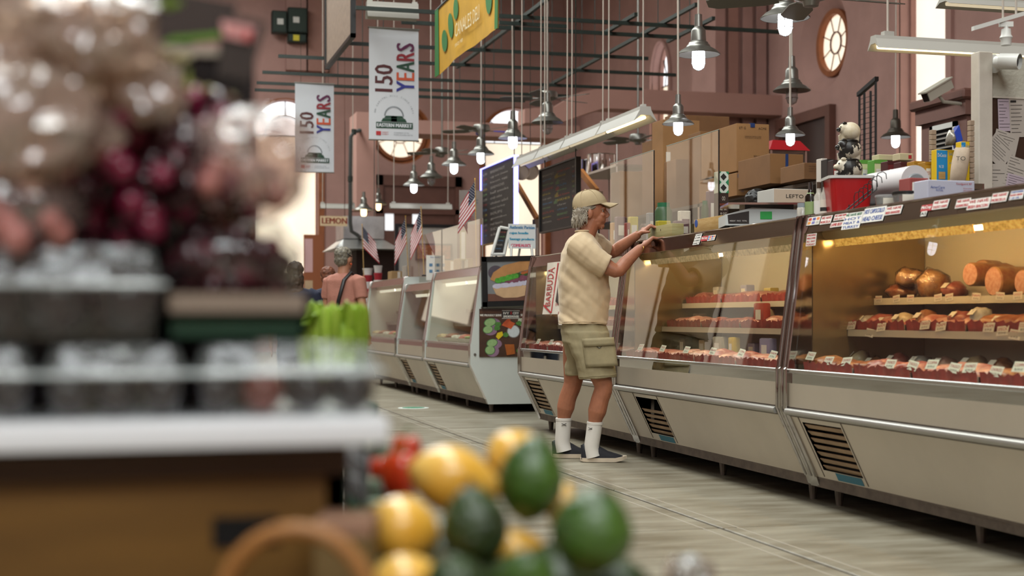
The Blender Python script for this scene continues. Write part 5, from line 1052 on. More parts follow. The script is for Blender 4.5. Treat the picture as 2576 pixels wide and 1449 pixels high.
# wavy grey hair below the cap
mb = MB(); mb.ball(M(1463, 535), (.062, .08, .056), 16, 12, HR); mb.ball(M(1457, 552), (.05, .072, .05), 16, 12, HR); mb.ball(M(1478, 526, -.04), (.055, .046, .032), 14, 10, HR); mb.ball(M(1478, 526, .04), (.055, .046, .032), 14, 10, HR)
hr = mb.build('hair', GREY, man); remesh(hr, .005, 2, lambda c: .006*noise.noise(c*38)+.004*noise.noise(Vector((c.x*30, c.y*30, c.z*90))))
mb = MB()
for i in range(620):
    q = R.uniform(-1.0, 1.0); an = q*1.75; dd = .080*math.sin(an); x0 = 1474-32*math.cos(an)*R.uniform(.72, 1); y0 = R.uniform(519, 552); L = R.uniform(10, 30)*(1 if x0 < 1470 else .62); ph = R.uniform(0, 6); am = R.uniform(.8, 2.6); sw = R.uniform(-.25, .1)
    if x0 > 1478 and y0 > 530: continue
    pts = [M(x0+sw*L*v+am*math.sin(ph+v*5), y0+L*v, dd*(1+.07*math.sin(math.pi*v))+.004*math.sin(ph+v*4)) for v in (0, .2, .4, .6, .8, 1)]
    mb.tube(pts, [.0022, .0026, .0026, .0022, .0016, .0005], 4)
for i in range(110):
    dd = R.choice((-1, 1))*R.uniform(.066, .08); x0 = R.uniform(1470, 1500); y0 = R.uniform(517, 522); L = R.uniform(7, 15)*(1 if x0 < 1484 else .55); mb.tube([M(x0, y0, dd), M(x0-3, y0+L*.35, dd*1.06), M(x0-6, y0+L*.7, dd*1.07), M(x0-10, y0+L, dd*1.05)], [.0022, .0026, .002, .0005], 4)
tag(mb.build('hair_strands', GREY, man), kind='stuff')
# cap
ca = math.radians(13); cu = RT*math.cos(ca)+UP*math.sin(ca); cv = UP*math.cos(ca)-RT*math.sin(ca); cc = M(1485, 520)
rings = []
for i in range(10):
    t = i/9*math.pi/2; k = math.cos(t)**.75 if i < 9 else .02; rings.append(ell(cc+cv*(.112*math.sin(t))-cu*.008*math.sin(t), .114*k, .086*k, 28, 2.1, cu, FW))
o = MB().ring_loft(rings, cap=False).build('cap', CAPM, man, ang=70)
for k in range(3):
    q = math.pi*k/3; MB().tube([cc+cv*(.1135*math.sin(t)+.001)-cu*.008*math.sin(t)+(cu*.114*math.cos(q)+FW*.086*math.sin(q))*math.copysign(abs(math.cos(t))**.75, math.cos(t))*1.006 for t in [math.pi*j/16 for j in range(17)]], .0016, 5).build('seam', CAPM, o)
MB().ball(cc+cv*.114-cu*.008, .008, 10, 6).build('cap_button', CAPM, o)
MB().ring_loft([ell(cc+cv*.002, .1155, .0875, 28, 2.1, cu, FW), ell(cc+cv*.022, .1145, .0868, 28, 2.1, cu, FW)], cap=False).build('cap_band', CAPM, o)
def brim(u, v):
    q = (u-.5)*1.9; e0 = cc+cu*.112*math.cos(q)*1.0+FW*.086*math.sin(q)+cv*.004; L = .078*math.cos(q*.82)**.8
    return e0+(cu*.97-cv*.26-UP*.06)*L*v-cv*.028*(math.sin(q)**2)*v
m = MB(); m.grid(brim, 18, 6); k = len(m.v); fs = list(m.f); m.add([Vector(p)-cv*.004 for p in m.v[:k]], [f[::-1] for f in fs]); m.build('brim', CAPM, o, ang=60)
MB().tube([cc-cu*.108+FW*.05*s_+cv*.012 for s_ in (-.8, -.4, 0, .4, .8)], .006, 6).build('rear_strap', CAPM, o); MB().obox(cc-cu*.114-FW*.03+cv*.012, cv*.009, FW*.008, cu*.002).build('buckle', mat('brass_buckle', '#4a3c28', .4, .8), o, smooth=False)
# t-shirt
mb = MB(); rings = []
for y, a, b, hd, e_ in ((583, 1449, 1484, .075, 2), (596, 1434, 1494, .135, 2.2), (612, 1421, 1507, .19, 2.4), (640, 1411, 1521, .212, 2.4), (680, 1405, 1530, .205, 2.3), (725, 1404, 1536, .19, 2.3), (770, 1406, 1534, .185, 2.3), (800, 1405, 1529, .188, 2.3), (815, 1404, 1527, .19, 2.3)): rings.append(ell(M((a+b)/2, y), (b-a)/2/378.6, hd, 28, e_))
mb.ring_loft(rings)
SN_ = M(1527, 671, -.195); p, r = smoothpts([M(1447, 612, -.14), M(1472, 632, -.175), M(1500, 655, -.19), SN_], [.085, .092, .086, .08]); mb.tube(p, r, 18)
SF_ = M(1521, 628, .25); p, r = smoothpts([M(1480, 608, .13), M(1500, 618, .19), SF_], [.085, .085, .07]); mb.tube(p, r, 18)
def folds(c):
    q = (c-M(1470, 700)); a, z = q.dot(RT), q.z; d = .004*noise.noise(Vector((a*9, q.dot(FW)*6, z*12)))+.004*noise.noise(Vector(((a-z*.6)*22, q.dot(FW)*8, (z+a)*9)))
    d += .011*noise.noise(Vector(((a+z*.9)*16, q.dot(FW)*4, (z-a*.7)*4)))*max(0, min(1, .9-z*1.5)); d += .007*noise.noise(Vector((a*5, 0, (z+a*.6)*26)))*max(0, min(1, -z*3)); return d
tee = mb.build('t_shirt', TEE, man); remesh(tee, .006, 4, folds)
MB().tube(ell(M(1466.5, 582), .05, .078, 28, 2), .006, 6).build('collar', TEE, tee); 
for y in (809, 814): MB().tube(ell(M(1465.5, y), .1615, .188, 36, 2.3)+ell(M(1465.5, y), .1615, .188, 36, 2.3)[:1], .0016, 5).build('hem_stitch', TEE, tee)
# shorts
mb = MB(); rings = []
for y, a, b, hd in ((800, 1416, 1519, .165), (830, 1412, 1528, .178), (862, 1414, 1532, .18)): rings.append(ell(M((a+b)/2, y), (b-a)/2/378.6, hd, 24, 2.4))
mb.ring_loft(rings)
def leg(rows):
    mb.ring_loft([ell(M((a+b)/2, y, dd), (b-a)/2/378.6, hd, 22, 2.3, RT, FW, tl) for y, a, b, dd, hd, tl in rows])
leg(((835, 1420, 1530, -.075, .11, 0), (870, 1432, 1536, -.085, .11, 0), (910, 1447, 1544, -.09, .108, -.004), (950, 1458, 1551, -.095, .108, .008)))
leg(((835, 1412, 1500, .08, .10, 0), (880, 1418, 1490, .09, .10, 0), (920, 1420, 1484, .1, .095, 0), (944, 1420, 1480, .11, .095, 0)))
def sf(c):
    q = c-M(1480, 880); a, z = q.dot(RT), q.z; return .010*noise.noise(Vector(((a+z*.4)*14, q.dot(FW)*8, z*5)))+.005*noise.noise(Vector((a*8, 0, z*22)))
sh = mb.build('shorts', KHAKI, man); remesh(sh, .006, 3, sf)
def onleg(u, v): return M(1466+u*76+v*10, 852+v*72-u*4, -.215+.02*(1-math.sin(math.pi*u)))
m = MB(); m.grid(lambda u, v: onleg(u, v)+FW*.012, 8, 8); pk = m.build('cargo_pocket', KHAKI, sh); so = pk.modifiers.new('t', 'SOLIDIFY'); so.thickness = .02; so.offset = 1
m = MB(); m.grid(lambda u, v: onleg(u, v*.28)-FW*.006+RT*.002, 8, 3); fl = m.build('pocket_flap', KHAKI, sh); so = fl.modifiers.new('t', 'SOLIDIFY'); so.thickness = .012; so.offset = 1
MB().tube([onleg(.42, .3)-FW*.012, onleg(.5, .36)-FW*.014, onleg(.58, .3)-FW*.012], .0022, 5).build('pocket_cord', BLACK, sh)
for y, a, b, dd, tl in ((944, 1457, 1550, -.095, .008),): MB().tube(ell(M((a+b)/2, y, dd), (b-a)/2/378.6+.003, .112, 30, 2.3, RT, FW, tl), .002, 5).build('hem_stitch', KHAKI, sh)
# socks, shoes
def sock(A_, top, w0, w1, dd, nm):
    c0 = M((w0+w1)/2, top, dd); m = MB(); rr = (w1-w0)/2/378.6+.003
    p, r = smoothpts([c0, c0*.5+A_*.5, A_, A_-UP*.055+RT*.01], [rr, rr*.97, rr*.95, rr*1.05]); m.tube(p, r, 20); o = m.build('sock', SOCK, man); MB().lathe([(rr*1.03, -.016), (rr*1.05, 0), (rr*.98, .002)], c0, 22).build('sock_cuff', SOCK, o); return o, c0, rr
sn, c0, rn = sock(AN, 1062, 1478, 1515, -.075, 'n'); sf_, c1, rf = sock(AF, 1052, 1399, 1437, .182, 'f')
def logo(o, c, r):
    m = MB(); b = c-UP*.04
    for k in (-1, 1): m.tube([b-FW*(r*1.01)+RT*.016+UP*.008*k, b-FW*(r*1.04)+RT*.004+UP*.0025*k, b-FW*(r*1.04)-RT*.004+UP*.0025*k, b-FW*(r*1.01)-RT*.016+UP*.008*k], .0018, 5)
    tag(m.build('sock_logo', BLACKP, o), kind='stuff')
logo(sf_, c1, rf); logo(sn, c0-RT*.03+FW*.006, rn)
def shoe(heel, toe, dd):
    h0, t0 = M(heel, 1160, dd), M(toe, 1160, dd); h0.z = t0.z = 0; ax = (t0-h0); L = ax.length; ax.normalize(); sd = Vector((-ax.y, ax.x, 0)); o_ = h0
    def sec(s, z0, top, hw, n=18):
        return [o_+ax*(s*L)+sd*hw*math.cos(q)+UP*(z0+(top-z0)*(max(0, math.sin(q))**.7 if math.sin(q) > 0 else 0)) for q in [2*math.pi*j/n for j in range(n)]]
    prof = [(.01, .112, .026), (.06, .122, .036), (.18, .116, .042), (.32, .114, .044), (.45, .10, .045), (.6, .074, .046), (.75, .06, .047), (.88, .048, .04), (.96, .036, .026), (.995, .025, .010)]
    m = MB(); m.ring_loft([sec(s, .02+.012*max(0, s-.7)**1.0, h, w_) for s, h, w_ in prof]); up_ = m.build('shoe_upper', SHOE, man, ang=60)
    def so(s, z0, z1, hw): return [o_+ax*(s*L)+sd*hw*math.cos(q)+UP*(z1 if math.sin(q) > 0 else z0) for q in [2*math.pi*(j+.5)/12 for j in range(12)]]
    m = MB(); m.ring_loft([so(s, .003+(.02*max(0, s-.8)/.2)+.006*max(0, .08-s)/.08, .03+.014*max(0, s-.75)/.25, w_+.005) for s, h, w_ in [(-.01, 0, .014)]+prof[1:]+[(1.01, 0, .008)]]); m.build('sole', SOLE, man, ang=50)
    for k in range(5):
        s = .36+.055*k; z = .112-.012*k-.006*(k > 2); w_ = .02; c = o_+ax*s*L; MB().tube([c+sd*w_+UP*(z-.004), c+UP*(z+.004), c-sd*w_+UP*(z-.004)], .0032, 6).build('lace', SHOE, up_)
    MB().obox(o_+ax*.3*L+UP*.118, (ax*.3+UP*.8).normalized()*.022, sd*.024, (ax*.8-UP*.3).normalized()*.004).build('tongue', SHOE, up_)
    MB().obox(o_+ax*.012*L+UP*.1, UP*.012, sd*.012, ax*.003).build('heel_tab', SHOE, up_)
shoe(1461, 1575, -.065); shoe(1388, 1500, .21)
MB().tube([WRN*.97+ELN*.03+(RT*.02*math.cos(q)+UP*.026*math.sin(q)+FW*.033*math.cos(q)*-1) for q in [2*math.pi*j/20 for j in range(21)]], .0032, 6).build('bracelet', mat('gold_band', '#a88242', .3, .8), man)

# ---- shoppers and the clerk: simpler figures, same build
def figure(name_label, px, d, h, fd, cols, hair, pose='stand', extra=None, grp=None, yoff=0):
    """fd: facing angle in the ground plane; h: height"""
    c = P(px, 800, d); c = Vector((c.x, c.y, yoff)); f = Vector((math.cos(fd), math.sin(fd), 0)); s = Vector((math.sin(fd), -math.cos(fd), 0)); k = h/1.7
    W = lambda a, b, z: c+f*a*k+s*b*k+UP*z*k   # forward, to the right hand, up
    t = thing('person', name_label, 'person', c, group=grp); mb = MB(); MR = Matrix((f, s, UP)).transposed()
    B = lambda a, b, z, r: mb.ball(W(a, b, z), tuple(q*k for q in r), 16, 12, MR)
    B(.0, 0, 1.585, (.092, .074, .105)); B(.03, 0, 1.52, (.06, .055, .06)); B(.095, 0, 1.565, (.014, .013, .02)); B(.005, .075, 1.57, (.018, .008, .03)); B(.005, -.075, 1.57, (.018, .008, .03)); B(.075, 0, 1.525, (.016, .026, .008))
    mb.tube([W(-.01, 0, 1.52), W(-.015, 0, 1.40)], [.054*k, .06*k], 14)
    mb.ring_loft([ell(W(0, 0, z), a*k, b*k, 18, 2.3, f, s) for z, a, b in ((1.41, .08, .12), (1.3, .11, .17), (1.1, .11, .15), (.95, .11, .155), (.8, .11, .16))])
    arms = {'stand': [((0, .2, 1.36), (.0, .25, 1.10), (.06, .25, .86)), ((0, -.2, 1.36), (.0, -.25, 1.10), (.06, -.25, .86))], 'work': [((0, .2, 1.36), (.08, .25, 1.10), (.30, .16, 1.06)), ((0, -.2, 1.36), (.08, -.25, 1.10), (.30, -.14, 1.04))]}[pose]
    for q, (a, b, e_) in enumerate(arms):
        A_, B_, E_ = W(*a), W(*b), W(*e_); p, r = smoothpts([A_, (A_+B_)/2, B_, (B_*.6+E_*.4), E_], [.052*k, .048*k, .04*k, .039*k, .026*k]); mb.tube(p, r, 12)
        dn = (E_-B_).normalized(); hand(mb, E_, E_+dn*.09*k, E_+dn*.17*k, (f if pose == 'stand' else s)*(1 if q == 0 else -1), E_+dn*.08*k+(f if pose == 'stand' else -s*(1 if q == 0 else -1))*.05*k, .95*k)
    for sg in (-1, 1): p, r = smoothpts([W(0, sg*.09, .85), W(.01, sg*.09, .48), W(-.01, sg*.1, .3), W(0, sg*.1, .07)], [.09*k, .06*k, .055*k, .036*k]); mb.tube(p, r, 12)
    o = mb.build('body', cols[3] if len(cols) > 3 else SKINP, t); remesh(o, .0075, 2)
    mb = MB(); mb.ring_loft([ell(W(0, 0, z), a*k, b*k, 20, 2.3, f, s) for z, a, b in ((1.435, .065, .075), (1.41, .095, .15), (1.36, .12, .2), (1.2, .135, .19), (1.0, .135, .18), (.88, .135, .185))])
    for (a, b, e_) in arms: A_, B_ = W(*a), W(*b); mb.tube([A_*.8+W(0, 0, 1.36)*.2, A_, A_*.3+B_*.7], [.07*k, .074*k, .068*k], 14)
    o = mb.build('shirt', cols[0], t); remesh(o, .009, 3, lambda q: .006*noise.noise(q*9))
    mb = MB(); mb.ring_loft([ell(W(0, 0, z), a*k, b*k, 18, 2.3, f, s) for z, a, b in ((.95, .125, .172), (.8, .135, .185), (.72, .13, .185))])
    for sg in (-1, 1): mb.ring_loft([ell(W(0, sg*.095, z), r_*k, r_*k, 14, 2) for z, r_ in ((.78, .1), (.5, .08), (.1, .062))])
    o = mb.build('trousers', cols[1], t); remesh(o, .01, 2)
    for sg in (-1, 1): mb = MB(); mb.ball(W(.05, sg*.1, .035), (.13*k, .048*k, .05*k), 14, 8, MR); q = mb.build('shoe', BLACK, t); 
    mb = MB()
    for b in hair: mb.ball(W(*b[:3]), tuple(q*k for q in b[3]), 16, 12, MR)
    o = mb.build('hair', cols[2], t); remesh(o, .006, 2, lambda q: .007*noise.noise(q*45))
    for sg in (-1, 1): MB().ball(W(.078, sg*.032, 1.585), .009*k, 8, 6).build('eye', mat('iris_dark'), t)
    return t, W, k
PINK = mat('coral_cotton', '#ad7565', .85, var=.08, vs=10, bump=.2, bs=60); NAVYC = mat('navy_cotton', '#181c33', .85, var=.1, vs=10); JEAN = mat('dark_denim', '#2a2f3e', .85)
SILVER = mat('silver_cropped_hair', '#8f8878', .6, c2='#4c463c', vs=35); GINGER = mat('ginger_hair', '#7d452b', .6, c2='#54301f', vs=30); DKHAIR = mat('dark_hair', '#1a1613', .45, c2='#0f0c0a', vs=40)
SHORTH = ((-.02, 0, 1.625, (.095, .082, .08)), (-.045, 0, 1.57, (.065, .076, .075)))
t, W, k = figure('woman in coral t-shirt with cropped silver hair and black shoulder strap, seen from behind', 866, 13.9, 1.645, math.radians(38), (PINK, JEAN, SILVER, SKINP), SHORTH)
MB().tube([W(-.14, .02, .92), W(-.165, .075, 1.15), W(-.13, .12, 1.36), W(-.04, .13, 1.44), W(.08, .12, 1.38), W(.15, .06, 1.15)], [.016, .018, .018, .016, .014, .014], 6).build('shoulder_strap', BLACK, t)
MB().ball(W(.01, .085, 1.525), .012, 8, 6).build('earring', mat('amber', '#b5481e', .3), t); MB().tube([W(.02, .085, 1.60), W(-.03, .085, 1.62), W(-.05, .06, 1.66)], .005, 6).build('glasses_arm', BLACK, t)
figure('ginger-haired shopper in navy, half hidden behind the woman in coral', 824, 15.0, 1.50, math.radians(95), (NAVYC, JEAN, GINGER, SKINP), ((-.01, 0, 1.61, (.1, .09, .09)), (-.04, 0, 1.55, (.07, .085, .085))))
figure('dark-clothed shopper with long brown hair at the edge of the produce', 742, 12.6, 1.45, math.radians(80), (mat('dark_blue_jacket', '#1b2036', .8), JEAN, mat('brown_long_hair', '#4a3526', .6, c2='#2c1e15', vs=30), SKINP), ((-.01, 0, 1.62, (.1, .088, .085)), (-.05, 0, 1.5, (.07, .095, .14)), (-.06, 0, 1.38, (.05, .1, .1))))
cp = PX(1905, 800, 4.42); figure('dark-haired clerk bent low behind the scale, only the hair showing', 1905, cp.dot(FW), 1.60, math.radians(185), (mat('clerk_white', '#b9b4aa', .8), JEAN, DKHAIR, SKINP), ((-.0, 0, 1.625, (.1, .086, .085)), (-.04, 0, 1.55, (.075, .085, .1))), 'work', yoff=.28)
cl_ = thing('duckboard', 'low wooden platform on which the clerk stands behind the counter', 'platform', (4.5, 9.3, 0))
for q in range(5): box('plank', WOODB, cl_, 4.12+q*.17, 4.27+q*.17, 8.75, 10.6, .24, .28)
for y in (8.9, 9.7, 10.4): box('bearer', WOODB, cl_, 4.12, 4.95, y, y+.08, 0, .24)
# ---------------------------------------------------------------- posters, boards, flags and the far stalls
def flatshape(t, name, o, pts, m, u=UX, v=UP, d=0):
    n = Vector(u).cross(Vector(v)); MB().add([Vector(o)+Vector(u)*a+Vector(v)*b+n*d for a, b in pts], [tuple(range(len(pts)))]).build(name, m, t, smooth=False)
def blob(cx, cy, rx, ry, n=22, rot=0, wob=0, seed=0):
    out = []
    for j in range(n):
        q = 2*math.pi*j/n; k = 1+wob*noise.noise(Vector((math.cos(q)*2.2+seed, math.sin(q)*2.2, seed))); a, b = rx*k*math.cos(q), ry*k*math.sin(q)
        out.append((cx+a*math.cos(rot)-b*math.sin(rot), cy+a*math.sin(rot)+b*math.cos(rot)))
    return out
INK = lambda n, c, v=.12, s=20: mat('ink_'+n, c, .45, var=v, vs=s)
# framed sandwich poster on the white end panel
Yp = Y_F0-.06; a = PY(1213, 646, Yp); b = PY(1372, 773, Yp); wd, h = b.x-a.x, a.z-b.z
t = thing('sandwich_poster', 'black framed poster of a stuffed submarine roll on the white end panel', 'poster', (a.x+wd/2, Yp, b.z))
o = Vector((a.x, Yp-.004, b.z)); tl = .034; U = (UX+UP*tl).normalized(); V = (UP-UX*tl*.6).normalized()
MB().obox(o+U*wd/2+V*h/2+UY*.015, U*wd/2, V*h/2, UY*.012).build('backing', BLACK, t, smooth=False)
for x0, x1, y0, y1 in ((0, wd, 0, .05), (0, wd, h-.05, h), (0, .05, 0, h), (wd-.05, wd, 0, h)): MB().obox(o+U*(x0+x1)/2+V*(y0+y1)/2, U*(x1-x0)/2, V*(y1-y0)/2, UY*.012).build('frame_bar', BLACK, t, smooth=False)
def S(name, pts, m, d): flatshape(t, name, o+UY*.0, [(p[0]*wd, p[1]*h) for p in pts], m, U, V, .001+d*.0008)
S('print_sky', [(.09, .12), (.92, .12), (.92, .9), (.09, .9)], INK('slate', '#7d7f80', .1, 4), 0)
S('print_table', [(.09, .11), (.92, .11), (.92, .2), (.09, .26)], INK('tabletop', '#6b4638', .1, 8), 1)
S('print_pan', blob(.22, .68, .12, .14), INK('pan', '#4f4650'), 2)
S('bun_bottom', [(.17, .38), (.22, .24), (.34, .17), (.55, .17), (.80, .24), (.92, .30), (.92, .45), (.5, .42)], INK('bun', '#c9a57e', .15, 6), 4)
S('bun_top', [(.13, .54), (.18, .68), (.35, .82), (.6, .89), (.92, .9), (.92, .78), (.6, .68), (.36, .55), (.2, .50)], INK('buntop', '#b5824f', .2, 5), 4.2)
for k in range(7): S('cheese_sheet', blob(.25+.11*k, .41+.012*k, .09, .05, 16, .1, .35, k), INK('ricotta', '#c3bfd0', .06), 5+.25*k)
for k in range(5): S('sliced_meat', blob(.42+.11*k, .52+.015*k, .07, .06, 14, .3, .4, k+9), INK('beef', '#7d4659', .3, 30), 7+.25*k)
for k in range(6): S('lettuce', blob(.25+.055*k, .52+.016*k, .05, .055, 14, .4, .5, k+20), INK('lettuce', '#4f9a33', .3, 40), 9+.25*k)
for k in range(4): S('tomato', blob(.66+.07*k, .66+.02*k, .05, .03, 12, .3, .3, k+30), INK('carrot', '#a85a2c', .2), 7+.25*k)
for k in range(4): S('herb', blob(.57+.09*k, .62, .05, .05, 12, 0, .5, k+40), INK('herb', '#2f5a26', .3, 40), 4.5+.1*k)
# smoked-fish poster
Yp = Y_F0-.014; a = PY(1206, 777, Yp); b = PY(1337, 897, Yp); wd, h = b.x-a.x, a.z-b.z
t = thing('smokehouse_poster', 'poster of fish cubes, cucumber and dip bowls with white lettering on dark planks', 'poster', (a.x+wd/2, Yp, b.z)); o = Vector((a.x, Yp-.001, b.z)); U, V = UX, UP
MB().obox(o+U*wd/2+V*h/2+UY*.006, U*wd/2, V*h/2, UY*.005).build('sheet', INK('plank', '#4a3021', .35, 6), t, smooth=False)
for k in range(4): S('plank_band', [(0, .82+.045*k), (1, .82+.045*k), (1, .86+.045*k), (0, .86+.045*k)], INK('plank%d' % (k % 2), ('#5a3826', '#442a1d')[k % 2], .2, 9), 0)
S('logo_plate', [(.43, .80), (.77, .80), (.77, .96), (.43, .96)], INK('plate', '#1d1a19'), 1); S('logo_edge', [(.43, .795), (.77, .795), (.77, .81), (.43, .81)], INK('edge', '#b9b3a8'), 2); S('logo_edge', [(.43, .955), (.77, .955), (.77, .97), (.43, .97)], INK('edge', '#b9b3a8'), 2)
WI = mat('poster_white', '#d5cfc4', .5)
for s, x, y, w_, hh in (('IVY', .455, .885, .11, .05), ('CITY', .64, .885, .11, .05), ('SMOKEHOUSE', .455, .82, .3, .045), ('WE PROUDLY SERVE', .01, .845, .41, .045), ('SMOKED', .79, .85, .2, .045)):
    m = MB(); put(m, s, o+UX*wd*x+UP*h*y-UY*.0035, UX, UP, wd*w_, h*hh, bold=.002); m.build('lettering', WI, t, smooth=False)
S('flame', [(.585, .885), (.625, .885), (.615, .94), (.605, .965), (.59, .93)], INK('flame', '#8c2320'), 3)
for cx, cy, rx, ry, nm, c in ((.2, .72, .12, .09, 'cucumber', '#8fae74'), (.16, .57, .10, .085, 'cucumber', '#9ab883'), (.24, .29, .11, .085, 'cucumber', '#8fae74'), (.2, .14, .10, .10, 'cucumber', '#9ab883')):
    S('onion_ring', blob(cx+.05, cy-.02, rx*1.25, ry*1.2, 20), INK('onion', '#8f6f86', .2), 1+cy); S('cucumber_rim', blob(cx, cy, rx, ry, 20, .3), INK('cukerim', '#3f6b3a'), 2.2+cy); S('cucumber_slice', blob(cx, cy, rx*.88, ry*.86, 20, .3), INK(nm, c, .1, 30), 3.4+cy)
S('dip_bowl', blob(.65, .53, .125, .135, 26), INK('bowl', '#8a8682'), 2); S('dip', blob(.65, .53, .11, .12, 26), INK('dip', '#c3c8c8', .08, 40), 3); S('dip_bowl', blob(.95, .52, .11, .13, 26), INK('bowl', '#8a8682'), 2); S('dip', blob(.95, .52, .09, .11, 26), INK('dip', '#c3c8c8'), 3)
for pts, c in (([(.42, .66), (.52, .78), (.68, .70), (.60, .58)], '#c0562b'), ([(.44, .70), (.55, .80), (.60, .77), (.5, .68)], '#b04a24'), ([(.48, .26), (.66, .26), (.68, .06), (.52, .03)], '#a65a24'), ([(.80, .32), (.88, .38), (.95, .2), (.9, .14)], '#8c4a44')): S('fish_cube', pts, INK('fish'+c, c, .2, 20), 5+.3*len(pts)+pts[0][1])
S('lemon_wedge', [(.31, .42), (.34, .5), (.43, .53), (.45, .45), (.36, .36)], INK('lemon', '#d3b51c'), 8)
for cx, cy, q in ((.35, .68, 1), (.5, .46, 2), (.76, .70, 3), (.92, .72, 4), (.76, .13, 5), (.33, .6, 6)): S('herb', blob(cx, cy, .06, .05, 14, 0, .5, q), INK('parsley', '#4a7a34', .3, 40), 4.6+.2*q)
S('cauliflower', blob(.8, .72, .07, .08, 16, 0, .5, 8), INK('cauli', '#b9bca4', .15, 40), 4)
for px, py in ((1213, 774), (1195, 892)):
    p = PY(px, py, Y_F0-.006); MB().lathe([(0, .004), (.012, .004), (.014, 0)], p, 12, ax=(0, -1, 0)).build('panel_screw', KICK, case_a)
# white towel with red lettering over the glass behind the man
def tw(u, v):  # u along the counter away from the viewer, v down
    y = YatX(1415, XC)+(YatX(1353, XC)-YatX(1415, XC))*u; z = 1.40-(.42-.10*(1-u)*0)*v*(1 if u > .35 else 1.2)
    return Vector((XC+.012+(z-.69)/.696*.083-.012-.006*math.sin(u*9+v*3), y, z))
t = thing('barbuda_towel', 'white towel printed BARBUDA in red, hung over the counter glass behind the man', 'towel', tw(.5, 1)); MB().grid(lambda a_, b_: tw(1-a_, b_), 14, 16).build('cloth', mat('towel_cotton', '#d3c8ba', .9, var=.06, vs=12, bump=.2, bs=60), t)
def ontw(name, quads, m):
    mb = MB()
    for vs, fs in quads: mb.add([tw(a_, b_)-UX*.003 for a_, b_ in vs], fs)
    mb.build(name, m, t, smooth=False)
vs, fs, _ = txt('BARBUDA'); ontw('lettering', [([(.96-.24*(1-b_)*-1-.24, .95-.82*a_) for a_, b_ in []] or [(.92-.26*(1-b_), .84-.74*a_) for a_, b_ in vs], fs)], RED)
ontw('red_border', [([(.56, .02), (.60, .02), (.60, .97), (.56, .97)], [(0, 1, 2, 3)]), ([(.60, .99), (.60, .95), (.99, .80), (.99, .84)], [(0, 1, 2, 3)])], RED)
for s, v_, m in (('AND', .25, RED), ('NATURE', .36, RED), ('ENVIRONMENT', .84, RED)):
    vs, fs, _ = txt(s); ontw('lettering', [([(.46-.42*a_, v_-.05*b_) for a_, b_ in vs], fs)], m)
ontw('black_panel', [([(.02, .45), (.48, .45), (.48, .76), (.02, .76)], [(0, 1, 2, 3)])], BLACK); ontw('grey_band', [([(.02, .39), (.48, .39), (.48, .45), (.02, .45)], [(0, 1, 2, 3)])], GREYI)
# chalkboards
CHALKB = mat('chalkboard', '#2a2422', .6, var=.2, vs=6); CHW = mat('chalk_white', '#a79f98', .8); CHR = mat('chalk_red', '#a8524a', .8); CHG = mat('chalk_green', '#7fa06c', .8); CHY = mat('chalk_yellow', '#b9a24c', .8); CHB = mat('chalk_blue', '#5f86a8', .8)
LED = mat('blue_led', '#8c8cff', .4, emit=5)
def chalk(X, pxl, pxr, pyt, pyb, label, led=False):
    yl, yr = YatX(pxl, X), YatX(pxr, X); zt_, zb_ = PX(pxl, pyt, X).z, PX(pxl, pyb, X).z; t = thing('menu_board', label, 'menu board', (X, (yl+yr)/2, zb_)); box('slate', CHALKB, t, X, X+.03, yr, yl, zb_, zt_); L = yl-yr; h = zt_-zb_
    fm = LED if led else BLACK; r = .010 if led else .016
    for q in ((yr-.02, yl+.02, zt_, zt_+r), (yr-.02, yl+.02, zb_-r, zb_), (yr-.02, yr-.02+r*2.2, zb_, zt_), (yl, yl+r*2.2, zb_, zt_)):
        if led and q[3] == zb_: fm2 = LUMBER2
        else: fm2 = fm
        box('frame_bar', fm2, t, X-.02, X+.035, *q)
    o = Vector((X-.002, yl, zb_)); words_ = ['BREAKFAST', 'egg and cheese', 'bacon egg', 'SANDWICHES', 'half smoke', 'crab cake', 'chicken salad', 'roast turkey', 'SOUPS', 'gumbo', 'red beans', 'SIDES', 'slaw', 'chips']
    cols_ = [CHW, CHR, CHB, CHY, CHG]
    for k in range(13 if led else 11):
        v_ = .9-.067*k if led else .88-.075*k
        for c_ in range(1 if led else 2):
            m = MB(); put(m, words_[(k+c_*5) % 14], o-UY*L*(.28+.30*c_ if led else .05+.42*c_)+UP*h*v_, -UY, UP, L*R.uniform(.3, .5)*(1.1 if led else .7), h*.032); m.build('lettering', (CHW if led else cols_[(k*2+c_) % 5]), t, smooth=False)
        m = MB(); put(m, '%d.99' % R.randint(3, 14), o-UY*L*(.05 if led else .88)+UP*h*v_, -UY, UP, L*.12, h*.032); m.build('lettering', cols_[k % 5], t, smooth=False)
    if not led:
        for k in range(5): m = MB(); put(m, 'o8S', o-UY*L*(.40+.03*math.sin(k))+UP*h*(.8-.1*k), -UY, UP, L*.1, h*.07); m.build('drawing', (CHY, CHG, CHR)[k % 3], t, smooth=False)
    for y in (yr+.1, yl-.1): MB().cyl((X+.015, y, zt_), (X+.015, y, ZC), .006, n=5).build('hanger', DARKGREEN, t)
chalk(4.62, 1212, 1296, 427, 617, 'tall dark menu board outlined with glowing blue-white lights', True); chalk(4.62, 1361, 1452, 430, 584, 'dark menu board with coloured chalk writing behind the head of the man')
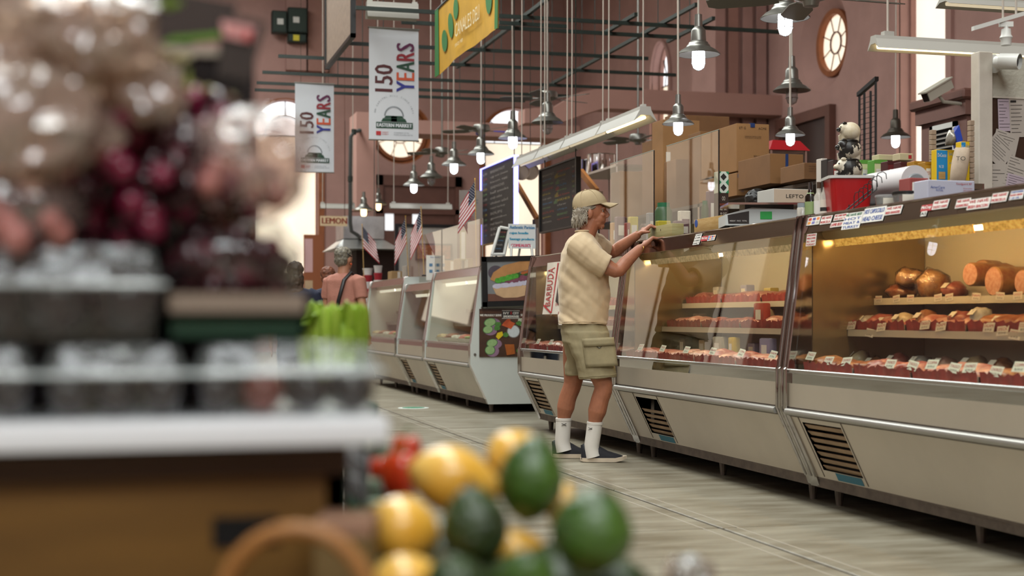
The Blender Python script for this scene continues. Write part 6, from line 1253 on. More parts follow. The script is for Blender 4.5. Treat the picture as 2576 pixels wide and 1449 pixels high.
# timber braces and shelf with pots behind the boards
for a, b, lb in (((1300, 462), (1352, 552), 'slanting orange timber brace between the two menu boards'), ((1462, 432), (1502, 482), 'slanting orange timber brace right of the second menu board')):
    p, q = PX(a[0], a[1], 4.9), PX(b[0], b[1], 4.9); t = thing('timber_brace', lb, 'timber', q, group='timber braces'); dv = (q-p).normalized(); MB().obox((p+q)/2, (q-p)/2, dv.cross(UX).normalized()*.035, UX*.02).build('beam', mat('orange_timber', '#b0713a', .6, var=.15, vs=5), t, smooth=False)
    MB().obox(q-UP*.05, UX*.05, UY*.05, UP*.05).build('bracket', STEEL, t, smooth=False); MB().cyl(q-UP*.1, (q.x, q.y, 0), .03, n=8).build('post', STEEL, t)
zs2 = PX(1500, 428, 6.0).z; y0, y1 = YatX(1550, 6.0), YatX(1448, 6.0); t = thing('pot_shelf', 'wire shelf high behind the man holding steel stock pots', 'shelf', (6.2, y0, 0)); box('shelf', STEEL, t, 6.0, 6.5, y0, y1, zs2-.03, zs2)
for x in (6.0, 6.47):
    for y in (y0, y1-.03): MB().cyl((x+.015, y+.015, 0), (x+.015, y+.015, zs2+.25), .014, n=8).build('upright', STEEL, t)
box('lower_shelf', STEEL, t, 6.0, 6.5, y0, y1, 1.4, 1.43)
for px, w_, hh, lb in ((1478, .15, .2, 'smaller steel stock pot on the high shelf'), (1513, .19, .21, 'wider steel stock pot on the high shelf')):
    y = YatX(px, 6.22); t = thing('stock_pot', lb, 'pot', (6.22, y, zs2), group='steel stock pots'); MB().lathe([(0, 0), (w_*.97, 0), (w_, .015), (w_, hh+.04), (w_*1.04, hh+.05), (w_*.98, hh+.05), (w_*.97, .02)], (6.22, y, zs2), 28).build('pot_body', CHROME, t)
    for s_ in (-1, 1): MB().tube([Vector((6.22, y, zs2+hh*.8))+RT*s_*(w_+.0)+UP*.02-FW*.04, Vector((6.22, y, zs2+hh*.8))+RT*s_*(w_+.04)+UP*.02, Vector((6.22, y, zs2+hh*.8))+RT*s_*w_+UP*.02+FW*.04], .007, 6).build('handle', STEEL, t)
# whiteboard sign and small easel on the far counter
ZTF = 1.474
Yw = Y_F0+.25; a, b = PY(1279, 563, Yw), PY(1347, 626, Yw); wd, h = b.x-a.x, a.z-b.z; t = thing('sausage_sign', 'white hand-lettered sausage sign in blue and pink on a small easel', 'sign', ((a.x+b.x)/2, Yw, ZTF)); MB().obox(((a.x+b.x)/2, Yw, (a.z+b.z)/2), UX*wd/2, UP*h/2, UY*.006).build('board', mat('sign_white', '#d9dcdc', .5), t, smooth=False)
for k, (s, m, w_) in enumerate((('Authentic Parisian', CHB, .92), ('cajun boudin', mat('marker_teal', '#2f8fb0', .6), .68), ('Sausage products', mat('marker_teal'), .9), ("COMEAUX'S", mat('marker_pink', '#d0647c', .6), .72))):
    mm = MB(); put(mm, s, Vector((a.x+wd*.04+wd*.05*(k == 3), Yw-.0075, b.z+h*(.80-.245*k))), UX, UP, wd*w_, h*.13, bold=.003); mm.build('lettering', m, t, smooth=False)
for x in (.12, .85): MB().tube([(a.x+wd*x, Yw+.01, b.z+h*.3), (a.x+wd*(x+(.05 if x > .5 else -.05)), Yw-.02, ZTF)], .014, 6).build('easel_leg', WHITE, t)
MB().tube([(a.x+wd*.5, Yw+.01, b.z+h*.5), (a.x+wd*.5, Yw+.2, ZTF)], .012, 6).build('easel_leg', WHITE, t)
Ye = Y_F0+.55; p = [PY(x, y, Ye) for x, y in ((1237, 640), (1257, 572), (1281, 576), (1268, 640))]; t = thing('easel_board', 'small white framed easel chalkboard leaning beside the sausage sign', 'menu board', p[0]); 
MB().add([q+UY*.0 for q in p], [(0, 1, 2, 3)]).build('slate', CHALKB, t, smooth=False)
for i in range(4): MB().cyl(p[i]-UY*.006, p[(i+1) % 4]-UY*.006, .017, n=6).build('frame_bar', WHITE, t)
for k in range(5): m = MB(); put(m, ['soup', 'lunch', 'today', 'fresh', 'daily'][k], p[0].lerp(p[1], .78-.15*k)+UX*.025-UY*.004, (p[3]-p[0]).normalized(), UP, .06, .018); m.build('lettering', (CHR, CHG, CHB, CHW, CHB)[k], t, smooth=False)
MB().tube([p[1], p[1]+UY*.15-UP*.3], .012, 6).build('easel_leg', WHITE, t); MB().cyl(p[0], (p[0].x, p[0].y, ZTF), .015, n=6).build('easel_leg', WHITE, t); MB().cyl(p[3], (p[3].x, p[3].y, ZTF), .015, n=6).build('easel_leg', WHITE, t)
# flags
FR = mat('flag_red', '#a31a28', .7, sheen=.1); FW_ = mat('flag_white', '#dcd8d6', .7); FB = mat('flag_blue', '#151b38', .7)
def flag(px, py0, py1, X, lean, label, slant, s=1.0, bright=None):
    top = PX(px, py0, X); bot = PX(px+lean, py1, X); k = (top.z-bot.z); foot = Vector((bot.x, bot.y, ZTF)); t = thing('flag', label, 'flag', foot, group='small american flags on the counters'); ax = (top-foot).normalized()
    MB().cyl(foot, top, .006, n=6).build('pole', LUMBER2, t); MB().lathe([(0, .02), (.006, .012), (.008, 0)], top, 8, ax=ax).build('finial', mat('gilt', '#b88a3a', .3, .8), t); MB().lathe([(.03, 0), (.03, .012), (.01, .02)], foot, 12).build('base', BLACK, t)
    hh = k*.62*s; ww = k*.60*s  # hoist along the pole, fly drooping
    sd = RT*slant
    def f(u, v):  # u fly, v hoist (0 = top)
        p0 = top-ax*(.01+hh*v); dr = (sd*.62-UP*.78).normalized(); return p0+dr*ww*u+FW*(.02*math.sin(u*9+v*5)*u)+sd*.05*u*v
    for k_ in range(13):
        MB().grid(lambda u, v: f(u*1.0, (k_+v)/13), 8, 1).build('stripe', FR if k_ % 2 == 0 else FW_, t)
    MB().grid(lambda u, v: f(u*.42, v*.54)-FW*.004, 4, 4).build('canton', FB, t)
    m = MB()
    for r_ in range(5):
        for c_ in range(5): q = f(.04+.08*c_, .05+.10*r_)-FW*.007; m.obox(q, RT*.009*ww, UP*.011*ww, FW*.001)
    tag(m.build('stars', FW_, t, smooth=False), kind='stuff')
flag(911, 566, 655, 3.55, 5, 'flag with drooping stripes nearest the silver-haired woman', 1); flag(1020, 545, 655, 3.55, 8, 'left flag of the crossed pair above the narrow counter', -.55, .95); flag(1059, 522, 640, 3.6, 8, 'right flag of the crossed pair, standing higher', -.5, .95); flag(1195, 452, 570, 3.75, 4, 'bright red and white flag beside the glowing menu board', -.75)
# white panel, meat poster, notice, sneeze guard, paper stacks at the far counters
def panel(name, label, cat, px0, py0, px1, py1, Y, m, foot=None, dep=.02, grp=None):
    a, b = PY(px0, py0, Y), PY(px1, py1, Y); t = thing(name, label, cat, ((a.x+b.x)/2, Y, foot if foot is not None else b.z), group=grp); box('panel', m, t, a.x, b.x, Y, Y+dep, b.z, a.z)
    if foot is not None and b.z > foot+.01:
        for x in (a.x+.02, b.x-.04): box('leg', STEEL, t, x, x+.02, Y, Y+dep, foot, b.z)
    return t, Vector((a.x, Y-.002, b.z)), b.x-a.x, a.z-b.z
t, o, wd, h = panel('back_panel', 'large white wall panel with black top rail behind the flags', 'panel', 1002, 566, 1150, 700, 23.2, mat('dirty_white', '#b5b0a8', .6), 0); box('top_rail', BLACK, t, o.x, o.x+wd, o.y-.02, o.y+.03, o.z+h-.03, o.z+h+.02); box('side_rail', BLACK, t, o.x-.06, o.x, o.y-.02, o.y+.03, o.z, o.z+h+.02)
t, o, wd, h = panel('meat_poster', 'framed photograph of sliced meats behind the flags', 'poster', 1045, 612, 1138, 656, 23.15, BLACK); box('print', INK('coldcuts', '#9a5a3a', .5, 14), t, o.x+.03, o.x+wd-.03, o.y-.003, o.y, o.z+.03, o.z+h-.03)
t, o, wd, h = panel('hygiene_notice', 'white printed notice with blue pictograms on the narrow counter', 'sign', 1073, 642, 1118, 705, 16.9, WHITEP, ZTF-.1); lab(t, o, wd, h, [('Get Ready!', .2, .88, .6, .07, BLUEP)]+[(None, .15+.35*(q % 3), .55-.25*(q//3), .18, .12, CHB) for q in range(6)])
t, o, wd, h = panel('tan_board', 'pale board with red round logos behind the bright flag', 'sign', 1156, 478, 1214, 565, 18.5, mat('tan_pale', '#a89c90', .7), 0); lab(t, o, wd, h, [('OPEN', .3, .35, .4, .12, RED), ('DELI', .3, .12, .4, .12, RED), (None, .2, .7, .6, .03, GREYI), (None, .2, .62, .6, .03, GREYI)])
t, o, wd, h = panel('list_board', 'narrow framed paper list standing at the sneeze guard', 'sign', 1158, 580, 1172, 655, 16.2, LUMBER, ZTF-.1); lab(t, o, wd, h, [(None, .15, .05, .7, .9, WHITEP)])
X = 3.62; y0, y1 = YatX(1214, X), YatX(1030, X); t = thing('sneeze_guard', 'clear sneeze guard along the far counter tops', 'screen', (X, (y0+y1)/2, ZTF)); MB().quad((X, y0, ZTF-.1), (X, y1, ZTF-.1), (X, y1, 2.0), (X, y0, 2.0)).build('sheet', PLEXI, t, smooth=False)
for y in (y0, (y0+y1)/2, y1): box('clip_post', STEEL, t, X-.006, X+.006, y-.006, y+.006, ZTF-.1, 2.0)
bx = ((985, 682, 1022, 708, 20.0, '#b08d5c', 'flat kraft tray behind the farthest counter'), (1022, 668, 1040, 700, 18.6, '#b9aea2', 'stack of paper receipts behind the crossed flags'), (1118, 655, 1156, 690, 17.2, '#b08d5c', 'kraft tray right of the hygiene notice'), (1156, 650, 1190, 690, 16.3, '#a88658', 'kraft carton behind the sneeze guard'), (940, 668, 962, 712, 22.0, '#c9c2be', 'taller stack of red-banded paper cups'), (912, 675, 938, 712, 22.5, '#c9c2be', 'shorter stack of red-banded paper cups'))
for i, (a, b, c_, d, Y, cc, lb) in enumerate(bx):
    p, q = PY(a, b, Y), PY(c_, d, Y); 
    if i < 4:
        t = thing('counter_box', lb, 'box', ((p.x+q.x)/2, Y, ZTF-.06), group='boxes on the far counters'); bbox('box_body', mat('cb%d' % i, cc, .7, var=.1, vs=8), t, p.x, q.x, Y, Y+.3, ZTF-.1 if Y < 20.5 else 1.2, p.z, .004, 1); box('box_tape', CARD, t, (p.x+q.x)/2-.02, (p.x+q.x)/2+.02, Y-.002, Y+.01, ZTF-.05, p.z-.01)
    else:
        t = thing('cup_stack', lb, 'paper cups', ((p.x+q.x)/2, Y, 1.2), group='paper cup stacks'); n = 5; r = (q.x-p.x)/2
        for k in range(n): z = 1.2+(p.z-1.2)*k/n; MB().lathe([(r*.8, 0), (r*.95, (p.z-1.2)/n*.8), (r, (p.z-1.2)/n*.82), (r, (p.z-1.2)/n)], ((p.x+q.x)/2, Y, z), 16).build('cup', FR if k % 2 else FW_, t)
X0 = XatY(905, 22.2); t = thing('far_counter', 'plain back counter of the far stall carrying cups and flags', 'counter', (X0+1.2, 22.3, 0)); box('counter_body', mat('far_counter_paint', '#8f8577', .6), t, X0, X0+3.2, 21.9, 22.9, 0, 1.17); box('counter_top', STEEL, t, X0-.03, X0+3.25, 21.85, 22.95, 1.17, 1.2)
# range hood
Yh = 26.2; a, b = PY(868, 541, Yh), PY(971, 600, Yh); c_, d_ = PY(836, 600, Yh), PY(1002, 628, Yh); t = thing('range_hood', 'stainless steel range hood above the far stall', 'range hood', ((c_.x+d_.x)/2, Yh, d_.z)); HS = mat('hood_steel', '#d2d2d0', .28, .8, var=.2, vs=3)
box('flue_box', HS, t, a.x, b.x, Yh+.2, Yh+1.2, b.z, a.z); MB().ring_loft([[(c_.x, Yh-.2, d_.z), (d_.x, Yh-.2, d_.z), (d_.x, Yh+1.4, d_.z), (c_.x, Yh+1.4, d_.z)], [(a.x, Yh+.2, c_.z), (b.x, Yh+.2, c_.z), (b.x, Yh+1.2, c_.z), (a.x, Yh+1.2, c_.z)]]).build('canopy', HS, t, smooth=False)
[MB().cyl((x_, Yh+.7, a.z), (x_, Yh+.7, 4.7), .008, n=6).build('hanger_rod', DARKGREEN, t) for x_ in (a.x+.1, b.x-.1)]; e = PY(905, 632, Yh); f_ = PY(1002, 700, Yh); t2 = thing('grill_recess', 'dark cooking recess beneath the steel hood', 'oven', (e.x, Yh+.3, 0)); box('recess_wall', mat('recess_brown', '#2a1712', .8), t2, e.x, f_.x, Yh+.4, Yh+1.2, 0, d_.z); box('cook_top', STEEL, t2, e.x-.8, f_.x, Yh, Yh+1.2, 1.0, 1.05)  # recess wall is one even dark brown
box('range_body', mat('range_steel', '#6d6864', .4, .6), t2, e.x-.8, f_.x, Yh+.05, Yh+1.2, 0, 1.0)
# lemonade sign
Yl = 25.6; a, b = PY(806, 543, Yl), PY(874, 569, Yl); t = thing('lemonade_sign', 'long cream board lettered LEMON in red hanging at the far stall', 'sign', (a.x, Yl, b.z)); box('board', mat('cream_board', '#d9c09a', .6), t, a.x, b.x, Yl, Yl+.03, b.z, a.z); m = MB(); put(m, 'LEMON', (a.x+.03, Yl-.004, b.z+.04), UX, UP, (b.x-a.x)*.92, (a.z-b.z)*.6, bold=.006); m.build('lettering', mat('brick_red', '#8c3a24', .6), t, smooth=False)
for x in (a.x+.1, b.x-.05): MB().cyl((x, Yl+.01, a.z), (x, Yl+.01, ZC), .006, n=5).build('hanger', BROWN, t)
t, o, wd, h = panel('brown_doorway', 'orange-brown door frame with a pale pink notice behind the shoppers', 'door frame', 764, 590, 812, 800, 33, mat('orange_brown', '#8a4c28', .6), 0); lab(t, o, wd, h, [(None, .05, .55, .42, .4, mat('pink_notice', '#c9a0a0', .6)), (None, .05, .1, .42, .35, mat('cream_notice', '#b59a7a', .6))])
# pans that hang above the far stall
for px, d in ((1312, 17.8), (1334, 18)):
    p = P(px, 432, d); t = thing('hanging_pan', 'round tan pan hanging behind the strip lights, %s' % ('the left one' if px == 1312 else 'the right one'), 'pan', p, group='hanging pans'); MB().lathe([(0, .0), (.09, 0), (.11, .03), (.105, .03), (.085, .006)], p, 20, ax=-FW).build('pan', mat('tan_pan', '#8a7560', .5), t); MB().cyl(p+UP*.1, (p.x, p.y, 4.65), .004, n=5).build('hook_wire', DARKGREEN, t)
# ---------------------------------------------------------------- produce in the foreground
YT = 1.33
LAM = mat('white_laminate_edge', '#f2f6fa', .25, coat=.4); TWOOD = mat('stained_plywood', '#7f5a20', .55, c2='#604212', vs=2.5, stretch=(.6, 1, 5))
PLUM = mat('plum_skin', '#1c1722', .3, c2='#332834', vs=14, coat=.3); PLUMR = mat('plum_skin_red', '#7a3230', .3, c2='#93504a', vs=14, coat=.3)
CLAM = glass('clamshell_plastic', '#f4f6f4', .10, .06, bump=.25, bs=30)
CLAML = glass('clamshell_lid_plastic', '#f4f6f4', .05, .12, haze=.12, hazec='#dfe8e6', bump=.4, bs=30)
BAGP = glass('produce_bag_plastic', '#f6eeea', .14, .12, haze=.16, hazec='#e6d3cb', bump=1.0, bs=22)
za, zb = PY(500, 1056, YT).z, PY(500, 1131, YT).z; xr = XatY(982, YT)
t = thing('produce_table', 'wooden produce table with a white laminate edge in the blurred foreground', 'table', (.1, YT+.3, 0))
bbox('table_top', LAM, t, -.75, xr, YT, YT+.55, zb, za, .006, 2); yb = YT+.05; xb = XatY(872, yb)
box('front_panel', TWOOD, t, -.7, xb, yb, yb+.02, .1, zb); box('side_panel', TWOOD, t, xb-.02, xb, yb, YT+.5, .1, zb); box('rear_panel', TWOOD, t, -.7, xb, YT+.48, YT+.5, .1, zb)
box('batten', mat('dark_batten', '#3a2410', .6), t, -.7, xb, yb-.012, yb, zb-.03, zb-.004)
for x in (-.66, xb-.05):
    for y in (yb+.03, YT+.42): box('leg', TWOOD, t, x, x+.04, y, y+.04, 0, .1)
hx0, hx1 = XatY(535, yb), XatY(700, yb); hz0, hz1 = PY(600, 1375, yb).z, PY(600, 1300, yb).z; box('hand_slot', DARK, t, hx0, hx1, yb-.003, yb, hz0, hz1)
# fruit: one plum mesh, copied
def plum_mesh():
    mb = MB(); rings = []
    for i in range(13):
        q = math.pi*i/12; s = max(math.sin(q), 1e-3); rings.append([Vector((s*math.cos(a)*(1-.08*max(0, math.cos(a*.5))**30), s*math.sin(a), -.95*math.cos(q)+(.12*math.exp(-(q-math.pi)**2*14)*-1))) for a in [2*math.pi*j/18 for j in range(18)]])
    return mb.ring_loft(rings)
pm = None
def plum(c, r, label, grp, red=False):
    global pm
    if pm is None:
        o = plum_mesh().build('plum', PLUM, None, ang=80); pm = o.data; pr = pm.copy(); pr.materials[0] = PLUMR; pm_red.append(pr); col.objects.unlink(o); bpy.data.objects.remove(o)
    o = link('plum', pm_red[0] if red else pm); o.location = c; o.scale = (r, r, r); o.rotation_euler = (R.uniform(-.6, .6), R.uniform(-.6, .6), R.uniform(0, 6)); tag(o, label, 'plum', grp); return o
pm_red = []
def rrect(x0, x1, y0, y1, z, r=.012, n=4): return [Vector((cx+r*math.cos(q), cy+r*math.sin(q), z)) for cx, cy, q0 in ((x1-r, y1-r, 0), (x0+r, y1-r, 1), (x0+r, y0+r, 2), (x1-r, y0+r, 3)) for q in [math.pi/2*(q0+j/n) for j in range(n+1)]]
def clamshell(x0, x1, y0, y1, z, h, label):
    t = thing('clamshell_box', label, 'fruit box', ((x0+x1)/2, (y0+y1)/2, z), group='clear fruit boxes'); m = h*.55
    MB().ring_loft([rrect(x0+.006, x1-.006, y0+.006, y1-.006, z+.001), rrect(x0, x1, y0, y1, z+m), rrect(x0-.005, x1+.005, y0-.005, y1+.005, z+m+.002)], cap=False).build('tray', CLAM, t)
    MB().ring_loft([rrect(x0-.005, x1+.005, y0-.005, y1+.005, z+m+.004), rrect(x0, x1, y0, y1, z+m+.006), rrect(x0+.008, x1-.008, y0+.008, y1-.008, z+h-.003), rrect(x0+.02, x1-.02, y0+.02, y1-.02, z+h)]).build('lid', CLAML, t)
    for k in (.3, .5, .7): MB().tube([(x0+(x1-x0)*k, y0-.001, z+.004), (x0+(x1-x0)*k, y0-.001, z+m)], .0018, 5).build('rib', CLAM, t)
    MB().tube(rrect(x0-.004, x1+.004, y0-.004, y1+.004, z+m+.003)+rrect(x0-.004, x1+.004, y0-.004, y1+.004, z+m+.003)[:1], .0028, 6).build('rim_bead', mat('plastic_rim', '#c9d2d2', .2, coat=.5), t)
cl0 = [XatY(p, YT+.02) for p in (-300, 95, 480, 965)]; ph = PY(300, 868, YT+.02).z-za
nm = ('leftmost', 'middle', 'right-hand')
for i in range(3):
    x0, x1 = cl0[i]+.004, cl0[i+1]-.004; clamshell(x0, x1, YT+.015, YT+.15, za+.001, ph, '%s clear plastic box of dark plums on the white table edge' % nm[i])
    n = 3 if i < 2 else 4
    for k in range(n):
        for row in range(2):
            r = min((x1-x0)/n/2*.94, .026); plum((x0+(x1-x0)*(k+.5)/n, YT+.05+row*.06, za+.002+r), r, 'plum in the %s box on the table edge, %s from the left, %s row' % (nm[i], ORD[k], ('front', 'rear')[row]), 'plums in the clear boxes', i == 2 and k == 1 and row == 0)
# second box stacked on the left, with bigger plums
z2 = za+ph+.003; x0, x1 = XatY(-130, YT+.03), XatY(408, YT+.03); h2 = PY(200, 612, YT+.03).z-z2
clamshell(x0, x1, YT+.02, YT+.15, z2, h2, 'tall clear plastic box of large plums stacked at the left')
for k in range(3): r = .033; plum((x0+(x1-x0)*(k+.5)/3, YT+.06, z2+r+.002), r, 'large plum in the stacked box at the left, %s from the left' % ORD[k], 'plums in the clear boxes', False)
for k in range(2): plum((x0+(x1-x0)*(k+1)/3, YT+.115, z2+.034), .03, 'rear plum in the stacked box at the left, %s from the left' % ORD[k], 'plums in the clear boxes')
# green crate and tan tray beside it
x0, x1 = XatY(415, YT+.05), XatY(772, YT+.05); zg0, zg1 = z2, PY(600, 796, YT+.05).z
t = thing('green_crate', 'dark green plastic crate strip under the tan tray', 'crate', ((x0+x1)/2, YT+.1, zg0)); GCR = mat('crate_green', '#0d3a25', .5)
box('crate_front', GCR, t, x0, x1, YT+.05, YT+.056, zg0, zg1); box('crate_back', GCR, t, x0, x1, YT+.194, YT+.2, zg0, zg1); box('crate_side', GCR, t, x0, x0+.006, YT+.05, YT+.2, zg0, zg1); box('crate_side', GCR, t, x1-.006, x1, YT+.05, YT+.2, zg0, zg1); box('crate_floor', GCR, t, x0, x1, YT+.05, YT+.2, zg0, zg0+.004)
zt0 = zg1; zt1 = PY(600, 738, YT+.04).z; t = thing('tan_tray', 'tan cardboard tray holding the dark grapes', 'tray', ((x0+x1)/2, YT+.1, zt0)); TAN = mat('tan_board_tray', '#8f7f70', .8)
for a in ((x0-.003, x1+.003, YT+.042, YT+.048, zt0, zt1), (x0-.003, x1+.003, YT+.2, YT+.206, zt0, zt1), (x0-.003, x0+.003, YT+.042, YT+.206, zt0, zt1), (x1-.003, x1+.003, YT+.042, YT+.206, zt0, zt1), (x0, x1, YT+.042, YT+.206, zt0, zt0+.004)): box('tray_wall', TAN, t, *a)
# grapes in plastic bags
GRD = mat('grape_dark', '#25080f', .28, c2='#3d0f1c', vs=30, coat=.3); GRM = mat('grape_magenta', '#560a26', .28, c2='#8a1040', vs=30, coat=.3); GRP = mat('grape_pale', '#a8605c', .3, c2='#c28a80', vs=30, coat=.3)
gme = {}
def grape_bag(cx, cy, hw, hh, Y, hd, n, ms, label, film=True, seed=0):
    c = PY(cx, cy, Y); d = c.dot(FW); k = d/F; rx, rz = hw*k, hh*k; t = thing('grape_bag', label, 'bag of grapes', (c.x, c.y, c.z-rz), group='bags of grapes'); rr_ = random.Random(seed); pts = []
    while len(pts) < n:
        p = Vector((rr_.uniform(-1, 1), rr_.uniform(-1, 1), rr_.uniform(-1, 1)))
        if p.length > 1 or p.length < .35: continue
        pts.append(p)
    for p in pts:
        m = ms[rr_.randrange(len(ms))]
        if m.name not in gme:
            o = MB().ball((0, 0, 0), (1, 1, 1.18), 12, 9).build('grape', m, t, ang=80); gme[m.name] = o.data
        else: o = link('grape', gme[m.name], t)
        r = rr_.uniform(.0105, .014); o.location = (p.x*(rx-.01), p.y*(hd-.01), p.z*(rz-.012)+rz); o.scale = (r, r, r); o.rotation_euler = (rr_.uniform(-1, 1), rr_.uniform(-1, 1), 0)
    mb = MB(); st = [Vector((0, 0, rz*2+.01))+Vector((0, 0, 0)), Vector((.004, 0, rz)), Vector((-.004, 0, .02))]; MB().tube([c-UP*rz+q for q in st], [.003, .003, .0015], 6).build('stem', mat('grape_stem', '#7d8a3a', .6), t)
    if film:
        rings = []
        for i in range(11):
            q = math.pi*i/10; s = max(math.sin(q), .02); s2 = s*(1.0 if i < 8 else 1.15); rg = []
            for j in range(26):
                a = 2*math.pi*j/26; w_ = 1+.12*noise.noise(Vector((math.cos(a)*3+seed, math.sin(a)*3, i*.7)))
                rg.append(Vector((c.x+rx*1.08*s2*w_*math.cos(a), c.y+hd*1.1*s2*w_*math.sin(a), c.z-rz*1.08*math.cos(q)*(1 if i < 8 else 1.12))))
            rings.append(rg)
        MB().ring_loft(rings).build('bag_film', BAGP if ms[0] == GRP else CLAM, t, ang=50)
    return t
grape_bag(585, 655, 165, 92, YT+.10, .055, 95, (GRD, GRD, GRD, GRM), 'bag of nearly black grapes in the tan tray', True, 1)
grape_bag(590, 440, 165, 125, YT+.12, .06, 40, (GRP, GRP, GRM), 'bag of pale pink grapes resting on the black grapes', True, 2)
grape_bag(330, 420, 215, 175, YT+.10, .07, 120, (GRD, GRM), 'large bag of dark red grapes in the middle of the heap', False, 3)
grape_bag(60, 520, 150, 110, YT+.06, .05, 34, (GRP, GRD), 'bag of dusky grapes at the left edge', True, 4)
def crumple(cx, cy, hw, hh, Y, hd, label, m, seed, name='produce_bag', cat='bag', grp='crumpled clear bags'):
    c = PY(cx, cy, Y); k = c.dot(FW)/F; rx, rz = hw*k, hh*k; t = thing(name, label, cat, (c.x, c.y, c.z-rz), group=grp); rings = []
    for i in range(15):
        q = math.pi*i/14; s = max(math.sin(q), .03)**.7; rg = []
        for j in range(32):
            a = 2*math.pi*j/32; v = Vector((math.cos(a)*2.3+seed, math.sin(a)*2.3, i*.45)); w_ = 1+.38*noise.noise(v)+.22*noise.noise(v*2.3); rg.append(Vector((c.x+rx*s*w_*math.cos(a), c.y+hd*s*w_*math.sin(a), c.z-rz*math.cos(q)*(1+.08*noise.noise(v*1.7)))))
        rings.append(rg)
    MB().ring_loft(rings).build('bag_film', m, t, ang=35)
    MB().tube([PY(cx-hw*.3, cy-hh*.75, Y-hd*.4), PY(cx, cy-hh*.95, Y-hd*.2), PY(cx+hw*.35, cy-hh*.7, Y-hd*.4)], .004, 6).build('bag_fold', mat('plastic_rim'), t)
BAGB = glass('beige_bag_plastic', '#e8d6c6', .15, .1, haze=.36, hazec='#dcc6b6', bump=1.0, bs=16)
crumple(150, 190, 230, 185, YT+.09, .07, 'big crumpled translucent bag at the top left corner', BAGB, 5)
crumple(365, 235, 95, 80, YT+.04, .03, 'small crumpled bag with pink print in front of the sign', BAGB, 9)
crumple(640, 390, 130, 120, YT+.07, .045, 'shiny crumpled bag top over the pale grapes', BAGP, 12)
# upper tier that carries the heap: dark wooden riser
x0, x1 = XatY(-400, YT+.24), XatY(640, YT+.24); zr = PY(300, 590, YT+.2).z; t = thing('riser_shelf', 'dark riser shelf hidden behind the heaped grape bags', 'shelf', ((x0+x1)/2, YT+.3, za)); box('riser_board', mat('dark_riser', '#1c1210', .8), t, x0, x1, YT+.17, YT+.5, zr-.012, zr); box('riser_front', mat('dark_riser'), t, x0, x1, YT+.215, YT+.225, za, zr-.012); box('riser_back', mat('dark_riser'), t, x0, x1, YT+.48, YT+.49, za, zr-.012)
grape_bag(230, 330, 200, 130, YT+.27, .06, 70, (GRD, GRM), 'bag of dark grapes at the back of the riser', False, 6)
x0, x1 = XatY(-500, YT+.40), XatY(640, YT+.40); zt9 = PY(300, 130, YT+.4).z; t = thing('display_backboard', 'dark backboard behind the heaped grapes', 'panel', ((x0+x1)/2, YT+.4, zr)); box('board', mat('dark_riser'), t, x0, x1, YT+.40, YT+.41, zr, zt9); box('board_rail', mat('dark_riser'), t, x0, x1, YT+.39, YT+.42, zt9, zt9+.008)
grape_bag(470, 320, 150, 120, YT+.16, .06, 80, (GRD, GRD, GRM), 'bag of dark grapes leaning under the price sign', False, 7)
grape_bag(150, 500, 170, 120, YT+.13, .06, 80, (GRD, GRD, GRM), 'bag of black grapes behind the dusky ones', False, 8)
crumple(60, 60, 190, 130, YT+.04, .05, 'bright crumpled bag reaching the top left corner', BAGB, 31)
crumple(250, 90, 150, 110, YT+.02, .04, 'pale crumpled bag below the top edge', BAGB, 37)
crumple(60, 300, 190, 150, YT+.02, .045, 'pale translucent bag at the left edge above the dusky grapes', BAGB, 41)
# price sign on a dark stake, yellow-green blossoms, white packets
Y = YT+.2; a = [PY(x, y, Y) for x, y in ((548, 190), (628, 205), (668, 58), (560, 30))]; t = thing('price_sign', 'dark brown price sign with a pink and red label above the grapes', 'price sign', (a[0]+a[1])/2); MB().ring_loft([a, [q+UY*.012 for q in a]]).build('sign_board', mat('sign_brown', '#2c2119', .5), t, smooth=False)
b = [PY(x, y, Y-.004) for x, y in ((563, 92), (632, 108), (643, 68), (556, 50))]; MB().add(b, [(0, 1, 2, 3)]).build('label', mat('label_pink', '#d9a09c', .5), t, smooth=False); b = [PY(x, y, Y-.006) for x, y in ((612, 98), (630, 102), (634, 80), (616, 75))]; MB().add(b, [(0, 1, 2, 3)]).build('red_mark', RED, t, smooth=False)
m = MB(); put(m, '3.99', PY(572, 86, Y-.006), (b[1]-b[0]).normalized(), UP, .014, .008); m.build('lettering', RED, t, smooth=False)
MB().cyl((a[0]+a[1])/2, (((a[0]+a[1])/2).x, Y+.004, zr), .005, n=8).build('stake', BLACK, t)
Y = YT+.3; a = [PY(x, y, Y) for x, y in ((370, 120), (560, 95), (600, 10), (330, -40))]; t = thing('dark_panel', 'slanted dark brown panel behind the produce at the top', 'panel', a[0]); MB().ring_loft([a, [q+UY*.01 for q in a]]).build('panel', mat('panel_umber', '#33251d', .6), t, smooth=False); b = [PY(x, y, Y-.004) for x, y in ((405, 108), (555, 96), (553, 80), (430, 92))]; MB().add(b, [(0, 1, 2, 3)]).build('green_strip', mat('strip_lime', '#5d8a1d', .5), t, smooth=False)
MB().cyl(a[0].lerp(a[1], .5), (a[0].lerp(a[1], .5).x, Y+.005, zr), .008, n=8).build('stake', BLACK, t)
Y = YT+.22; a, b = PY(392, 112, Y), PY(560, 142, Y); t = thing('white_card', 'pale horizontal card strip below the green strip', 'card', (a.x, Y, b.z)); box('card', mat('card_bone', '#a89c8c', .6), t, a.x, b.x, Y, Y+.004, b.z, a.z); box('card_leg', mat('card_bone'), t, a.x+.02, a.x+.026, Y+.001, Y+.004, zr, b.z)
BLO = mat('endive_leaf', '#c2bd7a', .5, c2='#dcd6b8', vs=10)
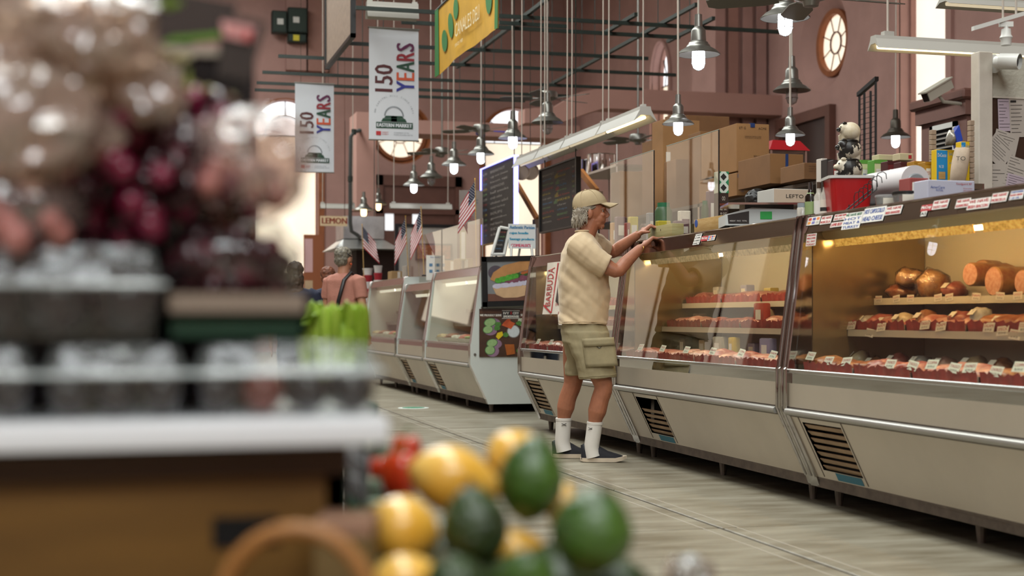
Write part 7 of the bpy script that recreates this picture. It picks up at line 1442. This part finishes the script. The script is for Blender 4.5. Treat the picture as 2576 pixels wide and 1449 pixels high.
for i, (px, py, r, lb) in enumerate(((500, 235, 34, 'left pale endive head beside the price sign'), (555, 255, 34, 'right pale endive head under the price sign'), (430, 160, 45, 'pale leafy head behind the small crumpled bag'), (425, 20, 30, 'lime green leafy head at the top edge'))):
    c = PY(px, py, YT+.16); t = thing('endive_head', lb, 'endive', c, group='leafy heads among the grapes'); k = r/F*1.4
    for q in range(7):
        a_ = q*.9; u = Vector((math.cos(a_), math.sin(a_)*.6, .35)).normalized(); M_ = u.to_track_quat('Z', 'Y').to_matrix(); MB().ball(c+u*k*.5, (k*.42, k*.16, k*.8), 10, 8, M_).build('leaf', mat('lime_leaf', '#7fa82c', .5, var=.2, vs=20) if i == 3 else BLO, t)
# celery on a farther stand
d = 3.2; c = P(835, 875, d); zc = c.z; t = thing('celery_bunch', 'bright green bunch of celery standing beyond the plums', 'celery', (c.x, c.y, zc-.12)); CEL = mat('celery_green', '#7f9f22', .45, c2='#a3bf48', vs=18, stretch=(1, 1, .15), coat=.2)
for i in range(34):
    px = 752+(i % 17)*10.2+(i//17)*5; tall = 765+R.uniform(-8, 14)+(22 if i < 3 else 0); p0 = P(px*.8+835*.2, 1005, d+R.uniform(-.05, .05)); p1 = P(px*.95+835*.05, 840, d+R.uniform(-.05, .03)); p2 = P(px+R.uniform(-4, 4), tall, d+R.uniform(-.06, .05)); MB().tube([p0, (p0+p1)/2, p1, p1.lerp(p2, .8), p2], [.010, .012, .013, .011, .003], 8).build('stalk', CEL, t)
for i in range(6): c2 = P(R.uniform(745, 910), R.uniform(765, 785), d-.05) if i > 5 else P(R.uniform(735, 790), R.uniform(780, 870), d-.05); M_ = Vector((R.uniform(-1, 1), R.uniform(-1, 1), R.uniform(-.4, 1))).to_track_quat('Z', 'Y').to_matrix(); MB().ball(c2, (.022, .006, .03), 10, 8, M_).build('leaf', mat('celery_leaf', '#86a82a', .5, var=.25, vs=20), t)
zc0 = zc-.12; t = thing('celery_stand', 'dark green stand that carries the celery beyond the plums', 'stand', (c.x, c.y, 0)); bbox('stand_top', GCR, t, c.x-.55, c.x+.09, c.y-.1, c.y+.35, zc0-.03, zc0, .005, 1)
for x in (c.x-.5, c.x+.03):
    for y in (c.y-.05, c.y+.28): box('leg', GCR, t, x, x+.04, y, y+.04, 0, zc0-.03)
# squash, peppers and avocados on the low bin
AVO = mat('avocado_skin', '#23331a', .35, c2='#33491f', vs=26, bump=.8, bs=90, coat=.25); AVOL = mat('avocado_light', '#466a22', .35, c2='#26401a', vs=9, bump=.6, bs=80, coat=.25); SQ = mat('yellow_squash', '#dfa532', .3, c2='#ecc26a', vs=12, coat=.4); PEP = mat('red_pepper', '#b5301a', .25, c2='#cf4a1e', vs=8, coat=.5); STM = mat('woody_stem', '#5a4526', .7)
ZB = .655
def pear(c, r, L, ax, m, name, label, cat, grp, neck=.55, stem=STM):
    ax = Vector(ax).normalized(); t = thing(name, label, cat, c, group=grp); pr = []
    for i in range(17):
        q = i/16; s = math.sin(math.pi*q)**.6 if 0 < q < 1 else 0; w_ = 1-(1-neck)*max(0, (q-.35)/.65)**1.2; pr.append((r*s*w_, -L*.45+L*q))
    MB().lathe(pr, c, 22, ax=ax).build('fruit_body', m, t, ang=80); MB().cyl(Vector(c)+ax*(L*.53), Vector(c)+ax*(L*.62), r*.12, r*.09, 8).build('stem', stem, t); MB().lathe([(0, -.0), (r*.1, .001), (r*.02, .002)], Vector(c)-ax*(L*.452), 10, ax=-ax).build('blossom_end', STM, t)
for i, (px, py, d, rp, Lp, ax, m, lb) in enumerate((
    (1335, 1215, 1.47, 78, 235, (.15, -.1, 1), AVOL, 'topmost avocado of the pile with a pale green crown'), (1195, 1335, 1.39, 80, 225, (-.1, -.2, 1), AVO, 'darkest avocado, between the squash and the others'), (1488, 1345, 1.33, 98, 240, (.2, -.3, .9), AVOL, 'largest avocado at the right end with a lime green patch'),
    (1322, 1470, 1.27, 72, 200, (.1, -.5, .8), AVOL, 'green avocado cut by the bottom edge'), (1150, 1490, 1.27, 80, 210, (-.3, -.4, .8), AVO, 'dark avocado cut by the bottom edge, left of the green one'), (1400, 1490, 1.42, 80, 210, (.3, .2, .8), AVO, 'avocado hidden low between the others'))):
    k = d/F; pear(P(px, py, d), rp*k*1.1, Lp*k*.98, RT*ax[0]+FW*ax[1]+UP*ax[2], m, 'avocado', lb, 'avocado', 'avocados on the low bin', .85)
for i, (px, py, d, rp, Lp, ax, lb) in enumerate(((1135, 1205, 1.52, 88, 250, (1, 0, -.28), 'yellow squash lying across, left of the top avocado'), (1285, 1145, 1.6, 66, 160, (.6, .4, .4), 'yellow squash behind the top avocado'), (1010, 1335, 1.42, 92, 220, (-1, 0, .1), 'yellow squash at the left end of the pile'), (1015, 1470, 1.34, 80, 220, (1, 0, .1), 'yellow squash at the bottom edge'), (1410, 1275, 1.5, 40, 120, (.3, 0, 1), 'sliver of yellow squash between two avocados'), (1290, 1385, 1.46, 60, 170, (1, .2, 0), 'yellow squash deep between the avocados'), (1240, 1440, 1.5, 70, 200, (1, 0, 0), 'yellow squash low under the avocados'))):
    k = d/F; pear(P(px, py, d), rp*k, Lp*k, RT*ax[0]+FW*ax[1]+UP*ax[2], SQ, 'yellow_squash', lb, 'squash', 'yellow squash on the low bin', .72, mat('squash_stem', '#8a9a4a', .6))
for i, (px, py, d, r, lb) in enumerate(((1008, 1195, 1.62, 46, 'red pepper beside the yellow squash'), (1022, 1140, 1.66, 36, 'smaller red pepper above the other one'), (952, 1178, 1.7, 22, 'small orange-red pepper at the left'))):
    k = d/F; c = P(px, py, d); t = thing('red_pepper', lb, 'pepper', c, group='red peppers on the low bin'); rings = []
    for a_ in range(12):
        q = math.pi*a_/11; s = max(math.sin(q), .02)**.6; rings.append([c+Vector((r*k*s*(1+.1*math.cos(4*b_))*math.cos(b_), r*k*s*(1+.1*math.cos(4*b_))*math.sin(b_), -r*k*1.35*math.cos(q)-(r*k*.3*(q > 2.7)))) for b_ in [2*math.pi*j/24 for j in range(24)]])
    MB().ring_loft(rings).build('pepper_body', PEP, t, ang=80); MB().tube([c+UP*r*k*1.1, c+UP*r*k*1.5, c+UP*r*k*1.8+RT*r*k*.3], [r*k*.15, r*k*.1, r*k*.09], 8).build('stem', mat('pepper_stem', '#3f6a2a', .6), t)
LF = mat('kale_leaf', '#2f5a34', .5, c2='#8a9a84', vs=12)
for i, (px, py, d, s) in enumerate(((950, 1150, 1.75, 40), (905, 1160, 1.75, 40), (960, 1235, 1.68, 34), (905, 1230, 1.72, 36), (930, 1290, 1.62, 34))):
    c = P(px, py, d); t = thing('kale_leaf', ['curled pale green leaf near the white table edge', 'left curled leaf beside the table', 'dark green leaf under the red pepper', 'lower left curled leaf', 'lowest curled leaf above the basket rim'][i], 'leaf', c, group='leaves beside the peppers'); k = s/F*d; dr = Vector((R.uniform(-1, 1), R.uniform(-.3, .3), R.uniform(.2, 1))).normalized(); sd = dr.cross(FW).normalized()
    MB().grid(lambda u, v: c+dr*(u-.5)*2.4*k+sd*(v-.5)*1.8*k*math.sin(math.pi*(.12+.8*u))+FW*(.25*k*math.sin(u*9+v*5)+.3*k*(v-.5)**2), 10, 8).build('leaf_blade', LF if i % 2 == 0 else mat('pale_leaf', '#93a08a', .5, var=.2, vs=10), t); MB().tube([c-dr*1.2*k, c, c+dr*1.1*k], [.0022, .0018, .0008], 6).build('midrib', mat('pale_leaf'), t)
x0 = P(905, 1449, 1.45); c = P(1240, 1449, 1.42); t = thing('produce_bin', 'low wooden bin under the avocados and squash', 'bin', (c.x, c.y, 0)); u, v = RT, FW
MB().obox((c.x, c.y, ZB-.015), u*.155, v*.24, UP*.012).build('bin_floor', TWOOD, t, smooth=False)
for sx in (-.145, .145):
    for sy in (-.22, .22): MB().obox(Vector((c.x, c.y, (ZB-.027)/2))+u*sx+v*sy, u*.015, v*.015, UP*(ZB-.027)/2).build('leg', TWOOD, t, smooth=False)
# hidden lower layer that carries the pile
for i, (a, b, rr2) in enumerate(((-.10, .03, .034), (-.02, .05, .036), (.06, .03, .036), (.12, -.04, .034), (-.11, -.06, .036), (.02, -.05, .036), (-.05, -.02, .034), (-.10, .13, .036), (0, .15, .036), (.08, .12, .034), (-.14, .20, .034), (-.06, .21, .036))):
    pear(Vector((c.x, c.y, ZB+rr2-.004))+u*a+v*b, rr2, .088, u*math.cos(i)+v*math.sin(i), AVO, 'avocado', 'avocado in the lower layer of the pile, %s of the hidden ones' % ORD[i], 'avocado', 'avocados on the low bin')
# shiny wrapped head at the bottom edge
crumple(1735, 1452, 62, 52, P(1735, 1450, 1.5).y, .03, 'shiny clear-wrapped produce cut by the bottom edge at right', BAGP, 21); 
cc_ = P(1735, 1452, 1.52); t = thing('wrapped_cabbage', 'pale grey-green head inside the clear wrap at the bottom edge', 'cabbage', cc_); lumpy(cc_, .02, .02, .018, 3, 16, 10, .3).build('head', mat('cabbage_pale', '#7d8a7a', .4, var=.3, vs=40), t, ang=70); MB().cyl((cc_.x, cc_.y, 0), (cc_.x, cc_.y, cc_.z-.014), .012, n=8).build('stand_peg', TWOOD, t)
# wooden basket with a bent rim below the table
cb = P(745, 1520, 1.22); t = thing('wooden_basket', 'round wooden basket with a thick tan rim at the bottom edge', 'basket', (cb.x, cb.y, .5)); k = 1.22/F; rb = 195*k; zz = P(745, 1500, 1.22).z; BK = mat('basket_tan', '#b07c46', .5, c2='#96642f', vs=6)
ctr = Vector((cb.x, cb.y, zz-.032)); hc = P(745, 1520, 1.22); MB().tube([ctr+RT*rb*math.cos(q)+FW*rb*.8*math.sin(q) for q in [2*math.pi*j/36 for j in range(37)]], .006, 8).build('rim', BK, t)
MB().tube([ctr+RT*rb*math.cos(q)-FW*.0+UP*(P(745, 1332, 1.22).z-ctr.z)*math.sin(q)**.8 for q in [math.pi*j/24 for j in range(25)]], .0075, 10).build('handle', BK, t)
for j in range(24):
    q = 2*math.pi*j/24; u1 = RT*math.cos(q)+FW*.8*math.sin(q); tg = (-RT*math.sin(q)+FW*.8*math.cos(q)).normalized(); MB().obox(ctr+u1*(rb*.93)-UP*.085, tg*.0085, UP*.085-u1*.008, u1.normalized()*.0015).build('stave', BK, t, smooth=False)
MB().lathe([(0, 0), (rb*.74, 0), (rb*.74, .006)], ctr-UP*.168, 20).build('basket_floor', BK, t)
MB().cyl(ctr-UP*.168, (ctr.x, ctr.y, 0), .05, n=10).build('stand', TWOOD, t)
a = P(775, 1312, 1.30); b = P(935, 1350, 1.30); t = thing('pine_box', 'pinkish wooden box edge right of the basket', 'box', ((a+b)/2)); 
for nm_, y0_, y1_, m_ in (('box_rim', 1312, 1350, mat('pink_pine', '#9a7660', .6)), ('box_face', 1350, 1520, mat('olive_wood', '#6f5a33', .6, var=.1, vs=4))):
    p, q = P(790, y0_, 1.30), P(935, y1_, 1.30); MB().obox((p+q)/2+FW*.04, RT*(q-p).dot(RT)/2, FW*.04, UP*(p.z-q.z)/2).build(nm_, m_, t, smooth=False)
q = P(862, 1520, 1.30)+FW*.04; MB().cyl(q, (q.x, q.y, 0), .03, n=8).build('stand', TWOOD, t)
